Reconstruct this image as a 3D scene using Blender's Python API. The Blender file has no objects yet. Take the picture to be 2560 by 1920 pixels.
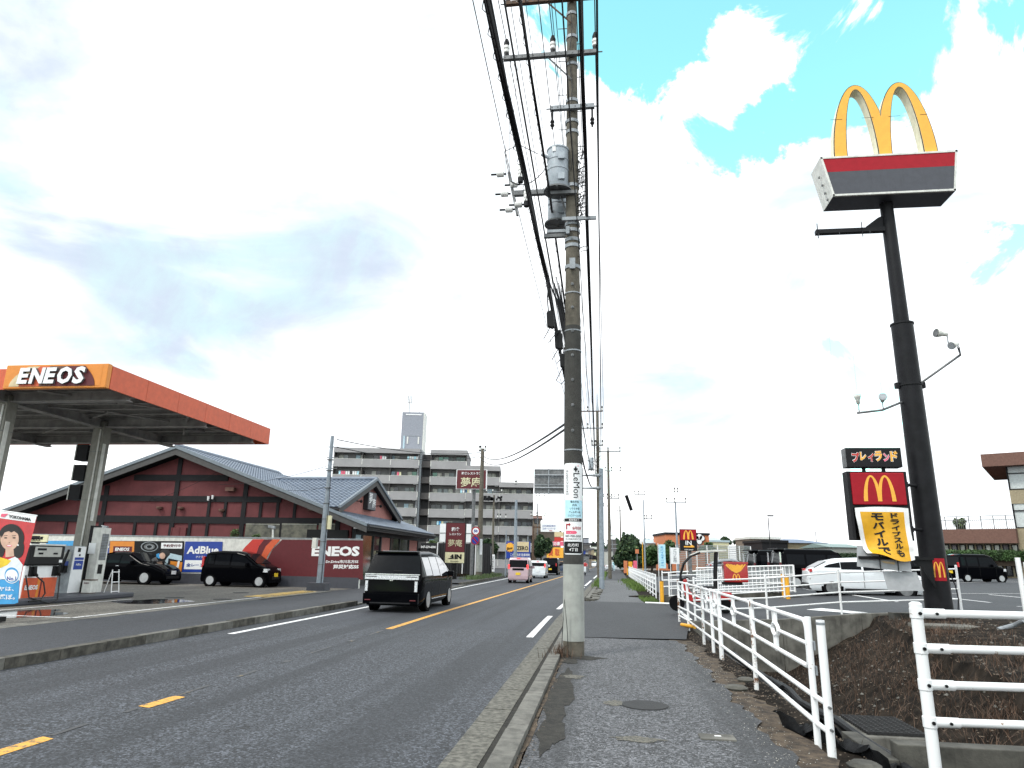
import bpy, bmesh, math, random
from mathutils import Vector, Matrix
from mathutils.geometry import tessellate_polygon
random.seed(7)
C = bpy.context.scene
COL = C.collection
R_ = math.radians
PI = math.pi
# ------------------------------------------------------------------ camera
F_PX = 1695.0
RIGHT = Vector((0.99166, 0.12738, 0.019626)); DOWN = Vector((-0.013026, 0.25055, -0.968016)); FWD = Vector((-0.128224, 0.95969, 0.25012))
EYE = Vector((0, 0, 1.6))
cam = bpy.data.cameras.new('camera'); cam.sensor_width = 36; cam.lens = F_PX/2560*36; cam.clip_end = 3000; cam.clip_start = .05
co = bpy.data.objects.new('camera', cam); COL.objects.link(co)
r0 = RIGHT.normalized(); f0 = FWD.normalized(); u0 = r0.cross(f0).normalized(); r0 = f0.cross(u0)
M = Matrix((r0, u0, -f0)).transposed().to_4x4(); M.translation = EYE
co.matrix_world = M
C.camera = co
# ------------------------------------------------------------------ view
C.view_settings.view_transform = 'Standard'; C.view_settings.look = 'None'
C.view_settings.exposure = 0.5; C.view_settings.gamma = 1
# ------------------------------------------------------------------ measured directions (a point at a chosen depth along a bearing)
def ray(px, py): return RIGHT*((px-1280)/F_PX)+DOWN*((py-960)/F_PX)+FWD
def atY(px, py, Y): v = ray(px, py); return EYE+v*(Y/v.y)
def atX(px, py, X): v = ray(px, py); return EYE+v*(X/v.x)
def atZ(px, py, z): v = ray(px, py); return EYE+v*((z-1.6)/v.z)
def atD(px, py, d): return EYE+ray(px, py)*d
def atP(px, py, p, n): v = ray(px, py); return EYE+v*((Vector(p)-EYE).dot(n)/v.dot(n))
# ------------------------------------------------------------------ node helpers
class NT:
    def __init__(s, nt): s.nt = nt; s.n = nt.nodes; s.l = nt.links
    def new(s, t, **k):
        n = s.n.new(t)
        for a, b in k.items(): setattr(n, a, b)
        return n
    def put(s, sock, v):
        if hasattr(v, 'is_output') or isinstance(v, bpy.types.NodeSocket): s.l.new(v, sock)
        else: sock.default_value = v
    def math(s, op, a, b=0.0, c=None, clamp=False):
        n = s.new('ShaderNodeMath', operation=op, use_clamp=clamp); s.put(n.inputs[0], a); s.put(n.inputs[1], b)
        if c is not None: s.put(n.inputs[2], c)
        return n.outputs[0]
    def mix(s, f, a, b):
        n = s.new('ShaderNodeMix', data_type='RGBA'); s.put(n.inputs[0], f)
        for i, v in ((6, a), (7, b)): s.put(n.inputs[i], v if not isinstance(v, tuple) or len(v) == 4 else (*v, 1))
        return n.outputs[2]
    def noise(s, vec, scale, detail=4, rough=.55, dist=0):
        n = s.new('ShaderNodeTexNoise'); n.inputs['Scale'].default_value = scale; n.inputs['Detail'].default_value = detail
        n.inputs['Roughness'].default_value = rough; n.inputs['Distortion'].default_value = dist
        if vec is not None: s.l.new(vec, n.inputs['Vector'])
        return n.outputs['Fac']
    def ramp(s, f, lo, hi, smooth=True):
        n = s.new('ShaderNodeMapRange', interpolation_type='SMOOTHSTEP' if smooth else 'LINEAR')
        s.put(n.inputs[0], f); n.inputs[1].default_value = lo; n.inputs[2].default_value = hi
        return n.outputs[0]
    def mapv(s, vec, scale=(1, 1, 1), rot=(0, 0, 0)):
        n = s.new('ShaderNodeMapping'); s.l.new(vec, n.inputs[0]); n.inputs['Scale'].default_value = scale; n.inputs['Rotation'].default_value = rot
        return n.outputs[0]
# ------------------------------------------------------------------ world: daylight sky with broken bright cloud
W = bpy.data.worlds.new('World'); C.world = W; W.use_nodes = True
T = NT(W.node_tree); T.n.clear()
SUN_EL, SUN_AZ = 52, -140     # azimuth measured clockwise from +Y
sky = T.new('ShaderNodeTexSky', sky_type='NISHITA'); sky.sun_disc = False; sky.sun_elevation = R_(SUN_EL); sky.sun_rotation = R_(SUN_AZ)
sky.altitude = 0; sky.air_density = 1.0; sky.dust_density = .6; sky.ozone_density = 1.0
tc = T.new('ShaderNodeTexCoord'); dirv = tc.outputs['Generated']
def bump(px, py, k, amp):
    d = ray(px, py).normalized()
    n = T.new('ShaderNodeVectorMath', operation='DOT_PRODUCT'); T.l.new(dirv, n.inputs[0]); n.inputs[1].default_value = d
    return T.math('MULTIPLY', T.math('POWER', T.math('MAXIMUM', n.outputs['Value'], 0.0), k), amp)
def add_all(l):
    a = l[0]
    for b in l[1:]: a = T.math('ADD', a, b)
    return a
n1 = T.noise(dirv, 6.5, 12, .62, .4); n2 = T.noise(dirv, 2.2, 4, .5, .3); n3 = T.noise(T.mapv(dirv, (1, 1, 2.2)), 3.0, 9, .55, .5)
cy = add_all([bump(1600, 60, 60, .40), bump(2000, 60, 40, .12), bump(1760, 20, 200, .2), bump(1560, 190, 420, .32), bump(2060, 20, 90, .26), bump(2120, 250, 260, .28), bump(2440, 130, 130, .34), bump(2300, 60, 200, .2), bump(1900, 20, 200, .25), bump(1950, 330, 900, .24), bump(1830, 350, 900, .22),
              bump(2350, 700, 1500, .34), bump(2480, 690, 1500, .32), bump(1540, 590, 2500, .12), bump(2250, 330, 700, .15),
              bump(1800, 190, 300, -.34), bump(1830, 80, 900, -.28), bump(2230, 70, 900, -.28), bump(2520, 300, 200, -.25), bump(2080, 440, 130, -.2), bump(900, 500, 8, -.42), bump(1250, 500, 60, -.3)])
blue = T.ramp(T.math('ADD', T.math('MULTIPLY', T.math('SUBTRACT', n1, .5), 2.6), cy), .19, .34)
gr = add_all([bump(620, 650, 12, .10), bump(560, 430, 150, .22), bump(900, 600, 160, .24), bump(760, 730, 300, .18), bump(300, 760, 220, .26), bump(500, 830, 300, .22), bump(100, 110, 300, .20), bump(1130, 140, 300, .14), bump(1750, 800, 200, .18), bump(1950, 560, 200, .13), bump(1180, 380, 200, .12), bump(1900, 1080, 300, .14), bump(60, 560, 300, .14), bump(700, 300, 20, .07), bump(1900, 900, 40, .05)])
grey = T.ramp(T.math('ADD', T.math('MULTIPLY', T.math('SUBTRACT', n3, .5), 1.5), gr), -.12, .50)
skyc = T.new('ShaderNodeVectorMath', operation='MULTIPLY'); T.l.new(sky.outputs[0], skyc.inputs[0]); skyc.inputs[1].default_value = (.30, .46, .30)
cloudw = T.mix(T.ramp(n2, .35, .7), (1.30, 1.32, 1.34), (1.08, 1.13, 1.17))
cloudg = T.mix(grey, cloudw, T.mix(T.ramp(n1, .38, .62), (.50, .57, .68), (.53, .69, .72)))
full = T.mix(blue, cloudg, skyc.outputs[0])
bg = T.new('ShaderNodeBackground'); T.l.new(full, bg.inputs['Color']); bg.inputs['Strength'].default_value = 1.0
ow = T.new('ShaderNodeOutputWorld'); T.l.new(bg.outputs[0], ow.inputs[0])
# ------------------------------------------------------------------ sun behind thin cloud
sl = bpy.data.lights.new('sun', 'SUN'); sl.energy = 1.6; sl.angle = R_(10); sl.color = (1, .96, .9)
so = bpy.data.objects.new('sun', sl); COL.objects.link(so)
az = R_(SUN_AZ); el = R_(SUN_EL)
so.rotation_euler = (-Vector((math.sin(az)*math.cos(el), math.cos(az)*math.cos(el), math.sin(el)))).to_track_quat('-Z', 'Y').to_euler()
# ------------------------------------------------------------------ materials
def hx(h):
    h = h.lstrip('#'); o = []
    for i in (0, 2, 4):
        c = int(h[i:i+2], 16)/255; o.append(c/12.92 if c <= .04045 else ((c+.055)/1.055)**2.4)
    return tuple(o)
def col(c): return hx(c) if isinstance(c, str) else tuple(c)
MATS = {}
def mat(name, c, rough=.6, metal=0, var=.12, scale=6, bump=0, bscale=60, alpha=1, emit=0, coat=0, c2=None, dirt=0, trans=0, spec=.5):
    if name in MATS: return MATS[name]
    m = bpy.data.materials.new(name); m.use_nodes = True; t = NT(m.node_tree); b = t.n['Principled BSDF']
    c = col(c); tcn = t.new('ShaderNodeTexCoord').outputs['Object']
    nz = t.noise(tcn, scale, 6, .6)
    lo = tuple(x*(1-var) for x in c) if c2 is None else col(c2); hi = tuple(min(1, x*(1+var)) for x in c)
    cc = t.mix(t.ramp(nz, .3, .7), (*lo, 1), (*hi, 1))
    if dirt:
        nd = t.noise(t.mapv(tcn, (3, 3, .35)), 2.5, 7, .65)
        cc = t.mix(t.math('MULTIPLY', t.ramp(nd, .5, .75), dirt), cc, (*[x*.35 for x in c], 1))
    t.l.new(cc, b.inputs['Base Color'])
    b.inputs['Roughness'].default_value = rough; b.inputs['Metallic'].default_value = metal; b.inputs['Specular IOR Level'].default_value = spec
    if coat: b.inputs['Coat Weight'].default_value = coat; b.inputs['Coat Roughness'].default_value = .04
    if trans: b.inputs['Transmission Weight'].default_value = trans
    if emit: t.l.new(cc, b.inputs['Emission Color']); b.inputs['Emission Strength'].default_value = emit
    if alpha < 1: b.inputs['Alpha'].default_value = alpha
    if bump:
        bn = t.new('ShaderNodeBump'); bn.inputs['Strength'].default_value = bump; bn.inputs['Distance'].default_value = .01
        t.l.new(t.noise(tcn, bscale, 4, .6), bn.inputs['Height']); t.l.new(bn.outputs[0], b.inputs['Normal'])
    MATS[name] = m; return m
def asphalt(name, c, speck=.25, sscale=55, rough=.75, patch=.25, bump=.5, speckc=(.42, .42, .43), thr=.62, cracks=0, grain=.45, paths=0):
    m = bpy.data.materials.new(name); m.use_nodes = True; t = NT(m.node_tree); b = t.n['Principled BSDF']
    tcn = t.new('ShaderNodeTexCoord').outputs['Object']; c = col(c)
    big = t.noise(t.mapv(tcn, (1, .25, 1)), .9, 5, .6); fine = t.noise(tcn, sscale, 3, .7); mid = t.noise(tcn, 9, 4, .6)
    cc = t.mix(t.ramp(big, .3, .7), tuple(x*(1-patch) for x in c)+(1,), tuple(x*(1+patch) for x in c)+(1,))
    cc = t.mix(t.math('MULTIPLY', t.ramp(mid, .4, .75), .35), cc, tuple(x*.6 for x in c)+(1,))
    vor = t.new('ShaderNodeTexVoronoi'); vor.inputs['Scale'].default_value = sscale*1.3; t.l.new(tcn, vor.inputs['Vector'])
    sepc = t.new('ShaderNodeSeparateColor'); t.l.new(vor.outputs['Color'], sepc.inputs[0]); rnd = sepc.outputs[0]
    cc = t.mix(t.math('MULTIPLY', t.ramp(rnd, .55, .15), grain), cc, tuple(x*.22 for x in c)+(1,))
    cc = t.mix(t.math('MULTIPLY', t.ramp(rnd, .62, .98), t.math('MULTIPLY', t.ramp(mid, .25, .65), min(1, grain*1.1))), cc, tuple(min(1, x*4.2) for x in c)+(1,))
    sp = t.math('MULTIPLY', t.ramp(vor.outputs['Distance'], .30, .12), t.ramp(fine, thr-.08, thr+.04))
    cc = t.mix(t.math('MULTIPLY', sp, speck), cc, (*speckc, 1))
    cc = t.mix(t.math('MULTIPLY', t.ramp(fine, .52, .30), .85), cc, tuple(x*.30 for x in c)+(1,))
    coarse = t.noise(tcn, sscale*.38, 2, .8)
    cc = t.mix(t.math('MULTIPLY', t.ramp(coarse, .50, .72), grain), cc, tuple(min(1, x*2.6) for x in c)+(1,))
    if cracks:
        v2 = t.new('ShaderNodeTexVoronoi', feature='DISTANCE_TO_EDGE'); v2.inputs['Scale'].default_value = .55
        dn = t.new('ShaderNodeVectorMath', operation='ADD'); t.l.new(tcn, dn.inputs[0]); nn = t.new('ShaderNodeTexNoise'); nn.inputs['Scale'].default_value = 3; t.l.new(tcn, nn.inputs['Vector']); t.l.new(nn.outputs['Color'], dn.inputs[1]); t.l.new(dn.outputs[0], v2.inputs['Vector'])
        cc = t.mix(t.math('MULTIPLY', t.math('MULTIPLY', t.ramp(v2.outputs['Distance'], .010, .002), t.ramp(big, .45, .6)), cracks), cc, (.012, .012, .012, 1))
    if paths:
        pn = t.noise(t.mapv(tcn, (1.1, .03, 1)), 1.0, 3, .6); cc = t.mix(t.math('MULTIPLY', t.ramp(pn, .46, .62), paths), cc, tuple(x*.45 for x in c)+(1,))
        st = t.noise(t.mapv(tcn, (.8, .5, 1)), 1.1, 6, .7); cc = t.mix(t.math('MULTIPLY', t.ramp(st, .60, .72), paths*.9), cc, tuple(x*.35 for x in c)+(1,))
    t.l.new(cc, b.inputs['Base Color'])
    t.l.new(t.math('ADD', t.math('MULTIPLY', mid, .25), rough-.12), b.inputs['Roughness'])
    bn = t.new('ShaderNodeBump'); bn.inputs['Strength'].default_value = bump; bn.inputs['Distance'].default_value = .006
    t.l.new(fine, bn.inputs['Height']); t.l.new(bn.outputs[0], b.inputs['Normal'])
    MATS[name] = m; return m
def worn(name, c, under, lo=.42, hi=.58, scale=14, rough=.6):
    m = bpy.data.materials.new(name); m.use_nodes = True; t = NT(m.node_tree); b = t.n['Principled BSDF']
    tcn = t.new('ShaderNodeTexCoord').outputs['Object']
    f = t.ramp(t.noise(tcn, scale, 8, .75), lo, hi)
    t.l.new(t.mix(f, (*col(under), 1), (*col(c), 1)), b.inputs['Base Color']); b.inputs['Roughness'].default_value = rough
    MATS[name] = m; return m
asphalt('road_asphalt', (.038, .041, .048), .6, 42, cracks=.9, bump=.6, grain=.85, patch=.35, paths=.6)
asphalt('road_new', (.037, .040, .048), .22, 60, patch=.22, paths=.5)
asphalt('walk_rough', (.058, .059, .064), .95, 48, patch=.35, bump=1.0, speckc=(.55, .55, .55), thr=.56, cracks=.8, grain=.95, paths=.75)
asphalt('walk_new', (.027, .028, .032), .25, 80, patch=.2)
asphalt('walk_far', (.082, .084, .088), .4, 60, patch=.2)
asphalt('lot_asphalt', (.029, .031, .036), .2, 60, patch=.25)
asphalt('station_concrete', (.105, .098, .085), .12, 30, patch=.45, bump=.2, cracks=.5)
asphalt('left_walk', (.030, .032, .038), .2, 60, patch=.25)
worn('white_line', (.8, .8, .8), (.12, .12, .12), .36, .5)
worn('orange_line', (.72, .36, .05), (.13, .10, .07), .38, .52)
worn('yellow_worn', (.78, .48, .07), (.16, .14, .10), .36, .66, 5)
worn('orange_faint', (.40, .27, .08), (.052, .053, .055), .58, .66, 5)
worn('fence_rust', (.80, .80, .79), (.16, .065, .025), .42, .50, 9, .45)
worn('fence_white', (.84, .845, .85), (.25, .14, .07), .325, .37, 9, .4)
mat('concrete', (.135, .13, .115), .9, var=.4, scale=3, bump=.4, bscale=40, dirt=.9)
mat('concrete_dark', (.075, .072, .062), .9, var=.45, scale=3, bump=.5, bscale=30, dirt=.7)
mat('kerb_concrete', (.135, .13, .115), .9, var=.35, scale=5, bump=.6, bscale=50, dirt=.6)
mat('kerb_dark', (.075, .07, .058), .9, var=.5, scale=6, bump=.6, bscale=50, dirt=.7)
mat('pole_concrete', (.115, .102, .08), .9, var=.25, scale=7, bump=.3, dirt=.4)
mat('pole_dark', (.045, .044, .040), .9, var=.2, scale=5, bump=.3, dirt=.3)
mat('pole_pale', (.33, .34, .315), .8, var=.12, scale=5, bump=.2, dirt=.35)
mat('galv', (.27, .29, .31), .5, .3, var=.2); mat('galv_dark', (.16, .165, .17), .6, .3, var=.3)
mat('pole_grey', (.25, .29, .33), .55, .2, var=.15, dirt=.2)
mat('wire', (.006, .006, .008), .6, spec=.3); mat('black', (.006, .006, .007), .5, spec=.25); mat('black_gloss', (.008, .008, .01), .2, spec=.3)
mat('rubber', (.008, .008, .009), .95, bump=.2, spec=.05); mat('rust', (.10, .062, .042), .9, var=.5)
mat('porcelain', (.75, .74, .72), .25); mat('tank', (.36, .40, .44), .45, .1, var=.1, dirt=.25)
mat('white', (.80, .80, .80), .5, var=.05); mat('white_sign', (.82, .83, .84), .35, var=.03)
mat('red_mc', (.34, .010, .020), .5, var=.06, spec=.2); mat('yellow_mc', (.86, .42, .045), .4, var=.05); mat('arch_side', (.74, .70, .52), .5, dirt=.3)
mat('grey_panel', (.055, .058, .072), .5, var=.08, dirt=.25); mat('frame_white', (.66, .66, .62), .5, dirt=.3); mat('sign_pole', (.009, .009, .011), .45, 0, spec=.18, var=.3, scale=3)
mat('dark_frame', (.013, .013, .015), .6, spec=.2); mat('vinyl_grey', (.36, .37, .385), .6, var=.1); mat('banner_yellow', (.70, .36, .010), .55, var=.08)
mat('eneos_orange', (.60, .10, .035), .5, var=.08, dirt=.10); mat('eneos_red', (.52, .035, .025), .45, var=.05); mat('eneos_amber', (.68, .23, .025), .45, var=.05)
mat('maroon', (.10, .008, .013), .6, var=.08); mat('blue_sign', (.012, .045, .30), .4, var=.05); mat('blue_light', (.05, .30, .60), .4)
mat('canopy_steel', (.32, .315, .31), .7, var=.25, scale=2, dirt=.4); mat('canopy_deck', (.18, .176, .18), .8, var=.3, scale=1)
mat('column_steel', (.24, .235, .205), .5, .1, var=.12, dirt=.35)
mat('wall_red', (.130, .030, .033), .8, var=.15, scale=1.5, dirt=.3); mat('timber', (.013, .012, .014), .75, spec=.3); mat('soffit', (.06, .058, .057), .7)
mat('wall_red_lit', (.36, .15, .13), .8, var=.1); mat('fascia_grey', (.17, .20, .23), .6); mat('trim_dark', (.028, .028, .03), .6, spec=.3)  # first tone is the red wall with its brighter road-side light painted in
mat('glass_dark', (.02, .024, .028), .06, spec=.8); mat('glass_green', (.06, .065, .05), .08, c2=(.012, .014, .012), spec=.8, var=.3, scale=1.5); mat('blind', (.13, .125, .095), .6, c2=(.04, .04, .035), scale=3)
mat('cream', (.62, .59, .38), .5); mat('apt_wall', (.19, .185, .187), .8, var=.08, scale=.6); mat('apt_balcony', (.32, .312, .318), .8, var=.07, scale=.5, dirt=.12)
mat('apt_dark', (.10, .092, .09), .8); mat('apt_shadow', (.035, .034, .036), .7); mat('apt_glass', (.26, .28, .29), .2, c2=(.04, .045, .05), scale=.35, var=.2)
mat('curtain', (.55, .55, .50), .7, c2=(.25, .25, .22), scale=2)
mat('tower', (.27, .285, .33), .7, var=.1); mat('brick_brown', (.15, .078, .06), .85, var=.15, bump=.3, bscale=12); mat('tile_beige', (.30, .25, .165), .8, var=.12)
mat('orange_wall', (.56, .19, .085), .8, var=.1); mat('beige', (.20, .16, .125), .8); mat('pale_blue', (.42, .55, .62), .7); mat('offwhite', (.45, .45, .42), .8)
mat('roof_blue', (.10, .14, .22), .5); mat('roof_pale', (.40, .50, .55), .5); mat('roof_dark', (.09, .09, .10), .6); mat('roof_green', (.20, .27, .26), .6)
mat('paint_black', (.0018, .002, .003), .08, var=.02, spec=.05); mat('paint_white', (.72, .75, .78), .2, coat=.6, var=.02); mat('paint_pink', (.50, .36, .40), .25, .2, coat=.5, var=.02)
mat('paint_blue', (.05, .065, .11), .2, coat=.6); mat('paint_grey', (.16, .17, .19), .25, coat=.5); mat('paint_red', (.40, .02, .02), .25, coat=.5, var=.03)
mat('car_glass', (.006, .007, .009), .08, spec=.07); mat('car_glass_sky2', (.035, .04, .045), .10, spec=.35); mat('car_glass_sky', (.02, .025, .03), .04, spec=1.0, coat=1.0); mat('window_sky_pale', (.50, .53, .53), .3); mat('cloth_white', (.74, .78, .82), .6); mat('car_glass_light', (.10, .12, .13), .05, spec=.9); mat('chrome', (.75, .76, .78), .12, .9); mat('lamp_clear', (.72, .74, .76), .15, c2=(.4, .42, .44), scale=25)
mat('lamp_red', (.50, .012, .015), .2, coat=.5); mat('lamp_lit', (.9, .05, .05), .3, emit=1.1); mat('alloy', (.42, .43, .44), .35, .3); mat('plastic_black', (.008, .008, .009), .55, spec=.3)
mat('plate_yellow', (.80, .55, .03), .5); mat('bollard', (.80, .38, .02), .5, dirt=.2); mat('skin', (.62, .40, .30), .5); mat('hair', (.015, .012, .012), .4)
mat('soil', (.019, .0145, .011), 1, var=.7, scale=3, spec=.1, bump=1.0, bscale=22); mat('grass_dry', (.085, .050, .032), .9, var=.4); mat('grass_green', (.09, .15, .025), .8, var=.4); mat('litter', (.17, .13, .095), .9, var=.5, scale=20)
mat('leaf', (.040, .085, .022), .7, var=.55, scale=1.2); mat('leaf2', (.085, .13, .045), .7, var=.5, scale=1.5); mat('leaf_dark', (.022, .050, .018), .7, var=.5, scale=1.2); mat('bark', (.07, .05, .035), .9)
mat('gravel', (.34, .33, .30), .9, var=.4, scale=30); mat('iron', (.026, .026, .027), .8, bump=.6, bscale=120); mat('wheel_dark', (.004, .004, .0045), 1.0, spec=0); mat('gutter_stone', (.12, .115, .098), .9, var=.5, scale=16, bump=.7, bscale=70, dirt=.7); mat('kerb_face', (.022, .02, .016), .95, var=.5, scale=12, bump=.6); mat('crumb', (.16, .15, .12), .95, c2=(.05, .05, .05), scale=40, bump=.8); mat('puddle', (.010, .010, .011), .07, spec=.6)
mat('cyan_tint', (.45, .72, .82), .4); mat('pinkred', (.75, .12, .2), .4); mat('gold', (.62, .50, .30), .4); mat('kraft', (.55, .40, .22), .4); mat('gutter_iron', (.10, .09, .08), .8)
mat('net', (.16, .19, .17), .8, alpha=.5); mat('clear_panel', (.80, .84, .86), .15, alpha=.35); mat('hose', (.01, .01, .01), .45); mat('sack', (.012, .0125, .014), .6, spec=.3, var=.4, bump=.6)
mat('tile_roof', (.135, .165, .215), .36, var=.14, scale=2, dirt=.15)
mat('dirt_pale', (.072, .052, .034), .95, var=.5, scale=7, bump=.8, bscale=60, c2=(.018, .012, .008))
def roof_tiles():
    m = MATS['tile_roof']; t = NT(m.node_tree); b = t.n['Principled BSDF']
    return m
# ------------------------------------------------------------------ mesh builder
class MB:
    def __init__(s): s.v = []; s.f = []; s.mi = []; s.mats = []; s.cur = 0
    def m(s, name):
        if name not in s.mats: s.mats.append(name)
        s.cur = s.mats.index(name); return s
    def add(s, vs, fs):
        o = len(s.v); s.v += [tuple(v) for v in vs]; s.f += [tuple(i+o for i in f) for f in fs]; s.mi += [s.cur]*len(fs); return s
    def box(s, a, b, rz=0, c=None):
        x0, y0, z0 = [min(p, q) for p, q in zip(a, b)]; x1, y1, z1 = [max(p, q) for p, q in zip(a, b)]
        vs = [(x0, y0, z0), (x1, y0, z0), (x1, y1, z0), (x0, y1, z0), (x0, y0, z1), (x1, y0, z1), (x1, y1, z1), (x0, y1, z1)]
        if rz:
            cx, cy = c if c else ((x0+x1)/2, (y0+y1)/2); cs, sn = math.cos(rz), math.sin(rz)
            vs = [(cx+(x-cx)*cs-(y-cy)*sn, cy+(x-cx)*sn+(y-cy)*cs, z) for x, y, z in vs]
        return s.add(vs, [(0, 3, 2, 1), (4, 5, 6, 7), (0, 1, 5, 4), (1, 2, 6, 5), (2, 3, 7, 6), (3, 0, 4, 7)])
    def obox(s, o, u, v, w):     # box from a corner and three edge vectors
        o, u, v, w = map(Vector, (o, u, v, w))
        return s.add([o, o+u, o+u+v, o+v, o+w, o+u+w, o+u+v+w, o+v+w], [(0, 3, 2, 1), (4, 5, 6, 7), (0, 1, 5, 4), (1, 2, 6, 5), (2, 3, 7, 6), (3, 0, 4, 7)])
    def quad(s, *p): return s.add(p, [tuple(range(len(p)))])
    def tube(s, pts, r, n=8, cap=True, r2=None):
        pts = [Vector(p) for p in pts]; rings = []; rs = r if isinstance(r, (list, tuple)) else [r if r2 is None else r+(r2-r)*i/(len(pts)-1) for i in range(len(pts))]
        up0 = None
        for i, p in enumerate(pts):
            d = (pts[min(i+1, len(pts)-1)]-pts[max(i-1, 0)]).normalized()
            if up0 is None: up0 = Vector((0, 0, 1)) if abs(d.z) < .9 else Vector((0, 1, 0))
            a = d.cross(up0)
            if a.length < 1e-4: a = d.cross(Vector((1, 0, 0)))
            a.normalize(); b = d.cross(a).normalized(); up0 = -b if (-b).dot(up0) > 0 else b
            b = d.cross(a)
            rings.append([p+a*math.cos(2*PI*k/n)*rs[i]+b*math.sin(2*PI*k/n)*rs[i] for k in range(n)])
        vs = [q for r_ in rings for q in r_]; fs = []
        for i in range(len(pts)-1):
            for k in range(n): fs.append((i*n+k, i*n+(k+1) % n, (i+1)*n+(k+1) % n, (i+1)*n+k))
        if cap: fs.append(tuple(range(n-1, -1, -1))); fs.append(tuple((len(pts)-1)*n+k for k in range(n)))
        return s.add(vs, fs)
    def lathe(s, prof, c=(0, 0, 0), n=20, axis='z'):
        vs = []; fs = []
        for r, h in prof:
            for k in range(n):
                a = 2*PI*k/n; x, y = r*math.cos(a), r*math.sin(a)
                vs.append((c[0]+x, c[1]+y, c[2]+h) if axis == 'z' else (c[0]+h, c[1]+x, c[2]+y) if axis == 'x' else (c[0]+x, c[1]+h, c[2]+y))
        for i in range(len(prof)-1):
            for k in range(n): fs.append((i*n+k, i*n+(k+1) % n, (i+1)*n+(k+1) % n, (i+1)*n+k))
        fs.append(tuple(range(n))); fs.append(tuple((len(prof)-1)*n+k for k in range(n)))
        return s.add(vs, fs)
    def prism(s, poly, ext):     # poly: 3-D points, ext: extrusion vector
        n = len(poly); poly = [Vector(p) for p in poly]; e = Vector(ext)
        return s.add(poly+[p+e for p in poly], [tuple(range(n)), tuple(range(2*n-1, n-1, -1))]+[(i, i+n, (i+1) % n+n, (i+1) % n) for i in range(n)])
    def build(s, name, parent=None, smooth=False, loc=None, bevel=0):
        me = bpy.data.meshes.new(name); me.from_pydata(s.v, [], s.f); me.update()
        for n in s.mats or ['white']: me.materials.append(MATS[n])
        for p, i in zip(me.polygons, s.mi): p.material_index = i; p.use_smooth = smooth
        if len(s.f) < 40000:
            b = bmesh.new(); b.from_mesh(me); bmesh.ops.recalc_face_normals(b, faces=b.faces); b.to_mesh(me); b.free()
        o = bpy.data.objects.new(name, me); COL.objects.link(o)
        if parent is not None: o.parent = parent
        if parent is not None and parent.type == 'EMPTY' and parent.get('_abs'): o.matrix_parent_inverse = parent.matrix_basis.inverted()
        if smooth:
            try: me.set_sharp_from_angle(angle=R_(38))
            except Exception: pass
        if bevel:
            md = o.modifiers.new('bevel', 'BEVEL'); md.width = bevel; md.segments = 2; md.limit_method = 'ANGLE'
        return o
def sub(parent, o):      # o (already built with world coordinates) under parent
    o.parent = parent; o.matrix_parent_inverse = world(parent).inverted(); return o
def world(o):
    m = o.matrix_basis.copy()
    while o.parent: m = o.parent.matrix_basis @ o.matrix_parent_inverse @ m if False else o.parent.matrix_basis @ m; o = o.parent
    return m
def tag(o, label=None, cat=None, group=None, kind=None):
    if label: o['label'] = label
    if cat: o['category'] = cat
    if group: o['group'] = group
    if kind: o['kind'] = kind
    return o
def thing(name, label, cat, loc=(0, 0, 0), rz=0, group=None, local=False):
    o = bpy.data.objects.new(name, None); COL.objects.link(o); o.location = loc; o.rotation_euler = (0, 0, rz); o.empty_display_size = .2
    if not local: o['_abs'] = 1     # parts are given in world coordinates
    return tag(o, label, cat, group)
def struct(name, mb, smooth=False): return tag(mb.build(name, smooth=smooth), kind='structure')
def dup(root, loc, rz, label=None, cat=None, group=None):
    r = root.copy(); COL.objects.link(r); r.location = loc; r.rotation_euler = (0, 0, rz)
    if label: r['label'] = label
    if group: r['group'] = group
    for ch in list(root.children):
        c = ch.copy(); COL.objects.link(c); c.parent = r
        for g in ch.children:
            d = g.copy(); COL.objects.link(d); d.parent = c
    return r
# ------------------------------------------------------------------ lettering as real thin faces
_tx = {}
def glyphs(s, bold=.0):
    k = (s, bold)
    if k in _tx: return _tx[k]
    c = bpy.data.curves.new('t', 'FONT'); c.body = s; c.offset = bold; c.resolution_u = 2
    o = bpy.data.objects.new('t', c); COL.objects.link(o)
    dg = bpy.context.evaluated_depsgraph_get(); me = bpy.data.meshes.new_from_object(o.evaluated_get(dg))
    vs = [(v.co.x, v.co.y) for v in me.vertices]; fs = [tuple(p.vertices) for p in me.polygons]
    bpy.data.objects.remove(o); bpy.data.curves.remove(c); bpy.data.meshes.remove(me)
    if vs:
        x0 = min(v[0] for v in vs); y0 = min(v[1] for v in vs); x1 = max(v[0] for v in vs); y1 = max(v[1] for v in vs)
        sx = max(x1-x0, 1e-3); sy = max(y1-y0, 1e-3)
        vs = [((x-x0)/sx, (y-y0)/sy) for x, y in vs]
    else: sx = sy = 1
    _tx[k] = (vs, fs, sx, sy); return _tx[k]
def write(mb, s, f, bold=.02, sub=0):   # f maps (0..1, 0..1) to a 3-D point
    vs, fs, _, _ = glyphs(s, bold)
    for _ in range(sub):
        vs = list(vs); nf = []; mid = {}
        def md(a, b):
            k = (min(a, b), max(a, b))
            if k not in mid: mid[k] = len(vs); vs.append(((vs[a][0]+vs[b][0])/2, (vs[a][1]+vs[b][1])/2))
            return mid[k]
        for q in fs:
            for tri in tessellate_polygon([[Vector((vs[i][0], vs[i][1], 0)) for i in q]]):
                a, b, c = (q[j] for j in tri); ab, bc, ca = md(a, b), md(b, c), md(c, a); nf += [(a, ab, ca), (ab, b, bc), (ca, bc, c), (ab, bc, ca)]
        fs = nf
    return mb.add([f(x, y) for x, y in vs], fs)
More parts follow.
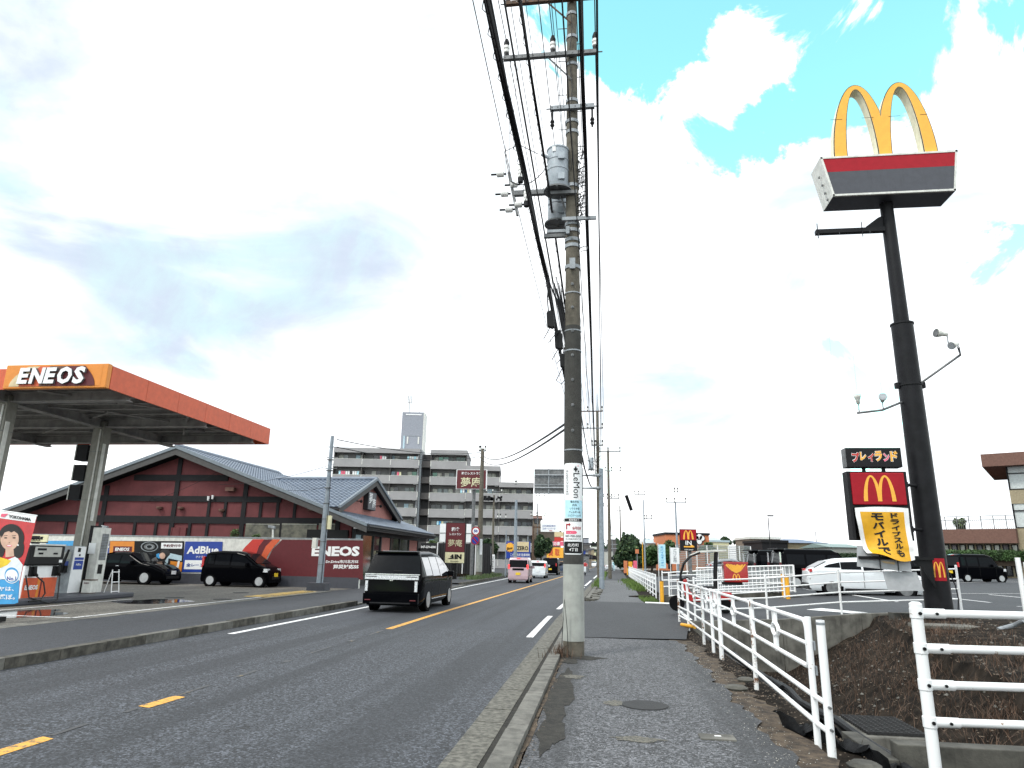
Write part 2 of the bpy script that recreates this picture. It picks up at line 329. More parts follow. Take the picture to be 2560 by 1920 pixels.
def write_on(mb, s, c, u, v, w, h, m=None, bold=.02, ext=None):   # centred at c in the plane u (right) v (up), filling w x h
    if m: mb.m(m)
    c, u, v = Vector(c), Vector(u).normalized(), Vector(v).normalized()
    write(mb, s, lambda x, y: c+u*((x-.5)*w)+v*((y-.5)*h), bold); return mb
def write_down(mb, s, c, u, v, w, h, m=None, bold=.02):           # characters stacked top to bottom
    c, u, v = Vector(c), Vector(u).normalized(), Vector(v).normalized(); n = len(s); st = h/n
    for i, ch in enumerate(s):
        cc = c+v*(h/2-st*(i+.5)); _, _, gx, gy = glyphs(ch, bold)
        gh = st*.86*min(1, gy/.8); gw = w*min(1, gx/.85)
        write_on(mb, ch, cc, u, v, gw, gh, m, bold)
    return mb
def arch_mesh(mb, c, u, v, w, h, t, ext, front='yellow_mc', side='arch_side', n=28, tt=.62):
    """two joined arches, w wide and h high, legs t thick, extruded along ext"""
    c, u, v, e = Vector(c), Vector(u).normalized(), Vector(v).normalized(), Vector(ext)
    a = w/4+t/4; P = lambda x, y, k: c+u*x+v*y+e*k
    for sgn in (-1, 1):
        cx = sgn*(w/2-a); o_ = []; i_ = []
        for j in range(n+1):
            th = PI*j/n; q = math.sin(th); y = q*h; k = math.cos(th)
            sh = lambda aa, yy, hh: aa*math.sqrt(max(0, 1-min(1, yy/hh)**1.7))
            ang = th
            yo = h*math.sin(ang); yi = (h-t*tt)*math.sin(ang)
            xo = sh(a, yo, h)*(1 if k >= 0 else -1); xi = sh(a-t, yi, h-t*tt)*(1 if k >= 0 else -1)
            cl = (lambda x: max(x, 0.0)) if sgn > 0 else (lambda x: min(x, 0.0))
            o_.append((cl(cx+xo), yo)); i_.append((cl(cx+xi), yi))
        for j in range(n):
            A, B, C_, D = o_[j], o_[j+1], i_[j+1], i_[j]
            mb.m(front); mb.quad(*[P(*p, 0) for p in (A, B, C_, D)])
            if e.length > .001:
                mb.quad(*[P(*p, 1) for p in (A, D, C_, B)])
                mb.m(side); mb.quad(P(*A, 0), P(*A, 1), P(*B, 1), P(*B, 0)); mb.quad(P(*D, 0), P(*C_, 0), P(*C_, 1), P(*D, 1))
    return mb
# ================================================================== ground
def zlot(x):
    k = [(2.3, .02), (4.8, .15), (6.6, .33), (9.7, .50), (25, .75), (60, .85)]
    if x <= k[0][0]: return .02
    for (a, b), (c, d) in zip(k, k[1:]):
        if x <= c: return b+(d-b)*(x-a)/(c-a)
    return .85
def hnoise(x, y): return math.sin(x*3.1+y*1.7)*.5+math.sin(x*7.3-y*5.1+1)*.3+math.sin(x*13.7+y*11.3)*.2
def gz(x, y):
    if x < 1.45: return -.035
    if y < 20.13 and x < 40:
        if x < 2.3: return -.02-.05*max(0, (x-1.6)/.7)+.012*hnoise(x*2, y*2)
        toe = 3.25+max(0, y-8)*.13; bot = -.62-.045*max(0, y-8)
        if x < toe:
            k = (x-2.3)/max(.3, (2.95-2.3)); z = -.07+(bot+.07)*min(1, k)
            return z+.02*hnoise(x, y)
        z = bot+(x-toe)*(.56)
        top = .42+.012*(x-7)
        d = top-z
        if d < .3: z = top-.15*math.exp(-max(0, (.3-d))*3)*1.0 if d > -9 else top
        return min(z, top)+.035*hnoise(x, y)+.012*hnoise(x*4+2, y*4)
    if 28.61 < y < 31.31 and 2.355 < x < 7.61: return -.75
    if y > 31.31 and x < 3.0: return -.02 if x < 2.0 else .0
    f = max(0, min(1, (160-y)/70)); return (zlot(x)-.012)*f
xs = [-700, -300, -120, -60, -30, -12, -8, -4, -1, 1.45, 1.6, 1.8, 2.0, 2.15, 2.3, 2.36]+[2.4+.14*i for i in range(43)]+[8.5, 8.8, 9.2, 9.7, 10.5, 11.5, 13, 15, 18, 21, 25, 32, 40, 60, 120, 300, 700]
ys = [-60, -10, 0, 2, 3.5]+[4+.2*i for i in range(81)]+[20.12, 20.14, 21, 23, 26, 28.6, 28.62, 29.5, 31.3, 31.32, 33, 40, 60, 80, 110, 160, 300, 900]
xs = sorted(set(round(x, 3) for x in xs+[2.35, 7.6, 7.62])); ys = sorted(set(ys))
g = MB().m('soil'); nx = len(xs)
for y in ys:
    for x in xs: g.v.append((x, y, gz(x, y)))
for j in range(len(ys)-1):
    for i in range(nx-1): g.f.append((j*nx+i, j*nx+i+1, (j+1)*nx+i+1, (j+1)*nx+i)); g.mi.append(0)
gro = struct('ground', g, True)
# slight drift of the street's right-hand lines and left-hand edge
def bR(y): return max(0, y-20)*.018
def bL(y): return -max(0, y-20)*.010
def strip(name, m, xl, xr, z, y0, y1, step=2.0, kind='structure', jag=None):
    b = MB().m(m); n = max(1, int((y1-y0)/step)); 
    for i in range(n+1):
        y = y0+(y1-y0)*i/n
        b.v += [(xl(y), y, z), (xr(y)+(jag(y) if jag else 0), y, z)]
        if i: b.f.append((2*i-2, 2*i-1, 2*i+1, 2*i)); b.mi.append(0)
    return struct(name, b)
road = MB().m('road_asphalt')
def rstrip(b, xl, xr, z, y0, y1, n):
    for i in range(n):
        a = y0+(y1-y0)*i/n; c = y0+(y1-y0)*(i+1)/n
        b.quad((xl(a), a, z), (xr(a), a, z), (xr(c), c, z), (xl(c), c, z))
rstrip(road, lambda y: -8.15+bL(y), lambda y: -1.28+bR(y), 0, -20, 16.4, 8)
road.m('road_new'); rstrip(road, lambda y: -8.15+bL(y), lambda y: -1.28+bR(y), 0, 16.4, 320, 40)
struct('road', road)
# sidewalks (right)
rw = MB().m('walk_rough')
def jag(y): return .10*hnoise(y*1.3, 3.7)+.05*hnoise(y*6, 1.3)
n = 110
for i in range(n):
    a = -6+(15.3+6)*i/n; c = -6+(15.3+6)*(i+1)/n
    rw.quad((-.66, a, .028), (1.56+jag(a), a, .028), (1.56+jag(c), c, .028), (-.66, c, .028))
rw.m('walk_new')
rw.quad((-.95, 15.3, .030), (1.75, 15.6, .030), (2.35, 20.1, .030), (-.95, 20.1, .030)); rw.quad((-.95, 20.1, .030), (2.35, 20.1, .030), (2.35, 28.7, .030), (-.95, 28.7, .030))
rw.m('walk_far'); rstrip(rw, lambda y: -.62+bR(y), lambda y: 1.45+bR(y)*1.15, .028, 28.7, 60, 14); rw.m('walk_new'); rstrip(rw, lambda y: -.6+bR(y), lambda y: 1.5+bR(y), .028, 60, 160, 14)
struct('sidewalk', rw)
# kerb and gutter blocks along the right of the road
kb = MB(); gt = MB()
y = -4
while y < 120:
    L = .598; sh = bR(y); jz = random.uniform(-.004, .006); step = .6
    if y > 40: L = 2.398; step = 2.4
    drop = 15.0 < y < 28.6
    gt.m('gutter_stone'); gt.box((-1.30+sh, y, -.08), (-1.0+sh, y+L-.014, .006+jz*.6)); gt.m('kerb_face'); gt.box((-.998+sh, y, -.08), (-.897+sh, y+L+.002, .001+jz*.3))
    if not drop:
        if int(round((y+4)/.6)) % 3 == 0 or y > 40: kb.m('kerb_concrete'); kb.box((-.893+sh+random.uniform(-.006, .006), y, -.08), (-.71+sh, y+(1.785 if y < 40 else L), .085+jz)); pass
    elif y > 15.3: kb.m('kerb_concrete'); kb.box((-.915+sh, y, -.08), (-.92+sh, y+L, .034))
    y += step
struct('gutter', gt); o = struct('kerb', kb)
# soil seam behind kerb
b = MB().m('dirt_pale'); rstrip(b, lambda y: -.70+bR(y), lambda y: -.66+bR(y)+.02*hnoise(y*5, 1), .034, -4, 15.2, 60); struct('ground', b)
b = MB().m('kerb_face')
def blotch(cx, cy_, rx, ry, z, n=34, k=1): b.add([(cx+rx*math.cos(2*PI*i/n)*(1+.22*math.sin(5*2*PI*i/n+k)+.14*math.sin(11*2*PI*i/n+2*k)), cy_+ry*math.sin(2*PI*i/n)*(1+.18*math.sin(4*2*PI*i/n+k)+.1*math.sin(13*2*PI*i/n)), z) for i in range(n)], [tuple(range(n))])
blotch(-.53, 9.0, .15, 1.7, .0325, k=2); blotch(-.50, 7.2, .12, .9, .0330, k=3); blotch(-.30, 12.15, .30, .22, .0320, k=1); blotch(-.60, 11.9, .20, .5, .0335, k=5); blotch(-.62, 12.3, .28, .35, .0345, k=4)
b.m('crumb'); blotch(.12, 8.5, .13, .14, .0325, k=2); blotch(-.42, 10.2, .14, .16, .0338, k=6); blotch(.30, 6.9, .22, .10, .0325, k=7)
struct('ground', b)
# dirty verge right of near sidewalk
b = MB().m('dirt_pale')
for i in range(70):
    a = 2+(15.6-2)*i/70; c = 2+(15.6-2)*(i+1)/70
    e = lambda y: 1.90+.10*hnoise(y*1.1, 9)+.05*hnoise(y*5, 2)
    b.quad((1.38, a, .012), (e(a), a, .004), (e(c), c, .004), (1.38, c, .012))
struct('ground', b)
# left side: kerb, walk, forecourt
b = MB()
y = -6
while y < 22.4:
    b.m('kerb_dark' if random.random() < .7 else 'kerb_concrete'); b.box((-8.32, y, -.1), (-8.14, y+.99, .15+random.uniform(-.004, .004))); y += 1.0
b.m('kerb_dark'); y = 22.4
b.m('kerb_concrete'); b.box((-8.34, 22.4, -.1), (-8.16, 42, .05))
while y < 30: y += 1
yy = 42
while yy < 62: b.m('kerb_dark'); b.box((-8.62-(yy-42)*.012, yy, -.1), (-8.42-(yy-42)*.012, yy+.99, .16)); yy += 1
struct('kerb', b)
b = MB().m('left_walk'); b.quad((-11.4, -20, .125), (-8.32, -20, .125), (-8.32, 22.4, .125), (-11.4, 22.4, .125))
b.quad((-11.6, 22.4, .115), (-8.34, 22.4, .048), (-8.34, 42, .048), (-11.6, 42, .115)); b.quad((-12.5, 42, .10), (-8.6, 42, .14), (-8.9, 64, .14), (-12.5, 64, .10))
b.m('walk_new'); rstrip(b, lambda y: -20, lambda y: -8.9+bL(y), .02, 64, 300, 20)
struct('sidewalk', b)
b = MB().m('kerb_concrete'); b.quad((-11.75, -20, .128), (-11.4, -20, .128), (-11.4, 29, .128), (-11.75, 29, .128)); b.m('station_concrete')
b.quad((-45, -20, .10), (-11.75, -20, .10), (-11.75, 32.3, .10), (-45, 34.3, .10)); struct('forecourt', b)
b = MB().m('lot_asphalt'); b.quad((-60, 34.4, .05), (-11.6, 32.4, .05), (-12.5, 90, .05), (-60, 90, .05)); struct('car_park', b)
b = MB().m('puddle')
pts = []
for i in range(40):
    a = 2*PI*i/40; r = 1+.18*math.sin(3*a+1)+.12*math.sin(5*a)
    pts.append((-13.9+.85*r*math.cos(a), 15.0+2.0*r*math.sin(a)*.9, .106))
b.add(pts, [tuple(range(40))])
pts = [(-13.9+1.0*math.cos(2*PI*i/24)*(1+.2*math.sin(4*PI*i/12)), 20.6+1.2*math.sin(2*PI*i/24), .106) for i in range(24)]; b.add(pts, [tuple(range(24))])
struct('puddle', b)
# markings
b = MB().m('white_line')
rstrip(b, lambda y: -7.66+bL(y)*.5, lambda y: -7.51+bL(y)*.5, .004, 13.9, 24, 6); rstrip(b, lambda y: -7.72+bL(y), lambda y: -7.57+bL(y), .004, 24, 200, 30)
for a, c in ((15.2, 21.0), (24, 30), (33.5, 38.5), (41, 44.5), (46.6, 59.3), (66.5, 105)): rstrip(b, lambda y: -1.62+bR(y)*.9, lambda y: -1.47+bR(y)*.9, .004, a, c, 8)
struct('road_marking', b)
b = MB().m('orange_line'); rstrip(b, lambda y: -4.93+bR(y)*.95, lambda y: -4.77+bR(y)*.95, .004, 15.9, 250, 50)
b.quad((-4.93, 7.3, .004), (-4.77, 7.25, .004), (-4.74, 7.85, .004), (-4.90, 7.9, .004)); b.quad((-4.95, 5.1, .004), (-4.79, 5.0, .004), (-4.77, 5.95, .004), (-4.92, 6.0, .004))
b.m('orange_faint')
for y0_, y1_, w_ in ((6.05, 6.5, .05), (7.0, 7.2, .06), (7.95, 8.6, .05), (9.2, 9.8, .07), (10.6, 10.8, .10), (11.6, 12.6, .04), (13.4, 13.7, .10), (14.6, 15.6, .07)): b.quad((-4.90, y0_, .004), (-4.90+w_, y0_, .004), (-4.91+w_, y1_, .004), (-4.92, y1_, .004))
struct('road_marking', b)
b = MB().m('white_line')
def lline(b, p, q, w, z):
    p, q = Vector(p), Vector(q); d = (q-p).normalized(); n_ = Vector((-d.y, d.x))*w/2
    b.quad((p.x+n_.x, p.y+n_.y, z), (q.x+n_.x, q.y+n_.y, z), (q.x-n_.x, q.y-n_.y, z), (p.x-n_.x, p.y-n_.y, z))
lline(b, (-14.95, 14.0), (-15.15, 21.3), .1, .108); lline(b, (-14.1, 15.0), (-12.0, 14.9), .1, .108); lline(b, (-12.02, 14.9), (-12.2, 29), .1, .108)
b.m('yellow_worn'); b.quad((-12.9, 24.2, .108), (-11.8, 24.0, .108), (-11.75, 28.6, .108), (-12.9, 29.3, .108))
struct('forecourt_marking', b)
# right car park sheet
b = MB().m('lot_asphalt')
lx = [2.35, 3.2, 4.0, 4.8, 5.7, 6.6, 7.7, 9.7, 14, 19, 25, 40, 60]
def lot(y0, y1, x0=2.35):
    X = [x for x in lx if x > x0]; X = [x0]+X
    for a, c in zip(X, X[1:]): b.quad((a, y0, zlot(a)+.012), (c, y0, zlot(c)+.012), (c, y1, zlot(c)+.012), (a, y1, zlot(a)+.012))
lot(20.3, 28.5); lot(28.5, 31.4, 7.7); lot(31.4, 70, 2.9)
struct('parking_lot', b)
b = MB().m('white_line')
def lotline(p, q, w):
    n = 8; p, q = Vector(p), Vector(q); d = (q-p).normalized(); nn = Vector((-d.y, d.x))*w/2
    for i in range(n):
        a = p+(q-p)*i/n; c = p+(q-p)*(i+1)/n
        b.quad(*[(v.x, v.y, zlot(v.x)+.018) for v in (a+nn, c+nn, c-nn, a-nn)])
lotline((6.35, 22.6), (6.95, 20.5), .5)
for x in (9.5, 12.3, 15.1): lotline((x, 24.5), (x+.2, 30.5), .12)
lotline((12, 30.8), (30, 34), .12); lotline((18, 45), (34, 56), .14); lotline((12, 22.5), (30, 24.5), .12)
lotline((2.45, 20.6), (2.6, 28), .12)
for i in range(5): lotline((20+i*2.6, 49+i*2), (18.5+i*2.6, 53+i*2), .12)
struct('parking_marking', b)
# ================================================================== vehicles
def interp(pr, y):
    if y <= pr[0][0]: return pr[0][1]
    for (a, b), (c, d) in zip(pr, pr[1:]):
        if y <= c: return b+(d-b)*(y-a)/max(c-a, 1e-6)
    return pr[-1][1]
def car(name, label, cat, loc, rz, S, group=None):
    """local: rear bumper at y=0, nose at y=L, x to the right; S is the shape sheet"""
    L, Wd, H = S['L'], S['W'], S['H']; prof = S['prof']; belt = S['belt']; zb = S.get('zb', .22); tum = S.get('tum', .16)
    root = thing(name, label, cat, loc, rz, group, local=True)
    paint = S['paint']; glass = S.get('glass', 'car_glass')
    zt = lambda y: interp(prof, y)
    def hw(y, z, top=None):
        w = Wd/2; top = zt(y) if top is None else top
        if y < .45: w *= 1-S.get('rr', .07)*((.45-y)/.45)**2
        if y > L-.9: w *= 1-S.get('fr', .17)*((y-L+.9)/.9)**2.2
        if z < belt: w *= 1-.085*((belt-z)/belt)**1.6
        else: w -= tum*((z-belt)/(H-belt))**1.15
        r = .13; d = top-z
        if d < r: w -= (r-math.sqrt(max(0, r*r-(r-d)**2)))*1.0
        if z < zb+.10: w -= .05*(1-(z-zb)/.10)
        return w
    ys = sorted(set([p[0] for p in prof]+[L*i/26 for i in range(27)]+[.06, .2, L-.06, L-.2]))
    sk = [0, .06, .16, .3, .42, .52, .62, .72, .80, .86, .91, .95, .98, 1]
    b = MB().m(paint); rings = []
    for y in ys:
        t_ = zt(y); zs = [zb+(t_-zb)*k for k in sk]
        zs[5] = min(belt, t_-.14) if t_ > belt else zs[5]
        rings.append([(hw(y, z, t_), y, z) for z in zs]+[(-hw(y, z, t_), y, z) for z in reversed(zs)])
    N = len(rings[0]); vs = [p for r in rings for p in r]
    b.add(vs, [(i*N+k, i*N+(k+1) % N, (i+1)*N+(k+1) % N, (i+1)*N+k) for i in range(len(rings)-1) for k in range(N)]+[tuple(range(N)), tuple((len(rings)-1)*N+k for k in range(N))])
    # lower trim band
    body = b.build('body', root, smooth=True)
    # wheels
    r = S.get('wr', .31)
    for wy in S['wheels']:
        for sx in (1, -1):
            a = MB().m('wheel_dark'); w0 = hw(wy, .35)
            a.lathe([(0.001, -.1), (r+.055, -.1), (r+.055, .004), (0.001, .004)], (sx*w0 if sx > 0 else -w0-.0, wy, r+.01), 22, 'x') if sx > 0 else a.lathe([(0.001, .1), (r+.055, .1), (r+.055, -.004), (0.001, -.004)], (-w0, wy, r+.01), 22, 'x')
            a.build('wheel_well_shade', root)  # flat black disc paints the shade of a wheel well the body lacks
            w = MB().m('rubber'); c = (sx*(w0-.20), wy, r)
            w.lathe([(r*.6, 0), (r*.96, 0), (r, .03*sx), (r, .18*sx), (r*.95, .212*sx), (r*.68, .214*sx), (r*.66, .13*sx), (.01, .13*sx)], c, 24, 'x')
            wh = w.build('wheel', root, smooth=True)
            q = MB().m(S.get('rim', 'alloy')); ox = sx*(w0+.014)
            for k in range(S.get('spokes', 9)):
                an = 2*PI*k/S.get('spokes', 9); d = Vector((0, math.cos(an), math.sin(an))); n_ = Vector((0, -d.z, d.y)); o_ = Vector((ox, wy, r))
                q.quad(o_+d*.03-n_*.012, o_+d*r*.66-n_*.017, o_+d*r*.66+n_*.017, o_+d*.03+n_*.012)
            q.lathe([(r*.65, 0), (r*.69, 0), (r*.69, .012*sx), (r*.65, .012*sx)], (ox-.006*sx, wy, r), 24, 'x'); q.lathe([(.05, 0), (.05, .012*sx)], (ox-.004*sx, wy, r), 12, 'x')
            rm = q.build('rim', wh)
    # side windows
    for (y0, y1, z0, z1) in S['win']:
        for sx in (1, -1):
            w = MB().m(glass); n = 8; rows = 3
            for i in range(n+1):
                y = y0+(y1-y0)*i/n; top = min(z1, zt(y)-.15); bot = min(z0, top-.01)
                for j in range(rows+1):
                    z = bot+(top-bot)*j/rows; w.v.append((sx*(hw(y, z)+.008), y, z))
            for i in range(n):
                for j in range(rows): k = i*(rows+1)+j; w.f.append((k, k+rows+1, k+rows+2, k+1)); w.mi.append(0)
            w.build('side_window', root)
    for yd in S.get('doors', []):
        for sx in (1, -1):
            w = MB().m('black'); n = 6
            for i in range(n+1):
                z = .36+(belt-.02-.36)*i/n; x_ = sx*(hw(yd, z)+.007); w.v += [(x_, yd, z), (x_, yd+.016, z)]
                if i: w.f.append((2*i-2, 2*i-1, 2*i+1, 2*i)); w.mi.append(0)
            w.build('door_seam', root)
    def across(nm, ya, yb, inset, m, za=None):
        za, z2 = zt(ya), zt(yb); n_ = Vector((0, -(z2-za), yb-ya)).normalized()
        if n_.z < 0: n_ = -n_
        wa, wb = hw(ya, za-.13)-inset, hw(yb, z2-.13)-inset; k = 6; w = MB().m(m)
        for i in range(k+1):
            f = -1+2*i/k; bow = .0
            w.v += [tuple(Vector((f*wa, ya, za))+n_*(.012)), tuple(Vector((f*wb, yb, z2))+n_*(.012))]
            if i: w.f.append((2*i-2, 2*i, 2*i+1, 2*i-1)); w.mi.append(0)
        return w.build(nm, root)
    across('rear_window', *S['rearw'], S.get('rinset', .06), S.get('rglass', glass)); across('windscreen', *S['windw'], .05, S.get('wglass', glass))
    for nm, m, x0, x1, y0, y1, z0, z1, mirror in S.get('bits', []):
        for sx in ((1, -1) if mirror else (1,)):
            MB().m(m).box((sx*x0, y0, z0), (sx*x1, y1, z1)).build(nm, root, bevel=.006)
    for sx in (1, -1):
        ym = S['mirror']; w_ = hw(ym, belt)
        MB().m(S.get('mirrorm', paint)).box((sx*(w_-.02), ym-.05, belt-.02), (sx*(w_+.20), ym+.06, belt+.15)).build('side_mirror', root, bevel=.03)
    if 'plate' in S:
        m, y, z = S['plate']; MB().m(m).box((-.165, y-.012, z), (.165, y+.012, z+.165)).build('number_plate', root)
    if 'plate2' in S:
        m, y, z = S['plate2']; MB().m(m).box((-.165, y-.012, z), (.165, y+.012, z+.165)).build('number_plate', root)
    return root
def van_prof(L, H, hood=.95, bz=.62, ws=1.25, nose=.75):   # one-box minivan
    return [(0, bz), (.03, .95), (.10, 1.08), (.20, H-.25), (.27, H-.06), (.45, H), (L*.45, H+.01), (L-ws-1.0, H-.03), (L-ws-.75, H-.1), (L-ws+.12, hood+.06), (L-.45, hood-.06), (L-.08, nose), (L, .5)]
ELG = dict(doors=(1.4, 2.4, 3.5), L=4.93, W=1.85, H=1.78, belt=1.02, tum=.27, zb=.20, rr=.12, paint='paint_black', glass='car_glass_sky', rglass='car_glass', wr=.34, wheels=(1.0, 4.0), spokes=10, mirror=3.55,
           prof=[(0, .62), (.02, .98), (.12, 1.08), (.44, 1.69), (.48, 1.74), (.65, 1.78), (2.2, 1.80), (3.0, 1.74), (3.35, 1.62), (4.15, 1.10), (4.6, .98), (4.88, .80), (4.93, .5)],
           win=[(.55, 1.35, 1.06, 1.6), (1.42, 2.35, 1.04, 1.62), (2.42, 3.62, 1.02, 1.62)], rearw=(.13, .425), windw=(3.40, 4.10), rinset=.03,
           bits=[('roof_spoiler', 'paint_black', 0, .66, .34, .62, 1.715, 1.765, True), ('tail_garnish', 'lamp_clear', 0, .82, -.04, .05, .94, 1.06, True), ('chrome_highlight', 'chrome', 0, .84, .02, .12, 1.075, 1.105, True), ('tail_lamp', 'lamp_clear', .72, .80, -.035, .03, .60, .90, True), ('garnish_lamp', 'lamp_red', .45, .80, -.04, .03, 1.005, 1.04, True),  # chrome strip under the rear glass is put in as a highlight
                 ('emblem', 'chrome', 0, .05, -.035, .0, .90, .95, True), ('rear_bumper', 'paint_black', 0, .84, -.05, .1, .25, .54, True), ('bumper_trim', 'dark_frame', 0, .62, -.075, .0, .25, .29, True), ('wiper', 'plastic_black', 0, .28, .13, .17, 1.17, 1.20, False), ('sill_trim', 'chrome', .86, .895, 1.5, 3.5, .33, .36, True),
                 ('reflector', 'maroon', .60, .78, -.074, -.05, .34, .37, True)])
elg = car('minivan', 'black minivan driving away in the near lane with a wide clear tail lamp bar', 'minivan', (-6.24, 20.45, 0), R_(0), ELG)
KEI = dict(L=3.4, W=1.48, H=1.62, belt=.95, tum=.13, zb=.2, paint='paint_black', wr=.275, wheels=(.52, 2.95), spokes=12, mirror=2.35,
           prof=[(0, .55), (.03, .95), (.18, 1.5), (.28, 1.56), (.9, 1.62), (1.7, 1.61), (2.1, 1.52), (2.8, 1.05), (3.15, .92), (3.36, .72), (3.4, .45)],
           win=[(.32, .62, 1.02, 1.42), (.68, 1.42, .98, 1.46), (1.5, 2.55, .96, 1.46)], rearw=(.05, .17), windw=(2.14, 2.78),
           bits=[('headlamp', 'lamp_clear', .42, .68, 3.02, 3.30, .68, .84, True), ('tail_lamp', 'lamp_red', .58, .70, -.01, .1, .85, 1.35, True), ('grille', 'plastic_black', 0, .36, 3.36, 3.43, .36, .5, True), ('door_handle', 'paint_black', .735, .76, 1.42, 1.56, .86, .89, True)], plate2=('plate_yellow', 3.42, .48))
car('hatchback', 'black compact car with rounded roof parked beside the blue poster and red wall', 'car', (-18.65, 31.55, .10), R_(-91), KEI)
PRI = dict(L=4.46, W=1.74, H=1.49, belt=.93, tum=.20, zb=.18, paint='paint_black', wr=.32, wheels=(.85, 3.55), spokes=12, mirror=2.9, rr=.12, fr=.22,
           prof=[(0, .60), (.03, .92), (.10, 1.02), (.55, 1.18), (1.7, 1.46), (2.1, 1.49), (2.5, 1.45), (3.35, 1.02), (3.9, .90), (4.3, .72), (4.42, .6), (4.46, .42)],
           win=[(.9, 1.5, 1.02, 1.26), (1.55, 2.15, .97, 1.32), (2.22, 3.0, .95, 1.32)], rearw=(.58, 1.65), windw=(2.55, 3.3), wglass='car_glass',
           bits=[('headlamp', 'lamp_clear', .50, .74, 3.78, 4.15, .62, .76, True), ('fog_lamp', 'lamp_clear', .62, .70, 4.25, 4.34, .34, .48, True), ('grille', 'plastic_black', 0, .5, 4.43, 4.47, .28, .40, True), ('door_handle', 'chrome', .84, .87, 2.0, 2.16, .82, .85, True)], plate2=('white_sign', 4.47, .48))
car('hatchback', 'low black hatchback with bright spoked wheels parked behind the fuel pumps', 'car', (-24.85, 31.5, .10), R_(-91), PRI)
def tall_kei(paint, H=1.74, L=3.4, Wd=1.48, glass='car_glass', **k):
    s = dict(doors=(.55, 1.42, L-.85), L=L, W=Wd, H=H, belt=1.0, tum=.08, zb=.2, paint=paint, glass=glass, wr=.27, wheels=(.52, L-.5), spokes=8, mirror=L-1.15, rr=.05,
             prof=[(0, .5), (.02, 1.0), (.08, 1.02), (.16, H-.18), (.22, H-.06), (.4, H), (L*.6, H), (L-1.05, H-.1), (L-.62, 1.08), (L-.25, .98), (L-.05, .75), (L, .45)],
             win=[(.2, .5, 1.05, H-.2), (.6, 1.35, 1.02, H-.2), (1.45, L-.75, 1.0, H-.2)], rearw=(.085, .158), windw=(L-1.02, L-.66),
             bits=[('tail_lamp', 'lamp_lit' if k.get('lit') else 'lamp_red', .60, .715, -.02, .06, .95, 1.25, True), ('rear_bumper', paint, 0, .70, -.05, .1, .28, .5, True), ('brake_lamp', 'lamp_lit' if k.get('lit') else 'lamp_red', 0, .12, .16, .24, H-.09, H-.05, True), ('headlamp', 'lamp_clear', .45, .68, L-.35, L-.1, .72, .88, True)], plate=('plate_yellow', -.055, .55) if k.get('py', 1) else ('white_sign', -.055, .55))
    return s
pk = tall_kei('paint_pink', 1.74, lit=1); pk['bits'].append(('roof_panel', 'paint_white', 0, .60, .3, 2.3, 1.735, 1.755, True)); pk['bits'].append(('tailgate_lower_glass', 'car_glass', 0, .40, -.012, .03, .86, 1.0, True))
car('tall_hatchback', 'pink boxy small car with lit brake lamps in the lane ahead of the minivan', 'car', (-5.85+.05, 48.6, 0), 0, pk)
car('hatchback', 'white small car with lit brake lamps in front of the pink car', 'car', (-5.72, 62.5, 0), 0, tall_kei('paint_white', 1.52, lit=1, py=0))
car('minivan', 'black minivan far ahead in the lane, in front of the white small car', 'minivan', (-5.65, 77, 0), 0, dict(tall_kei('paint_black', 1.85, 4.7, 1.72)))
SED = dict(L=4.4, W=1.7, H=1.42, belt=.92, tum=.2, zb=.2, paint='paint_blue', wr=.30, wheels=(.85, 3.5), mirror=2.9, prof=[(0, .6), (.03, .9), (.75, .98), (1.35, 1.38), (1.9, 1.42), (2.5, 1.38), (3.2, .98), (4.1, .82), (4.4, .5)],
           win=[(1.2, 1.9, .95, 1.25), (2.0, 3.0, .95, 1.25)], rearw=(.78, 1.32), windw=(2.55, 3.15), bits=[('tail_lamp', 'lamp_red', .5, .78, -.02, .06, .68, .84, True)])
car('saloon_car', 'dark blue saloon farthest up the lane, partly behind the big pole', 'car', (-5.5, 95, 0), 0, SED)
car('hatchback', 'white car facing out of the side lot behind the speed limit sign', 'car', (-12.3, 69.5, .03), R_(183), dict(tall_kei('paint_white', 1.5, 3.6, 1.6, glass='car_glass_light')))
car('hatchback', 'white car far up the oncoming lane beyond the pale grey post', 'car', (-2.2, 190, 0), R_(180), tall_kei('paint_white', 1.5, py=0))
car('saloon_car', 'white saloon crossing at the far end of the right sidewalk', 'car', (.6, 122, .02), R_(-80), dict(SED, paint='paint_white'))
car('hatchback', 'red car far away in the oncoming lane behind the scooter', 'car', (-3.4, 112, 0), R_(180), tall_kei('paint_red', 1.55, py=0))
# car park on the right
def place_lot(x, y): return (x, y, zlot(x)+.012)
HI = dict(L=3.95, W=1.62, H=1.93, belt=1.10, tum=.14, zb=.22, paint='paint_black', glass='car_glass', wr=.30, wheels=(.75, 3.2), spokes=8, mirror=3.25, rr=.08, doors=(1.3, 2.4), prof=[(0, .55), (.02, 1.08), (.10, 1.12), (.18, 1.76), (.26, 1.88), (.45, 1.93), (2.75, 1.93), (3.0, 1.82), (3.5, 1.2), (3.8, .98), (3.92, .8), (3.95, .5)],
          win=[(.35, 1.25, 1.16, 1.66), (1.35, 2.35, 1.16, 1.66), (2.45, 3.25, 1.12, 1.66)], rearw=(.11, .175), windw=(3.03, 3.45), rglass='car_glass_sky', bits=[('tail_lamp', 'maroon', .68, .77, -.02, .06, .80, 1.25, True), ('roof_spoiler', 'black_gloss', 0, .66, -.04, .3, 1.88, 1.95, True), ('rear_pillar_glint', 'chrome', .70, .76, -.01, .05, 1.2, 1.75, True), ('shoulder_glint', 'chrome', .79, .797, .4, 3.2, 1.10, 1.112, True)])  # chrome strips on rear pillar and shoulder stand in for white reflections
car('van', 'long black van nearest the white mesh railing in the right car park', 'van', place_lot(8.75, 37.4), R_(-80), HI)
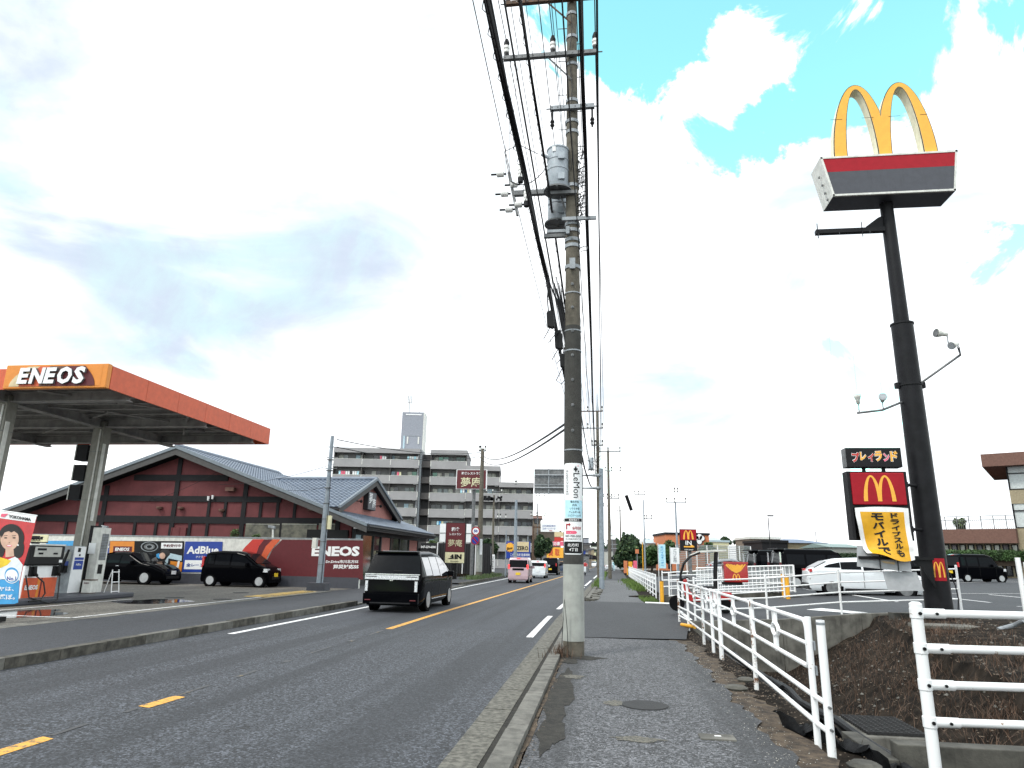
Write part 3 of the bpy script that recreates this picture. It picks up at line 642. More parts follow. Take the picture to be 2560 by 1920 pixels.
car('van', 'second black van standing just behind the long black van', 'van', place_lot(8.15, 40.6), R_(-78), HI)
WC = dict(doors=(1.15, 2.0, 3.0), L=4.35, W=1.79, H=1.50, belt=.98, tum=.24, zb=.22, paint='paint_white', wr=.345, wheels=(.85, 3.45), spokes=10, rim='galv_dark', mirror=2.75, rr=.13,
          prof=[(0, .62), (.05, .95), (.22, 1.08), (.75, 1.36), (1.2, 1.46), (1.9, 1.50), (2.4, 1.44), (3.1, 1.05), (3.8, .94), (4.25, .75), (4.35, .5)],
          win=[(.62, 1.2, 1.10, 1.32), (1.22, 1.95, 1.04, 1.34), (2.02, 2.9, .99, 1.34)], rearw=(.25, .72), windw=(2.45, 3.05), bits=[('tail_lamp', 'lamp_red', .50, .86, .06, .16, .92, 1.04, True), ('rear_bumper', 'plastic_black', 0, .76, -.03, .1, .26, .5, True), ('lower_cladding', 'plastic_black', .86, .90, 1.3, 3.0, .24, .33, True), ('door_handle', 'chrome', .885, .90, 1.35, 1.5, .9, .93, True)])
car('suv', 'white crossover car with dark spoked wheels parked behind the torn yellow sign cover', 'car', place_lot(8.15, 29.9), R_(-96), WC)
nb = tall_kei('paint_black', 1.79, 3.4, 1.48, lit=0)
car('tall_hatchback', 'black boxy small car parked before the hedge, right of the sign pole', 'car', place_lot(23.0, 50.0), R_(-78), nb)
car('tall_hatchback', 'black boxy small car half hidden by the sign pole', 'car', place_lot(21.5, 54.5), R_(-60), tall_kei('paint_black', 1.72))
car('hatchback', 'black hatchback between the sign pole and the brown annex', 'car', place_lot(18.0, 52.5), R_(-70), tall_kei('paint_black', 1.55))
car('hatchback', 'grey car parked behind the tall wire net', 'car', place_lot(9.0, 62), R_(-88), dict(WC, paint='paint_grey'))
car('hatchback', 'dark car roof just above the white crossover in the right car park', 'car', place_lot(13.0, 44), R_(-80), tall_kei('paint_black', 1.5))
# delivery trike with roof
tr = thing('delivery_trike', 'red roofed delivery scooter with a red food box standing inside the white railing', 'scooter', place_lot(3.95, 22.9), R_(86), local=True)
b = MB().m('paint_red'); b.prism([(-.22, y, z) for y, z in ((.35, .32), (1.25, .30), (1.38, .5), (1.42, .95), (1.30, 1.0), (1.2, .6), (.95, .45), (.45, .45))], (.44, 0, 0)); b.build('body', tr, bevel=.03)
b = MB().m('paint_red'); b.box((-.34, -.05, .34), (.34, .55, .62)); b.build('rear_cowl', tr, bevel=.06)
b = MB().m('plastic_black'); b.box((-.17, .42, .62), (.17, .95, .78)); b.build('seat', tr, bevel=.05)
def two_wheel(t, c, r, w, m='rubber'):
    q = MB().m(m); q.lathe([(r*.55, -w/2), (r*.93, -w/2), (r, -w/4), (r, w/4), (r*.93, w/2), (r*.55, w/2)], c, 22, 'x'); o = q.build('wheel', t, smooth=True)
    q = MB().m('galv'); q.lathe([(r*.5, -w*.3), (r*.58, -w*.3), (r*.58, w*.3), (r*.5, w*.3)], c, 20, 'x')
    for k in range(6):
        a = PI*k/3; q.tube([c, (c[0], c[1]+math.cos(a)*r*.55, c[2]+math.sin(a)*r*.55)], .014, 5)
    q.build('rim', o)
two_wheel(tr, (0, 1.62, .24), .24, .1); two_wheel(tr, (-.30, .18, .21), .21, .12); two_wheel(tr, (.30, .18, .21), .21, .12)
b = MB().m('plastic_black'); b.tube([(0, 1.60, .26), (0, 1.40, .85), (0, 1.32, 1.02)], .035); b.tube([(-.32, 1.22, 1.0), (-.2, 1.3, 1.04), (.2, 1.3, 1.04), (.32, 1.22, 1.0)], .02); b.box((-.1, 1.38, .86), (.1, 1.5, 1.0)); b.build('handlebar', tr)
b = MB().m('frame_white'); 
pr = [(1.50, .78), (1.46, 1.15), (1.36, 1.45), (1.15, 1.68), (.85, 1.80), (.45, 1.84), (.05, 1.85)]
for (y0, z0), (y1, z1) in zip(pr[3:], pr[4:]): b.obox((-.30, y0, z0), (.6, 0, 0), (0, y1-y0, z1-z0), (0, 0, .055))
b.build('roof', tr)
b = MB().m('plastic_black')
for sx in (-.30, .30): b.tube([(sx*(.7 if i < 2 else 1), y, z) for i, (y, z) in enumerate(pr[:5])], .03)
for sx in (-.24, .24): b.tube([(sx, .42, .6), (sx, .40, 1.2), (sx*1.1, .34, 1.83)], .042)
b.build('roof_frame', tr)
b = MB().m('clear_panel')
for (y0, z0), (y1, z1) in zip(pr[:4], pr[1:5]): b.quad((-.27, y0, z0), (.27, y0, z0), (.27, y1, z1), (-.27, y1, z1))
b.build('windshield', tr)
b = MB().m('lamp_clear'); b.lathe([(.07, 0), (.07, .06)], (0, 1.40, .8), 14, 'y'); b.build('headlamp', tr)
bx = MB().m('paint_red'); bx.box((-.32, -.56, .92), (.32, .16, 1.50)); bo = bx.build('delivery_box', tr, bevel=.04)
b = MB().m('paint_red'); b.box((-.33, -.57, 1.48), (.33, .17, 1.54)); b.build('box_lid', bo); MB().m('plastic_black').box((-.25, -.38, .84), (.25, .2, .92)).build('box_mount', bo)
b = MB()
arch_mesh(b, (-.325, -.20, .98), (0, -1, 0), (0, 0, 1), .24, .20, .036, (0, 0, 0)); arch_mesh(b, (0, -.565, 1.0), (1, 0, 0), (0, 0, 1), .20, .16, .032, (0, 0, 0)); b.build('arch_emblem', bo)
b = MB().m('yellow_mc')
for k in range(34):
    y = -.50+.018*k+random.uniform(-.01, .01); z = 1.46+random.uniform(-.05, .02); a = random.uniform(-.5, .5)
    b.quad((-.324-.0003*k, y, z), (-.324-.0003*k, y+.028, z), (-.324-.0003*k, -.2+(y+.2)*.4+.03*a, 1.26-.06*(1-abs(k-17)/17)), (-.324-.0003*k, -.2+(y+.2)*.4-.02, 1.26-.06*(1-abs(k-17)/17)))
    x = -.26+.0155*k; b.quad((x, -.566, z), (x+.03, -.566, z), (x*.35+.02*a, -.566, 1.22-.06*(1-abs(k-17)/17)), (x*.35, -.566, 1.22-.06*(1-abs(k-17)/17)))
b.build('fries_picture', bo)
# distant scooter with rider on the road
sc_ = thing('scooter', 'small white scooter with a rider in red coming along the far lane', 'scooter', (-1.9, 80, 0), R_(180), local=True)
two_wheel(sc_, (0, 0, .22), .22, .1); two_wheel(sc_, (0, 1.25, .22), .22, .1)
MB().m('paint_white').prism([(-.15, y, z) for y, z in ((0, .4), (.9, .25), (1.1, .95), (1.25, .95), (1.2, .3), (.5, .2), (0, .25))], (.3, 0, 0)).build('body', sc_, bevel=.03)
# ------------------------------------------------------------------ people (continuous skinned bodies)
def figure(label, loc, rz, joints, edges, radii, mats_fn, extra=None):
    me = bpy.data.meshes.new('person'); me.from_pydata(joints, edges, []); o = bpy.data.objects.new('person', me); COL.objects.link(o)
    md = o.modifiers.new('skin', 'SKIN'); me.skin_vertices or None
    for i, r in enumerate(radii): me.skin_vertices[0].data[i].radius = (r, r*.8)
    me.skin_vertices[0].data[0].use_root = True
    sb = o.modifiers.new('sub', 'SUBSURF'); sb.levels = 1; sb.render_levels = 1
    dg = bpy.context.evaluated_depsgraph_get(); m2 = bpy.data.meshes.new_from_object(o.evaluated_get(dg)); bpy.data.objects.remove(o)
    o = bpy.data.objects.new('person', m2); COL.objects.link(o); o.location = loc; o.rotation_euler = (0, 0, rz)
    m2.materials.clear(); ms = ['skin', 'paint_blue', 'cyan_tint', 'black', 'paint_red', 'white']
    for k in ms: m2.materials.append(MATS[k])
    for p in m2.polygons: p.use_smooth = True; p.material_index = ms.index(mats_fn(p.center))
    tag(o, label, 'person'); 
    h = joints[5]
    q = MB().m('hair'); q.lathe([(.01, -.02), (.085, .0), (.105, .06), (.09, .13), (.01, .165)], (h[0], h[1]-.01, h[2]+.0), 14); q.build('hair', o, smooth=True)
    return o
J = [(0, 0, .92), (0, 0, 1.15), (0, 0, 1.38), (0, .01, 1.47), (0, .02, 1.53), (0, .02, 1.60), (0, .02, 1.68),
     (-.18, 0, 1.38), (-.22, -.02, 1.10), (-.22, .06, .86), (.18, 0, 1.38), (.22, .03, 1.10), (.22, .12, .88),
     (-.10, 0, .86), (-.11, .10, .48), (-.11, .06, .08), (.10, 0, .86), (.11, -.05, .48), (.11, -.16, .10), (-.11, .18, .04), (.11, -.05, .04), (-.22, .10, .78), (.22, .16, .80)]
Ed = [(0, 1), (1, 2), (2, 3), (3, 4), (4, 5), (5, 6), (2, 7), (7, 8), (8, 9), (2, 10), (10, 11), (11, 12), (0, 13), (13, 14), (14, 15), (0, 16), (16, 17), (17, 18), (15, 19), (18, 20), (9, 21), (12, 22)]
Rd = [.15, .14, .16, .06, .055, .10, .085, .07, .05, .04, .07, .05, .04, .10, .07, .045, .10, .07, .045, .035, .035, .03, .03]
figure('person in a pale blue shirt walking far along the right sidewalk', (1.95, 118, .03), R_(180), J, Ed, Rd, lambda c: 'cyan_tint' if .9 < c.z < 1.45 and abs(c.x) < .3 else ('skin' if c.z > 1.45 or (abs(c.x) > .17 and c.z > .7) else 'cyan_tint' if c.z > .1 else 'white'))
figure('person in dark clothes walking beside the one in pale blue', (1.35, 121, .03), R_(180), J, Ed, Rd, lambda c: 'skin' if c.z > 1.45 else ('paint_red' if .9 < c.z else 'black'))
Js = [(0, .35, .82), (0, .38, 1.05), (0, .42, 1.28), (0, .43, 1.36), (0, .44, 1.42), (0, .44, 1.49), (0, .44, 1.58), (-.18, .42, 1.28), (-.26, .65, 1.08), (-.25, .95, 1.0), (.18, .42, 1.28), (.26, .65, 1.08), (.25, .95, 1.0),
      (-.12, .45, .8), (-.15, .85, .72), (-.14, .80, .35), (.12, .45, .8), (.15, .85, .72), (.14, .80, .35), (-.14, .92, .31), (.14, .92, .31), (-.24, 1.04, 1.0), (.24, 1.04, 1.0)]
figure('person in red jacket and white helmet riding the far scooter', (-1.9, 80, 0), R_(180), Js, Ed, Rd, lambda c: 'white' if c.z > 1.42 else 'paint_red' if c.z > .9 else 'black')
# ================================================================== the near utility pole
X_, Y_, Z_ = Vector((1, 0, 0)), Vector((0, 1, 0)), Vector((0, 0, 1))
def insulator(b, x, y, z, s=1.0):
    b.m('porcelain'); b.lathe([(.03*s, 0), (.055*s, .02*s), (.055*s, .07*s), (.035*s, .08*s), (.06*s, .10*s), (.06*s, .15*s), (.04*s, .17*s)], (x, y, z), 12)
    b.m('wire'); b.lathe([(.05*s, 0), (.055*s, .06*s), (.03*s, .14*s), (.02*s, .15*s)], (x, y, z+.17*s), 12); b.lathe([(.045*s, -.08*s), (.045*s, 0)], (x, y, z), 12)
PX, PY = -.50, 12.4
def prad(z): return .182-(.182-.098)*z/14.2
up = thing('utility_pole', 'tall concrete utility pole with two transformers standing at the kerb of the near sidewalk', 'utility pole', (PX, PY, 0))
b = MB().m('pole_concrete'); b.tube([(PX, PY, -.3+14.5*i/24) for i in range(25)], [prad(-.3+14.5*i/24) for i in range(25)], 28, True)
shaft = b.build('shaft', up, smooth=True)
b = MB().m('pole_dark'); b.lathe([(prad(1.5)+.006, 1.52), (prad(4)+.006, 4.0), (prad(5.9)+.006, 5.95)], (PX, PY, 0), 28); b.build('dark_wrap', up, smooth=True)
b = MB().m('pole_pale'); b.lathe([(prad(.3)+.008, .27), (prad(1)+.008, 1.0), (prad(1.55)+.009, 1.535)], (PX, PY, 0), 32); b.build('pale_cover', up, smooth=True)
b = MB().m('galv')
for z in (13.15, 12.55, 11.85, 10.95, 10.45, 10.2, 8.95, 8.1, 7.95, 7.75, 7.62, 7.17): b.lathe([(prad(z)+.004, z-.035), (prad(z)+.018, z-.035), (prad(z)+.018, z+.035), (prad(z)+.004, z+.035)], (PX, PY, 0), 20)
for z in (6.62, 5.85, 5.45, 3.55): b.lathe([(prad(z)+.004, z-.012), (prad(z)+.014, z-.012), (prad(z)+.014, z+.012), (prad(z)+.004, z+.012)], (PX, PY, 0), 20)
b.build('steel_band', up)
b = MB().m('galv_dark')
z = 3.9
while z < 8: b.tube([(PX+.0, PY-prad(z)+.02, z), (PX+.0, PY-prad(z)-.035, z)], .013, 6); b.lathe([(.03, -.004), (.03, .004)], (PX, PY-prad(z)-.01, z), 10, 'y'); z += .48
z = 8.2; k = 0
while z < 13.2: b.tube([(PX, PY, z), (PX+(-.30 if k % 2 else .26), PY, z+.01)], .009, 5); z += .42; k += 1
b.build('climbing_step', up)
def xarm(z, x0, x1, m, brace=True):
    b = MB().m(m); b.box((x0, PY-.22, z-.045), (x1, PY-.13, z+.045))
    b.m('galv_dark')
    for x in [x0+.12*i for i in range(int((x1-x0)/.12))]: b.box((x+.03, PY-.225, z-.012), (x+.055, PY-.219, z+.012))
    b.tube([(x0-.08, PY-.17, z), (x0, PY-.17, z)], .014, 6); b.tube([(x1, PY-.17, z), (x1+.09, PY-.17, z)], .014, 6)
    a = b.build('crossarm', up)
    if brace: MB().m(m).tube([(x0+.95, PY-.16, z-.03), (PX, PY-.15, z-.62)], .018, 6).build('arm_brace', a)
    return a
a1 = xarm(13.44, -1.98, .06, 'rust'); a2 = xarm(12.02, -1.96, .06, 'galv_dark'); a3 = xarm(10.7, -.95, -.03, 'galv', False)
for arm, z in ((a1, 13.44), (a2, 12.02)):
    for x in (-1.9, -.90, .0): q = MB(); insulator(q, x, PY-.17, z+.13, 1.15); q.build('insulator', arm)
for x in (-.9, -.08): q = MB().m('wire'); q.tube([(x, PY-.17, 10.66), (x, PY-.2, 10.2)], .022, 6); q.lathe([(.03, 0), (.05, .03), (.03, .08), (.05, .11), (.03, .16)], (x, PY-.2, 10.25), 10); q.build('insulator', a3)
def transformer(x, y, z0, h, parent):
    t = MB().m('tank'); t.lathe([(.20, .06), (.215, .08), (.215, h*.45), (.225, h*.45+.01), (.225, h*.45+.04), (.215, h*.45+.05), (.215, h*.68), (.225, h*.68+.01), (.225, h*.68+.04), (.215, h*.68+.05), (.215, h*.93), (.23, h*.94), (.23, h*.97), (.18, h), (.02, h+.01)], (x, y, z0), 28)
    o = t.build('transformer', parent, smooth=True)
    q = MB().m('galv_dark'); q.lathe([(.285, 0), (.285, .03), (.21, .05), (.21, 0), (.285, -.001)], (x, y, z0), 28)
    for k in range(4): q.obox((x-.27, y-.02, z0-.02), (.54, 0, 0), (0, .04, 0), (0, 0, .03)) if k == 0 else q.obox((x-.02, y-.27, z0-.02), (.04, 0, 0), (0, .54, 0), (0, 0, .03)) if k == 1 else None
    q.build('base_ring', o)
    q = MB().m('tank'); q.box((x+.02, y-.25, z0+.16), (x+.15, y-.18, z0+.30)); q.box((x+.02, y-.25, z0+.62), (x+.15, y-.18, z0+.76)); q.m('white'); q.box((x-.10, y-.222, z0+h*.82), (x-.03, y-.21, z0+h*.93)); q.m('tank'); q.tube([(x-.16, y-.12, z0+h*.72), (x-.32, y-.16, z0+h*.80)], .035, 10); q.build('terminal_box', o)
transformer(-.79, PY-.1, 8.80, .98, up); transformer(-.82, PY+.50, 8.38, .95, up)
b = MB().m('galv_dark'); b.box((-1.72, PY-.05, 8.82), (PX, PY+.05, 8.92)); b.box((-.95, PY-.22, 8.70), (-.4, PY-.14, 8.77)); b.tube([(-.75, PY, 8.85), (PX-.12, PY, 8.35)], .02, 6); b.box((-1.1, PY+.3, 8.02), (PX, PY+.38, 8.1)); arm = b.build('side_arm', up)
b = MB().m('galv_dark'); b.obox((-1.84, PY-.04, 9.35), (.05, 0, 0), (0, .07, 0), (.20, 0, -.98)); b.build('rack', arm)
for i, z in enumerate((9.32, 9.06, 8.86, 8.6, 8.5)):
    q = MB(); sx = -1.88+.05*i+(.14 if i % 2 else -.1); q.m('porcelain'); q.lathe([(.05, -.08), (.062, -.07), (.062, .06), (.05, .07)], (sx, PY-.03, z), 12, 'x'); q.m('wire'); q.lathe([(.02, -.2), (.02, .12)], (sx, PY-.03, z), 6, 'x'); q.build('insulator', arm)
for x, z in ((-1.55, 9.1), (-1.42, 8.55)):
    q = MB().m('porcelain'); q.lathe([(.05, .05), (.06, .06), (.06, .12), (.05, .13), (.06, .14), (.06, .20), (.05, .21), (.06, .22), (.06, .28), (.05, .29), (.055, .36)], (x, PY-.12, z), 12); q.m('wire'); q.lathe([(.055, -.05), (.06, .05)], (x, PY-.12, z), 12); q.build('fuse_cutout', arm)
b = MB().m('galv'); b.box((-.70, PY-.2, 8.12), (-.02, PY-.15, 8.19)); b.box((-1.0, PY-.19, 7.87), (-.55, PY-.13, 7.93)); b.box((-.62, PY-.22, 7.82), (-.55, PY-.14, 7.98))
for z in (8.15, 7.8, 7.65): 
    for k in range(7): a = PI*(.15+.7*k/6); 
b.box((-.55, PY-.21, 7.08), (-.44, PY-.16, 7.30)); b.build('bracket', up)
# bracket hooks to the right
b = MB().m('galv_dark')
for z in (9.6, 9.3, 8.98, 8.75, 8.5, 8.25, 7.55):
    b.tube([(PX+.1, PY-.05, z), (PX+.24, PY-.12, z+.03), (PX+.30, PY-.12, z+.0), (PX+.28, PY-.12, z-.06), (PX+.16, PY-.08, z-.06)], .010, 5)
b.build('cable_hook', up)
b = MB().m('sack')
for i in range(40):
    a = random.uniform(0, 6.28); z = random.uniform(8.2, 9.9); x = PX+.17+.08*math.cos(a)
    b.tube([(PX+.1, PY-.1, z), (x, PY-.15, z+random.uniform(-.08, .08)), (PX+.12+random.uniform(0, .1), PY-.1, z-random.uniform(.05, .25))], .008, 4, False)
for i in range(6):
    pts = [(PX+random.uniform(-.03, .03)+.02*math.sin(k), PY-prad(9.5)-.02, 13-k*.5) for k in range(10)]; 
b.tube([(PX-.02+.03*math.sin(k*1.3), PY-prad(10)-.035, 13.1-k*.32) for k in range(13)], .010, 5, False); b.build('loose_lead', up)
# wrapped advertisement board
def cyl(f, r, a0, a1, z0, z1):
    return lambda x, y: (PX+r*math.sin(a0+(a1-a0)*x), PY-r*math.cos(a0+(a1-a0)*x), z0+(z1-z0)*y)
AZ0, AZ1 = 1.70, 3.30; ra = prad(2.5)+.012; A0, A1 = -1.12, 1.22; A0 = -1.15; A1 = 1.15
def cpatch(b, m, r, a0, a1, z0, z1, corner=0, n=20):
    b.m(m); ps = []
    W_ = (a1-a0)*r
    rows = 14
    for j in range(rows+1):
        z = z0+(z1-z0)*(.5-.5*math.cos(PI*j/rows)) if corner else z0+(z1-z0)*j/rows
        d = min(z-z0, z1-z); inset = 0
        if corner and d < corner: inset = (corner-math.sqrt(max(0, corner**2-(corner-d)**2)))/r
        ps.append([(PX+r*math.sin(a), PY-r*math.cos(a), z) for a in [a0+inset+(a1-a0-2*inset)*i/n for i in range(n+1)]])
    o = len(b.v); b.v += [p for r_ in ps for p in r_]
    for j in range(rows):
        for i in range(n): k = o+j*(n+1)+i; b.f.append((k, k+1, k+n+2, k+n+1)); b.mi.append(b.cur)
b = MB(); cpatch(b, 'white_sign', ra, A0, A1, AZ0, AZ1, .06); adb = b.build('advertisement_board', up, smooth=True)
b = MB(); cpatch(b, 'black', ra+.003, A0+.10, A1-.10, 1.72, 1.92, .02); cpatch(b, 'cyan_tint', ra+.003, A0+.30, A1-.08, 2.33, 2.64); cpatch(b, 'timber', ra+.003, A0+.16, A1-.16, 2.266, 2.318); b.build('colour_field', adb)
r2 = ra+.005
def cw(b, s, a0, a1, z0, z1, m, bold=.02, rot=False):
    b.m(m)
    write(b, s, (lambda x, y: (PX+r2*math.sin(a0+(a1-a0)*y), PY-r2*math.cos(a0+(a1-a0)*y), z1+(z0-z1)*x)) if rot else (lambda x, y: (PX+r2*math.sin(a0+(a1-a0)*x), PY-r2*math.cos(a0+(a1-a0)*x), z0+(z1-z0)*y)), bold, 2)
b = MB(); cw(b, 'LeMon', .06, .74, 2.68, 3.12, 'black', .0, True)
for i, ch in enumerate('みんなのクリニック市川'): cw(b, ch, -.72, -.46, 3.14-.041*i, 3.14-.041*i+.034, 'black', .005)
b.m('black')
for da, dz, s in ((.30, 3.19, 1), (.58, 3.15, .42)):
    q = lambda x, y: (PX+r2*math.sin(da+x), PY-r2*math.cos(da+x), dz+y)
    for w, h in ((.20*s, .018*s), (.07*s, .048*s)): b.quad(q(-w, -h), q(w, -h), q(w, h), q(-w, h))
b.m('pinkred'); b.quad(*[(PX+r2*math.sin(a), PY-r2*math.cos(a), z) for a, z in ((.48, 3.245), (.62, 3.235), (.55, 3.265))])
for i, t_ in enumerate(('整形外科', '内科', 'リウマチ科', 'アレルギー科', 'リハビリテーション科')): w = (.42, .22, .5, .6, .66)[i]; cw(b, t_, .18-w, .18+w, 2.588-.060*i, 2.588-.060*i+.042, 'timber', .01)
cw(b, '駐車場あり', -.38, .62, 2.273, 2.311, 'white', .01); cw(b, '信号右折', -.05, .88, 2.125, 2.178, 'red_mc', .02)
b.m('red_mc'); q = lambda a, z: (PX+r2*math.sin(a), PY-r2*math.cos(a), z)
b.quad(q(-.72, 2.13), q(-.60, 2.13), q(-.60, 2.20), q(-.72, 2.20)); b.quad(q(-.72, 2.199), q(-.35, 2.199), q(-.35, 2.224), q(-.72, 2.224)); b.quad(q(-.38, 2.179), q(-.22, 2.212), q(-.38, 2.245))
b.m('pinkred'); b.quad(*[q(a_, z_) for a_, z_ in ((-.74, 2.05), (-.5, 2.05), (-.25, 2.05), (0, 2.05), (.25, 2.05), (.42, 2.078), (.25, 2.105), (0, 2.105), (-.25, 2.105), (-.5, 2.105), (-.74, 2.105))])
cw(b, '047-700-5020', -.80, .86, 1.995, 2.033, 'black', .01); cw(b, '市川市柏井町3丁目', -.80, .86, 1.945, 1.980, 'timber', .0); b.build('lettering', adb)
b = MB(); cw(b, '北方町', -.55, .60, 1.835, 1.89, 'white', .012); cw(b, '4丁目', -.36, .46, 1.755, 1.81, 'white', .012); b.build('lettering', adb)
# ------------------------------------------------------------------ overhead cables
def sag(p, q, s, n=14):
    p, q = Vector(p), Vector(q); return [p+(q-p)*(i/n)-Z_*s*4*(i/n)*(1-i/n) for i in range(n+1)]
def wire(name, label, pts, r, group=None, n=5, cat='cable'):
    return tag(MB().m('wire').tube(pts, r, n, False).build(name, smooth=True), label, cat, group)
FP = Vector((-.22, 54.5, 0))
HVX = {'left': -1.9, 'middle': -.90, 'right': .0}
for nm, x in HVX.items():
    for z, lv in ((13.85, 'upper'), (12.42, 'lower')):
        b = MB().m('wire'); b.tube(sag((x-.1, -24, z+.1), (x, PY-.17, z), .5), .0095, 5, False); b.tube(sag((x, PY-.17, z), (FP.x+(x+.5)*1.0, FP.y, z), .7), .0095, 5, False)
        tag(b.build('power_line'), '%s of the three bare wires on the %s crossarms of the near pole' % (nm, lv), 'cable')
# thick black communication bundle, left
def bundle(name, label, pts, r, coil=.05, tie=True):
    b = MB().m('wire'); b.tube(pts, r, 7, False)
    for k in range(3): b.tube([p+Vector((r*1.3*math.cos(k*2.1+i*.35), 0, r*1.3*math.sin(k*2.1+i*.35))) for i, p in enumerate(pts)], r*.55, 5, False)
    if coil:   # lashing loops hanging below
        L_ = [(pts[i+1]-pts[i]).length for i in range(len(pts)-1)]
        for i in range(len(pts)-1):
            for f in (.0, .5):
                p = pts[i].lerp(pts[i+1], f); q = pts[i].lerp(pts[i+1], min(1, f+.45)); m_ = (p+q)/2-Z_*coil-X_*coil*.8
                b.tube([p, p.lerp(m_, .6)-Z_*coil*.2, m_, q.lerp(m_, .6)-Z_*coil*.2, q], .005, 4, False)
    return tag(b.build(name, smooth=True), label, 'cable')
pB = Vector((PX-.24, PY-.1, 6.15))
bundle('cable_bundle', 'thickest black cable bundle running from top left down to the near pole', sag((-1.15, -8, 7.4), (-1.02, 12.6, 7.05), .18, 30)+sag((-1.02, 12.9, 7.03), (-.75, 54.4, 7.3), .75, 24), .026, .07)
bundle('cable_bundle', 'second black cable bundle just right of the thickest one', sag((-1.0, -8, 8.9), (-.93, 12.3, 8.6), .2, 26)+sag((-.93, 12.6, 8.6), (-.7, 54.4, 8.5), .7, 20), .014, .05)
bundle('cable_bundle', 'thick black cable passing over the right edge of the near pole', sag((-.10, -8, 9.0), (-.20, 12.15, 8.2), .15, 26)+sag((-.20, 12.3, 8.2), (-.42, 54.3, 8.2), .8, 20), .020, .03)
wire('service_cable', 'thin black wire hanging left of the bundles on the near pole', sag((-1.55, -8, 9.9), (-1.75, 12.4, 9.2), .2)+sag((-1.7, 12.5, 8.9), (-.8, 54.4, 8.1), .7), .008)
wire('service_cable', 'thin black wire between the two bundles left of the pole', sag((-1.2, -8, 9.9), (-1.05, 12.4, 9.4), .2)+sag((-1.05, 12.5, 9.4), (-.8, 54.4, 8.9), .7), .010)
wire('earth_wire', 'thin wire low beside the right crossarm ends of the near pole', sag((.07, -8, 10.9), (.02, 12.3, 10.5), .15)+sag((.02, 12.3, 10.5), (.1, 54.4, 10.4), .6), .010)
wire('earth_wire', 'second thin wire close under the right crossarm ends', sag((.03, -8, 8.6), (.03, 12.3, 8.15), .15)+sag((.03, 12.3, 8.15), (0.0, 41.5, 7.0), .5), .012)
for i, (x, z, r_, lb) in enumerate(((-1.32, 9.6, .008, 'thin cable nearest the thick bundle on its left, above the road side'), (-1.45, 10.4, .007, 'thin cable second left of the thick bundle'), (-.86, 9.9, .008, 'thin cable passing just left of the upper transformer'), (-.72, 10.6, .007, 'thin cable passing right behind the upper transformer'), (-1.12, 8.3, .010, 'thin cable tucked close along the right side of the thick bundle'), (-1.22, 11.2, .006, 'thinnest high cable left of the near pole'), (-.36, 7.4, .010, 'thin cable right of the pole, lower than the thick one'), (-.28, 9.6, .007, 'thin cable rising right of the pole beside the thick one'))):
    wire('service_cable', lb, sag((x+.05, -8, z+.4), (x, 12.4, z), .2)+sag((x, 12.4, z), (-.5+(x+.5)*.5, 54.4, z-.2), .8), r_)
wire('service_cable', 'cable looping from the rack to the upper transformer', sag((-1.75, PY-.1, 9.1), (-.95, PY-.1, 9.5), .25), .010)
wire('service_cable', 'cable curving from the rack up to the middle crossarm', [(-1.8, PY-.1, 9.3), (-1.9, PY-.1, 9.8), (-1.6, PY-.1, 9.95), (-1.2, PY-.1, 9.7)], .009)
for i, x in enumerate((-1.78, -1.7, -1.62)): wire('drop_wire', '%s of the three fine wires dropping from the middle crossarm to the rack' % ('left', 'middle', 'right')[i], [(x-.02, PY-.17, 12.0), (x-.1, PY-.17, 10.5), (x-.08, PY-.1, 9.2-.2*i)], .005)
# splice boxes hanging on the bundle
for i, (x, y, z, s, lb) in enumerate(((-.93, 12.3, 6.05, .9, 'largest black splice box hanging left of the near pole'), (-.78, 12.45, 5.68, 1, 'black splice box with looped cables just below the largest one'), (-.70, 12.5, 5.28, .72, 'smallest black splice box, lowest beside the near pole'))):
    t = thing('splice_box', lb, 'splice box', (x, y, z)); q = MB().m('black'); q.prism([(x-.075*s, y-.06, z+.16*s), (x-.05*s, y-.06, z+.21*s), (x+.04*s, y-.06, z+.22*s), (x+.08*s, y-.06, z+.12*s), (x+.09*s, y-.06, z-.14*s), (x+.05*s, y-.06, z-.17*s), (x-.06*s, y-.06, z-.13*s)], (0, .12, 0)); q.build('case', t, bevel=.01)
    q = MB().m('wire'); q.tube([(x-.03, y, z+.2*s), (x-.05, y, z+.4), (-.98, 12.4, 6.95)], .012, 5); q.tube([(x, y, z-.15*s), (x-.12, y, z-.36), (x-.02, y, z-.44), (x+.08, y, z-.3), (-.66, 12.5, z-.1)], .009, 5); q.build('cable_loop', t)
b = MB().m('wire')
for i in range(9): b.tube([(-1.0+.03*i, 12.4+.3*(i % 3), 7.0), (-.82+.015*i, 12.4, 6.5), (-.72+.01*i, 12.4, 6.0+.02*i), (PX-.14, 12.35, 5.6+.06*i)], .010, 5, False)
tag(b.build('cable_tail', smooth=True), 'tangle of cable tails bending from the bundle into the left side of the near pole', 'cable')
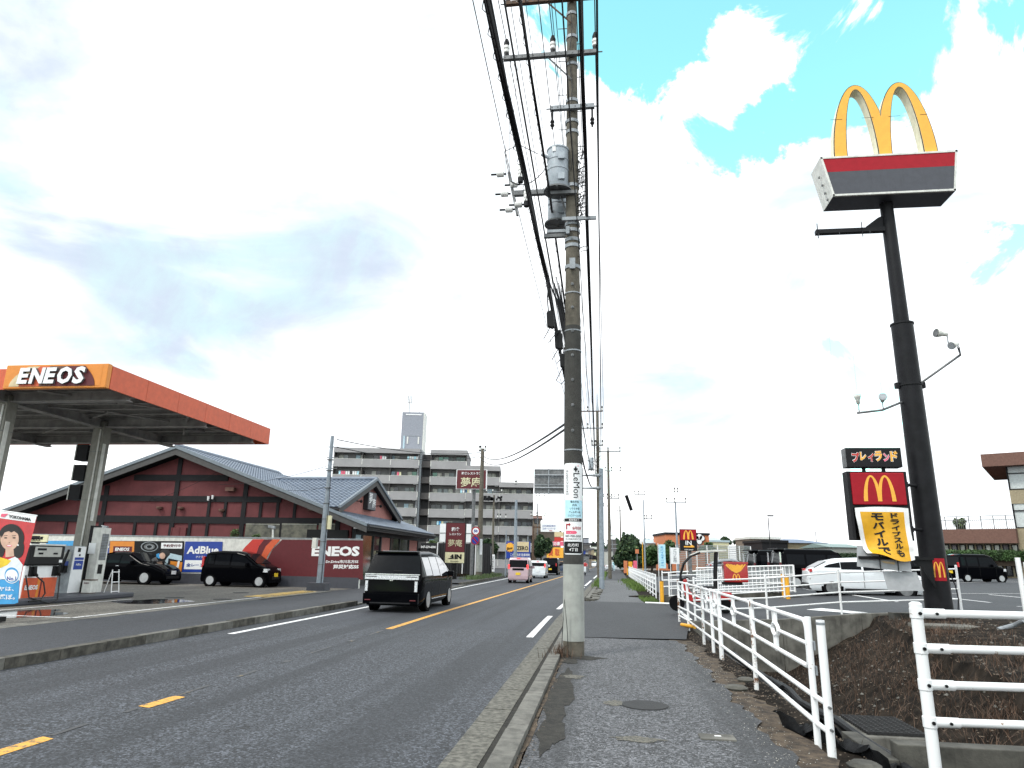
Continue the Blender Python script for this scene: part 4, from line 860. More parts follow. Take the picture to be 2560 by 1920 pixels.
# cables over the road to the left poles
LP = Vector((-12.3, 30.0, 0))
wire('service_cable', 'upper of the two cables crossing from the near pole over the road', sag((PX-.15, PY, 4.05), (-9.75, 54.0, 9.95), .62, 20)+sag((-9.75, 54.0, 9.95), (LP.x+.1, LP.y, 6.85), .35, 10)[1:], .022)
wire('service_cable', 'lower of the two cables crossing from the near pole over the road', sag((PX-.15, PY, 3.95), (-9.75, 54.0, 9.62), .68, 20)+sag((-9.75, 54.0, 9.62), (LP.x+.1, LP.y, 6.5), .45, 10)[1:], .022)
wire('service_cable', 'single cable drooping over the tiled roof to the red gable', sag((LP.x, LP.y, 5.7), (-21.0, 35.4, 5.3), .25, 10), .010)
wire('service_cable', 'second cable drooping over the tiled roof', sag((LP.x, LP.y, 4.7), (-19.0, 38.0, 5.4), .2, 10), .010)
# ------------------------------------------------------------------ far poles along the sidewalk
def simple_pole(name, label, x, y, h, r, m, arms=(), extra=None, z0=0, cat='utility pole', group=None, lean=0):
    t = thing(name, label, cat, (x, y, z0), 0, group); MB().m(m).tube([(x, y, z0-.2), (x+lean, y, z0+h)], r, 12, True, r*.6).build('shaft', t, smooth=True)
    for (z, x0, x1, am) in arms:
        a = MB().m(am); a.box((x+x0, y-.12, z-.04), (x+x1, y-.04, z+.04)); a = a.build('crossarm', t)
        for xx in (x+x0+.06, x+x1-.06, x+(x0+x1)/2-.15): q = MB(); insulator(q, xx, y-.08, z+.06, 1.2); q.build('insulator', a)
    return t
fp = simple_pole('utility_pole', 'concrete utility pole with crossarms and one transformer, next beyond the near pole', FP.x, FP.y, 13.6, .18, 'pole_concrete', ((13.4, -1.7, .45, 'rust'), (12.0, -1.7, .45, 'galv_dark'), (10.6, -.5, .45, 'galv_dark')))
MB().m('tank').lathe([(.02, 14.9), (.05, 14.2), (.13, 13.5), (.13, 13.4)], (FP.x, FP.y, 0), 12).build('pole_cap', fp)
transformer(FP.x-.55, FP.y-.1, 8.6, 1.0, fp)
q = MB().m('wire')
for i in range(26):
    z = random.uniform(8.5, 11); q.tube([(FP.x, FP.y-.15, z), (FP.x+random.uniform(-.5, .4), FP.y-.2, z+random.uniform(-.3, .3)), (FP.x, FP.y-.15, z-random.uniform(.1, .6))], .012, 4, False)
q.build('loose_lead', fp)
# pale sign post with the back of a road sign
sp = thing('road_sign', 'back of a wide grey direction sign on a pale grey post over the road', 'road sign', (0, 41.6, 0)); sx = 0.0
MB().m('pole_grey').tube([(sx-.03, 41.6, 0), (sx+.02, 41.6, 7.05)], .155, 20, True, .125).build('post', sp, smooth=True)
b = MB().m('galv'); b.tube([(sx, 41.5, 6.62), (-4.0, 41.5, 6.62)], .05, 8); b.tube([(sx, 41.5, 5.85), (-4.0, 41.5, 5.85)], .05, 8)
for z in (6.62, 5.85): b.tube([(sx-.1, 41.5, z), (sx-.9, 41.5, z)], .10, 8, True, .05)
b.build('arm', sp)
b = MB().m('galv_dark'); b.box((-4.05, 41.56, 5.5), (-1.12, 41.62, 7.0)); b.m('galv')
for z in (5.5, 6.02, 6.5, 6.96): b.box((-4.06, 41.53, z), (-1.10, 41.565, z+.035))
for x in (-3.2, -1.9): b.box((x, 41.50, 5.45), (x+.07, 41.56, 7.03))
b.box((-1.14, 41.5, 5.4), (-1.08, 41.64, 7.05)); b.build('sign_board', sp)
simple_pole('utility_pole', 'slim dark utility pole right behind the pale sign post', .42+.3, 66, 12.2, .17, 'pole_concrete', ((11.9, -.9, 1.2, 'galv_dark'), (10.0, -.3, 1.2, 'galv_dark'), (7.4, -.2, 1.0, 'galv_dark')))
simple_pole('utility_pole', 'third dark utility pole far along the right sidewalk', 1.1, 104, 11.8, .17, 'pole_concrete', ((11, -.8, 1, 'galv_dark'), (9.6, -.8, 1, 'galv_dark')))
simple_pole('utility_pole', 'farthest utility pole with a small transformer in front of the round tree', 3.4, 128, 11.5, .17, 'pole_concrete', ((10.6, -1.2, .6, 'galv_dark'),))
def at_pole(px, base_py, top_py, D, name, label, r, m, arms=(), cat='utility pole'):
    a = atD(px, base_py, D); t_ = atD(px, top_py, D); return simple_pole(name, label, a.x, a.y, t_.z-a.z if False else t_.z, r, m, arms, None, 0, cat)
at_pole(1613, 1412, 1246, 75, 'utility_pole', 'slim green grey pole with lamp head right of the round tree', .10, 'pole_grey', ((9.0, -1.0, .25, 'galv_dark'), (6.3, 0, .9, 'galv_dark')))
at_pole(1695, 1420, 1252, 62, 'utility_pole', 'grey pole with forked antennas behind the arch IN sign', .12, 'pole_grey', ((7.05, -.85, 1.0, 'galv'), (8.0, -.1, .3, 'galv')))
t = at_pole(1928, 1400, 1292, 85, 'lamp_post', 'thin dark lamp post rising behind the black vans', .09, 'black', (), 'lamp post'); p = atD(1926, 1290, 85); MB().m('black').box((p.x-.35, p.y-.2, p.z-.05), (p.x+.35, p.y+.2, p.z+.1)).build('lamp_head', t)
at_pole(2045, 1400, 1328, 110, 'utility_pole', 'short thin pole beside the dark hipped roof', .10, 'galv_dark')
at_pole(1921, 1395, 1334, 110, 'utility_pole', 'faint thin pole left of the thin dark lamp post', .07, 'galv')
# a stick-like cable cover hanging on a hair-thin stay
p = atD(1572, 1257, 26); d_ = (atD(1579, 1274, 26)-atD(1566, 1237, 26))/2
t = thing('cable_cover', 'short black tube tilted in the empty sky right of the poles', 'cable cover', p); MB().m('black').tube([p-d_, p+d_], .065, 12).build('tube', t)
# poles left of the road
t = thing('utility_pole', 'pale square jointed pole standing in front of the red station wall', 'utility pole', (LP.x, LP.y, 0))
lpb = atZ(802, 1462, .1); LPY = 30.0; lb = atY(800, 1448, LPY); lt = atY(826, 1090, LPY)
t.location = (lb.x, LPY, 0)
MB().m('pole_grey').tube([(lb.x, LPY, .1), (lb.x, LPY, atY(810, 1260, LPY).z)], .15, 14, True, .13).build('shaft', t, smooth=True)
MB().m('pole_grey').tube([(lb.x, LPY, atY(810, 1260, LPY).z), (lb.x, LPY, lt.z)], .10, 12, True, .08).build('upper_shaft', t, smooth=True)
b = MB().m('cream'); b.box((lb.x+.12, LPY-.12, 2.75), (lb.x+.3, LPY+.05, 3.35)); b.m('frame_white'); b.box((lb.x-.42, LPY-.25, 1.9), (lb.x-.22, LPY-.05, 2.35)); b.build('meter_box', t)
b = MB().m('wire'); b.tube([(lb.x+.12, LPY-.1, 5.2), (lb.x+.16, LPY-.12, 4), (lb.x+.12, LPY-.14, .2)], .015, 5); b.m('galv_dark')
for z in (1.2, 2.2, 3.2, 3.9, 4.6, 5.4, 5.9): b.lathe([(.14, -.015), (.155, -.015), (.155, .015), (.14, .015)], (lb.x, LPY, z), 12)
for z in (5.5, 6.0, 6.5): b.tube([(lb.x-.2, LPY, z), (lb.x+.35, LPY, z)], .02, 5)
b.build('cable_clamp', t)
MB().m('grey_panel').box((lb.x-.42, LPY-.4, .1), (lb.x+.42, LPY+.2, .42)).build('footing', t)
t5 = simple_pole('utility_pole', 'dark square pole behind the round 50 limit sign', -9.55, 54.2, 10.3, .24, 'pole_concrete', ((10.1, -.3, .3, 'galv'),))
MB().m('pole_pale').lathe([(.25, .6), (.235, 2.6)], (-9.55, 54.2, 0), 14).build('pale_cover', t5)
MB().m('white_sign').box((-9.5, 53.93, 1.9), (-9.3, 53.96, 3.1)).build('poster', t5)
s5 = thing('speed_sign', 'round red rimmed 50 speed limit sign above a blue no parking disc', 'road sign', (-9.75, 53.6, 0))
b = MB().m('white'); b.tube([(-9.75, 53.6, 0), (-9.75, 53.6, 3.9)], .04, 8); b.build('post', s5)
def disc(b, m, c, r, y): b.m(m); b.add([(c[0]+r*math.cos(2*PI*i/28), y, c[1]+r*math.sin(2*PI*i/28)) for i in range(28)], [tuple(range(28))])
b = MB(); b.m('galv'); b.lathe([(.34, 0), (.34, .03)], (-9.78, 53.52, 3.68), 28, 'y'); disc(b, 'red_mc', (-9.78, 3.68), .34, 53.515); disc(b, 'white_sign', (-9.78, 3.68), .25, 53.51); write_on(b, '50', (-9.78, 53.505, 3.68), X_, Z_, .30, .22, 'blue_sign', .05); b.build('speed_disc', s5)
b = MB(); b.m('galv'); b.lathe([(.34, 0), (.34, .03)], (-9.80, 53.52, 2.98), 28, 'y'); disc(b, 'red_mc', (-9.80, 2.98), .34, 53.515); disc(b, 'blue_sign', (-9.80, 2.98), .27, 53.51); b.m('red_mc'); b.quad(*[(-9.80+x, 53.505, 2.98+z) for x, z in ((-.22, .15), (-.15, .22), (.22, -.15), (.15, -.22))]); b.build('parking_disc', s5)
def bg_pole(px, base, top, Y, nm, label, r, m, arms=()): a = atY(px, base, Y); tt = atY(px, top, Y); return simple_pole(nm, label, a.x, Y, tt.z, r, m, arms)
tp = bg_pole(1230, 1440, 1238, 75, 'utility_pole', 'grey pole crowded with cables and boxes at its head, right of the 50 sign', .16, 'pole_concrete', ((8.8, -.9, .9, 'galv_dark'),))
q = MB().m('wire'); P_ = atY(1230, 1248, 75)
for i in range(30): q.box((P_.x+random.uniform(-1, 1), 74.8, P_.z+random.uniform(-.35, .25)), (P_.x+random.uniform(-1, 1)*.2, 74.9, P_.z+random.uniform(-.3, .3))) if i < 6 else q.lathe([(.09, -.12), (.1, .12)], (P_.x+random.uniform(-1.1, 1.1), 74.8, P_.z+random.uniform(-.15, .25)), 8)
q.build('junction_boxes', tp)
bg_pole(1288, 1395, 1250, 80, 'utility_pole', 'pale blue grey pole in front of the apartment block corner', .24, 'pole_grey', ((10.2, -.1, .1, 'galv'),))
bg_pole(1343, 1400, 1258, 95, 'lamp_post', 'dark pole with a lamp arm beside the beige gabled house', .12, 'galv_dark', ((10.2, -.3, 1.0, 'galv_dark'),))
bg_pole(1332, 1400, 1314, 78, 'utility_pole', 'short brown pole with a crossbar under the white sports sign', .17, 'rust', ((6.4, -.3, 1.4, 'rust'),))
bg_pole(1264, 1400, 1326, 66, 'lamp_post', 'slender curved lamp post left of the pale blue grey pole', .06, 'pole_grey', ((5.4, -.9, 0, 'galv_dark'),))
wire('service_cable', 'level cable with two stays from the pale blue grey pole towards the near pole', [atY(1290, 1298, 80), atY(1400, 1300, 60), atY(1450, 1302, 54)], .03)
# ================================================================== tall arch pole sign
def Z5(x, y): return (2020+x/2.765, 200+y/2.765)
def Z6m(x, y): return (2020+x/2.183, 800+y/2.183)
def Z12(x, y): return (2060+x/6.382, 1180+y/6.382)
SX, SY = 8.0, 18.25
ms = thing('pole_sign', 'tall dark pole sign with golden double arches over a red and grey box', 'pole sign', (SX, SY, .4))
MB().m('sign_pole').tube([(SX, SY, .2), (SX, SY, 7.85)], .30, 32, True, .265).build('lower_pole', ms, smooth=True)
MB().m('sign_pole').tube([(SX, SY, 7.84), (SX, SY, 11.5)], .185, 28, True, .165).build('upper_pole', ms, smooth=True)
b = MB().m('dark_frame'); b.lathe([(.27, 0), (.285, .01), (.285, .05), (.2, .06)], (SX, SY, 7.82), 28); b.lathe([(.285, 0), (.30, 0), (.30, .03), (.285, .03)], (SX, SY, 6.15), 24)
b.box((SX-.36, SY-.06, 6.1), (SX-.28, SY+.06, 6.25)); b.box((SX+.28, SY-.06, 6.1), (SX+.36, SY+.06, 6.25)); b.build('pole_collar', ms)
FY = 17.7; BY = 18.55
def fr(x0, x1, z0, z1, t): pass
tl, tr2, bl_, br_ = (6.19, 12.64), (9.76, 12.64), (6.42, 11.42), (9.56, 11.42)
b = MB().m('frame_white'); b.prism([(x, FY+.02, z) for x, z in (tl, tr2, br_, bl_)], (0, BY-FY-.02, 0)); box = b.build('sign_box', ms)
b = MB().m('grey_panel'); b.quad((6.43, FY+.05, 11.416), (9.55, FY+.05, 11.416), (9.55, BY-.03, 11.416), (6.43, BY-.03, 11.416)); b.build('underside', box)
b = MB().m('frame_white')
def rail3(b, p, q, w): p, q = Vector(p), Vector(q); d = (q-p).normalized(); n_ = Vector((d.z, 0, -d.x))*w; b.prism([p, q, q+n_, p+n_], (0, -.035, 0))
P3 = lambda t: (t[0], FY+.02, t[1])
rail3(b, P3(tl), P3(tr2), .055); rail3(b, P3(tr2), P3(br_), .055); rail3(b, P3(br_), P3(bl_), .055); rail3(b, P3(bl_), P3(tl), .055); b.build('trim', box)
mz = 12.17
lx = lambda z: tl[0]+(bl_[0]-tl[0])*(tl[1]-z)/(tl[1]-bl_[1])+.05; rx = lambda z: tr2[0]+(br_[0]-tr2[0])*(tl[1]-z)/(tl[1]-bl_[1])-.05
MB().m('red_mc').prism([(lx(12.59), FY, 12.59), (rx(12.59), FY, 12.59), (rx(mz), FY, mz), (lx(mz), FY, mz)], (0, .02, 0)).build('red_panel', box)
MB().m('grey_panel').prism([(lx(mz), FY, mz-.002), (rx(mz), FY, mz-.002), (rx(11.47), FY, 11.47), (lx(11.47), FY, 11.47)], (0, .02, 0)).build('grey_panel', box)
b = MB().m('galv_dark')
for x, z in ((6.24, 12.2), (6.30, 11.95), (6.35, 11.7), (6.4, 11.5)): b.box((x-.03, FY+.3, z-.02), (x, FY+.36, z+.03))
b.build('bolt', box)
b = MB(); arch_mesh(b, (7.97, 17.80, 12.64), X_, Z_, 2.68, 2.33, .32, (0, .36, 0), tt=.40); o = b.build('golden_arches', ms)
b = MB(); arch_mesh(b, (7.97, 17.815, 12.645), X_, Z_, 2.73, 2.35, .37, (0, .001, 0), front='black', side='black', tt=.43); b.build('arch_outline', o)
b = MB().m('rust')
for x in (-1.20, -.36, .36, 1.19): b.box((7.97+x-.16, 17.794, 13.88+.0*x), (7.97+x+.16, 17.799, 13.89))
b.build('panel_joint', o)
b = MB().m('dark_frame'); b.prism([(SX-.1, SY-.05, 10.55), (SX-.1, SY-.05, 11.05), (SX-.28, SY-.05, 10.98), (SX-.62, SY-.05, 10.72), (SX-.62, SY-.05, 10.60)], (0, .10, 0)); b.box((SX-1.95, SY-.09, 10.56), (SX-.1, SY+.07, 10.68))
for x in (-1.92, -.75): b.tube([(SX+x, SY-.1, 10.4), (SX+x, SY-.1, 10.85)], .012, 5)
b.build('side_arm', ms)
b = MB().m('galv')
for x, z0 in ((SX-1.9, 6.5), (SX-1.35, 6.1), (SX-.75, 6.3), (SX-.55, 6.2)): b.tube([(x, SY-.1, 10.56), (x, SY-.1, 5.95)], .0022, 4, False)
b.build('stay_wire', ms)
def floodlamp(parent, p, d, m, s=1.0):
    p, d = Vector(p), Vector(d).normalized(); q = MB().m('frame_white'); q.tube([p, p+d*.10*s, p+d*.20*s, p+d*.26*s], [.045*s, .055*s, .09*s, .10*s], 14, True); q.m('galv'); q.tube([p, p-Z_*.22*s], .014, 6); o_ = q.build('flood_lamp', parent, smooth=True)
    MB().m(m).tube([p+d*.262*s, p+d*.275*s], .095*s, 14).build('lens', o_)
b = MB().m('galv_dark'); b.tube([(SX-.28, SY-.05, 5.72), (SX-.95, SY-.5, 5.42), (SX-1.55, SY-.5, 5.35)], .032, 6); la = b.build('lamp_arm', ms)
floodlamp(la, (SX-.92, SY-.5, 5.65), (-.3, -1, .25), 'galv'); floodlamp(la, (SX-1.5, SY-.5, 5.58), (-.1, -.2, 1), 'gold', .9)
b = MB().m('galv_dark'); b.tube([(SX+.2, SY-.2, 6.2), (SX+1.1, SY-.45, 6.85), (SX+.95, SY-.7, 6.98)], .032, 6); lb2 = b.build('lamp_arm', ms)
floodlamp(lb2, (SX+1.0, SY-.6, 7.1), (-.9, -.5, -.35), 'galv'); floodlamp(lb2, (SX+.78, SY-.6, 7.35), (-1, -.2, .12), 'galv_dark', 1.1)
# small lower signs hung beside the pole
SYF = 17.75
def fq(pts, Y=SYF): return [atY(*Z6m(*p), Y) for p in pts]
def zx(p, Y=SYF): v = atY(*Z6m(*p), Y); return v.x, v.z
x0, zt_ = zx((203, 697)); x1, zb_ = zx((523, 803)); x1b, _ = zx((513, 692))
pl = MB().m('dark_frame'); pl.box((x0+.0, SYF, zb_), (x1-.02, SYF+.32, zt_)); pb = pl.build('playland_box', ms, bevel=.01)
MB().m('galv_dark').box((x0-.006, SYF+.01, zb_+.005), (x0-.001, SYF+.31, zt_-.005)).build('side_panel', pb)
b = MB(); chs = 'プレイランド'; cols = ['eneos_red', 'yellow_mc', 'eneos_red', 'yellow_mc', 'pinkred', 'yellow_mc']; wch = (x1-x0-.24)/6
for i, ch in enumerate(chs):
    c = (x0+.13+wch*(i+.5), SYF-.006, (zt_+zb_)/2+(.03 if i % 2 else -.0)); s_ = wch*(1.02 if i in (0, 3, 5) else .86)
    write_on(b, ch, c, X_+Z_*(.06 if i % 2 else -.08), Z_, s_, s_*1.45, 'white', .09); write_on(b, ch, (c[0], SYF-.010, c[2]), X_+Z_*(.06 if i % 2 else -.08), Z_, s_*.94, s_*1.36, cols[i], .045)
b.build('lettering', pb)
b = MB().m('dark_frame')
for fx in (.33, .68): b.box((x0+(x1-x0)*fx-.03, SYF+.1, zb_-.12), (x0+(x1-x0)*fx+.03, SYF+.2, zb_))
b.build('hanger', ms)
mx0, mt = zx((235, 832)); mx1, mb_ = zx((545, 1012)); fx0 = zx((222, 1012))[0]
mx0 = zx((252, 1012))[0]-.02; mx1 = zx((543, 1012))[0]
fb = zx((560, 1205))[1]
b = MB().m('dark_frame'); b.box((mx0-.07, SYF+.02, fb), (mx0, SYF+.34, mt+.03)); b.box((mx1, SYF+.02, fb), (mx1+.07, SYF+.34, mt+.03)); b.box((mx0, SYF+.02, mt), (mx1, SYF+.34, mt+.03)); b.box((mx0, SYF+.02, mb_-.06), (mx1, SYF+.34, mb_)); b.box((mx0, SYF+.3, fb), (mx1, SYF+.34, mb_-.06))
for z in (mt-.28, fb+.28): b.tube([(mx1+.07, SYF+.18, z), (mx1+.2, SYF+.22, z), (SX, SY, z)], .04, 8); b.box((mx1+.07, SYF+.1, z-.07), (mx1+.12, SYF+.3, z+.07))
fo = b.build('sign_frame', ms)
b = MB().m('red_mc'); b.box((mx0+.005, SYF-.03, mb_+.005), (mx1-.005, SYF+.3, mt-.005)); o = b.build('red_box', ms, bevel=.02)
b = MB(); arch_mesh(b, ((mx0+mx1)/2+.0, SYF-.034, mb_+.09), X_, Z_, (mx1-mx0)*.60, (mt-mb_)*.80, .095, (0, 0, 0), tt=.5); b.build('arch_emblem', o)
# torn yellow cover: sagging cloth
b = MB(); nu, nv = 22, 26; bw = mx1-mx0-.02; ctop = mb_-.07; cbot = fb-.42
def cloth(u, v):
    x = mx0+.02+bw*u; z = ctop+(cbot-ctop)*v; y = SYF-.02
    pull = (1-u)*max(0, v-.15)**1.3*.32; x += pull*.55; z += pull*.20*(1-u)+.03*math.sin(u*PI)*(v < .05)
    y += -.06*math.sin(u*9+v*5)*v*.5-.10*v*math.sin(v*7+u*3)*.5-.08*max(0, v-.8)*5*math.sin(u*4)
    if v > .86: z += (v-.86)*.5*math.sin(u*5+1); y -= (v-.86)*.6
    return (x, y, z)
for j in range(nv+1):
    for i in range(nu+1): b.v.append(cloth(i/nu, j/nv))
b.m('white'); b.m('banner_yellow')
for j in range(nv):
    for i in range(nu):
        k = j*(nu+1)+i; edge = i < 2 or i >= nu-2 or j < 2; b.f.append((k, k+1, k+nu+2, k+nu+1)); b.mi.append(0 if edge else 1)
cl = b.build('sign_cover', ms, smooth=True)
b = MB(); b.m('timber')
for s, u0, v0, du, dv in (('モバイルで', .40, .09, .23, .172), ('ドライブスルも', .72, .09, .165, .122)):
    for i, ch in enumerate(s):
        _, _, gx, gy = glyphs(ch, .04); hh = dv*.86*min(1, gy/.75)
        v1 = v0+dv*(i+.5)
        def f(x, y, u0=u0, v1=v1, hh=hh, du=du, gx=gx): c = cloth(u0+(x-.5)*du*min(1, gx/.8), min(1, v1+(.5-y)*hh)); return (c[0], c[1]-.012, c[2])
        write(b, ch, f, .04)
b.build('lettering', cl)
# panels that slipped below the frame
b = MB().m('vinyl_grey')
q0 = zx((272, 1230)); q1 = zx((560, 1305)); q2 = zx((270, 1345)); q3 = zx((558, 1375)); q4 = zx((418, 1372)); q5 = zx((640, 1480))
b.prism([(q0[0], SYF+.05, q0[1]), (q1[0], SYF+.05, q0[1]-.1), (q1[0], SYF+.02, q3[1]), (q2[0], SYF+.02, q2[1])], (0, .015, 0)); b.build('loose_panel', ms)
b = MB().m('vinyl_grey'); b.prism([(q4[0], SYF+.10, q4[1]), (q5[0]-.1, SYF+.10, q4[1]), (q5[0], SYF+.06, q5[1]), (q4[0]+.05, SYF+.06, q5[1]+.0)], (0, .015, 0)); b.build('lower_loose_panel', ms)
b = MB().m('black'); b.box((q0[0]-.02, SYF-.03, q1[1]-.02), (SX-.2, SYF+.0, q1[1]+.05)); b.prism([(SX-.75, SYF+.02, q1[1]+.02), (SX-.22, SYF+.02, q1[1]+.02), (SX-.22, SYF+.02, q1[1]-.65), (SX-.45, SYF+.02, q1[1]-.2)], (0, .06, 0)); b.box((q0[0]+.46, SYF+.0, q3[1]), (q0[0]+.475, SYF+.018, q1[1]+.1)); b.box((q0[0]+.86, SYF+.0, q3[1]), (q0[0]+.875, SYF+.018, q1[1]+.1)); b.build('support_bar', ms)
b = MB().m('kraft'); b.prism([(q0[0]+.50, SYF+.012, q2[1]+.14), (q0[0]+.80, SYF+.012, q2[1]+.12), (q0[0]+.80, SYF+.012, q3[1]+.16), (q0[0]+.55, SYF+.012, q3[1]+.20)], (0, .003, 0)); b.build('food_picture', ms)
# plate and hanging cable on the pole
pz0 = 1.30; pz1 = 1.82
b = MB().m('red_mc'); b.v = []; 
pa = [(-.62+1.1*i/10) for i in range(11)]; rr = .305
for a in pa: b.v += [(SX+rr*math.sin(a)-.0, SY-rr*math.cos(a), pz0), (SX+rr*math.sin(a), SY-rr*math.cos(a), pz1)]
for i in range(10): b.f.append((2*i, 2*i+2, 2*i+3, 2*i+1)); b.mi.append(0)
pp = b.build('plate', ms, smooth=True)
b = MB(); arch_mesh(b, (0, 0, 0), X_, Z_, .26, .36, .042, (0, 0, 0), tt=.5); b.v = [(SX+.312*math.sin(-.07+x/.305), SY-.312*math.cos(-.07+x/.305), pz0+.08+z) for x, y, z in b.v]; b.build('arch_emblem', pp)
MB().m('wire').tube([(SX+.26, SY-.18, 1.5), (SX+.34, SY-.2, 1.2), (SX+.37, SY-.2, .9), (SX+.33, SY-.18, .6), (SX+.36, SY-.15, .4)], .014, 6).build('hanging_cable', ms)
# IN sign at the drive-in
inx, iny = 3.55, 29.2
t = thing('entrance_sign', 'red and black IN sign with double arches and a yellow arrow beyond the scooter', 'sign', (inx, iny, 0))
b = MB().m('galv_dark'); b.box((inx-.07, iny-.05, 0), (inx+.07, iny+.05, 2.15)); b.build('post', t)
c0, c1 = atY(1697.8, 1323, iny), atY(1742, 1378, iny)
xa, xb, za, zb2 = c0.x, c1.x, c1.z, c0.z
b = MB().m('dark_frame'); b.box((xa, iny-.16, za), (xb, iny-.01, zb2)); b.m('red_mc'); b.box((xa+.02, iny-.175, za+(zb2-za)*.5), (xb-.02, iny-.16, zb2-.02)); o = b.build('sign_box', t)
b = MB(); arch_mesh(b, ((xa+xb)/2, iny-.18, za+(zb2-za)*.53), X_, Z_, .42, .36, .07, (0, 0, 0), tt=.5); write_on(b, 'IN', ((xa+xb)/2, iny-.165, za+(zb2-za)*.37), X_, Z_, .24, .17, 'white', .02)
cx, cz = (xa+xb)/2, za+(zb2-za)*.20; b.m('yellow_mc'); b.quad(*[(cx+x, iny-.165, cz+z) for x, z in ((-.19, -.03), (.22, -.03), (.22, .02), (-.19, .02))]); b.quad(*[(cx+x, iny-.164, cz+z) for x, z in ((.08, .02), (.22, .02), (.08, .10))])
write_on(b, '6:00-24:00', (cx, iny-.165, za+.05), X_, Z_, .34, .04, 'white'); b.build('lettering', o)
for px, lb, m, y in ((1655, 'pale blue banner left of the arch IN sign', 'cyan_tint', 28.9), (1687, 'white banner with faint writing just left of the arch IN sign', 'white_sign', 29.0)):
    t = thing('banner', lb, 'banner', (0, y, 0)); w = 9 if px == 1655 else 11; a = atY(px-w, 1361 if w == 9 else 1369, y); c = atY(px+w+1, 1421 if w == 9 else 1410, y); t.location = ((a.x+c.x)/2, y, 0)
    MB().m(m).box((a.x, y, c.z), (c.x, y+.01, a.z)).build('cloth', t); MB().m('white').tube([(a.x-.02, y, .0), (a.x-.02, y, a.z+.05)], .012, 6).build('pole', t)
    q = MB(); write_down(q, 'モバイルオーダー' if w == 9 else 'アルバイト募集中', ((a.x+c.x)/2, y-.006, (a.z+c.z)/2), X_, Z_, (c.x-a.x)*.45, (a.z-c.z)*.85, 'blue_light' if w == 9 else 'galv'); q.build('lettering', t)
# ================================================================== railings
def rail_fence(name, label, pts, rails, h, r=.022, pr=.032, m='fence_white', zf=None, group=None, bolts=False):
    t = thing(name, label, 'railing', pts[0], 0, group)
    for p in pts:
        q = MB().m(m); q.tube([(p[0], p[1], p[2]-.3), (p[0], p[1], p[2]+h)], pr, 12); q.lathe([(pr, 0), (pr*1.08, .0), (pr*1.08, .03), (pr*.6, .045)], (p[0], p[1], p[2]+h), 12)
        if bolts: [(q.m('fence_white'), q.lathe([(pr+.001, -.04), (pr+.006, -.035), (pr+.006, .035), (pr+.001, .04)], (p[0], p[1], p[2]+z), 14), q.tube([(p[0], p[1], p[2]+z), (p[0]+.2, p[1], p[2]+z)], .036, 12), q.m('black'), q.lathe([(.013, -.012), (.013, .0)], (p[0]+.005, p[1]-pr-.006, p[2]+z), 8, 'y'), q.lathe([(.011, -.012), (.011, .0)], (p[0]+.13, p[1]-.036, p[2]+z), 8, 'y')) for z in rails]
        q.build('post', t, smooth=True)
    for z in rails:
        q = MB().m(m); q.tube([(p[0], p[1], p[2]+z) for p in pts], r, 10); q.build('rail', t, smooth=True)
    return t
# near ornamental railing
PT = [(1.95, 7.18), (2.06, 10.30), (2.09, 13.26), (2.10, 14.25), (2.11, 15.57), (2.14, 18.45), (2.09, 20.10)]
def gfl(x, y): return gz(x, y)
def ornament_fence(name, label, P, pm, full=True, H=1.12, zb=0, group=None):
    t = thing(name, label, 'railing', (*P[0], zb), 0, group)
    for i, (x, y) in enumerate(P):
        for off in ((-.03, .03) if full and i in (2,) else (0,)):
            q = MB().m(pm[i % len(pm)]); q.tube([(x, y+off*1.6, zb-.35), (x, y+off*1.6, zb+H)], .031, 12)
            if full: q.m('galv'); q.box((x+.03, y-.03, zb+.82), (x+.045, y+.03, zb+.90)); q.box((x+.03, y-.03, zb+.60), (x+.045, y+.03, zb+.68))
            q.build('post', t, smooth=True)
    for i, (a, c) in enumerate(zip(P, P[1:])):
        a, c = Vector((*a, 0)), Vector((*c, 0)); d = (c-a).normalized(); L = (c-a).length; m_ = 'fence_white' if i < 1 else random.choice(['fence_white', 'fence_white', 'fence_rust'])
        pt = lambda s, z: a+d*s+Z_*(zb+z)
        q = MB().m('fence_white'); s0, s1, zt2, zb3, cr = .06, L-.06, 1.08, .66, .09
        loop = []
        for (cs, cz_, a0) in ((s1-cr, zt2-cr, 0), (s0+cr, zt2-cr, 90), (s0+cr, zb3+cr, 180), (s1-cr, zb3+cr, 270)):
            for k in range(5): an = R_(a0+22.5*k); loop.append(pt(cs+cr*math.cos(an), cz_+cr*math.sin(an)))
        q.tube(loop+[loop[0]], .024 if full else .026, 8 if full else 5, False); q.build('panel_frame', t, smooth=True)
        q = MB().m('fence_white'); mid = (s0+s1)/2
        q.tube([pt(s0, .87), pt(mid-.17, .87)], .019, 6); q.tube([pt(mid+.17, .87), pt(s1, .87)], .019, 6); q.build('middle_rail', t)
        q = MB().m(m_ if full else 'fence_white')
        ring = [pt(mid+.17*math.cos(2*PI*k/12), .87+.07*math.sin(2*PI*k/12)) for k in range(13)]; q.tube(ring, .023, 6, False)
        for sg in (1, -1):
            u = [pt(mid-.06, .87+sg*.065), pt(mid-.06, .87+sg*.18), pt(mid-.03, .87+sg*.225), pt(mid+.03, .87+sg*.225), pt(mid+.06, .87+sg*.18), pt(mid+.06, .87+sg*.065)]; q.tube(u, .019, 6)
        q.build('ornament', t, smooth=True)
        for z, mm in ((.42, 'fence_white'), (.19, m_)):
            q = MB().m(mm); q.tube([pt(-.0, z), pt(L, z)], .023, 8); q.build('lower_rail', t, smooth=True)
    return t
ornament_fence('railing', 'white ornamental railing with rusty post beside the near sidewalk', PT, ['fence_white', 'fence_rust', 'fence_white', 'fence_white', 'fence_rust', 'fence_white', 'fence_rust'])
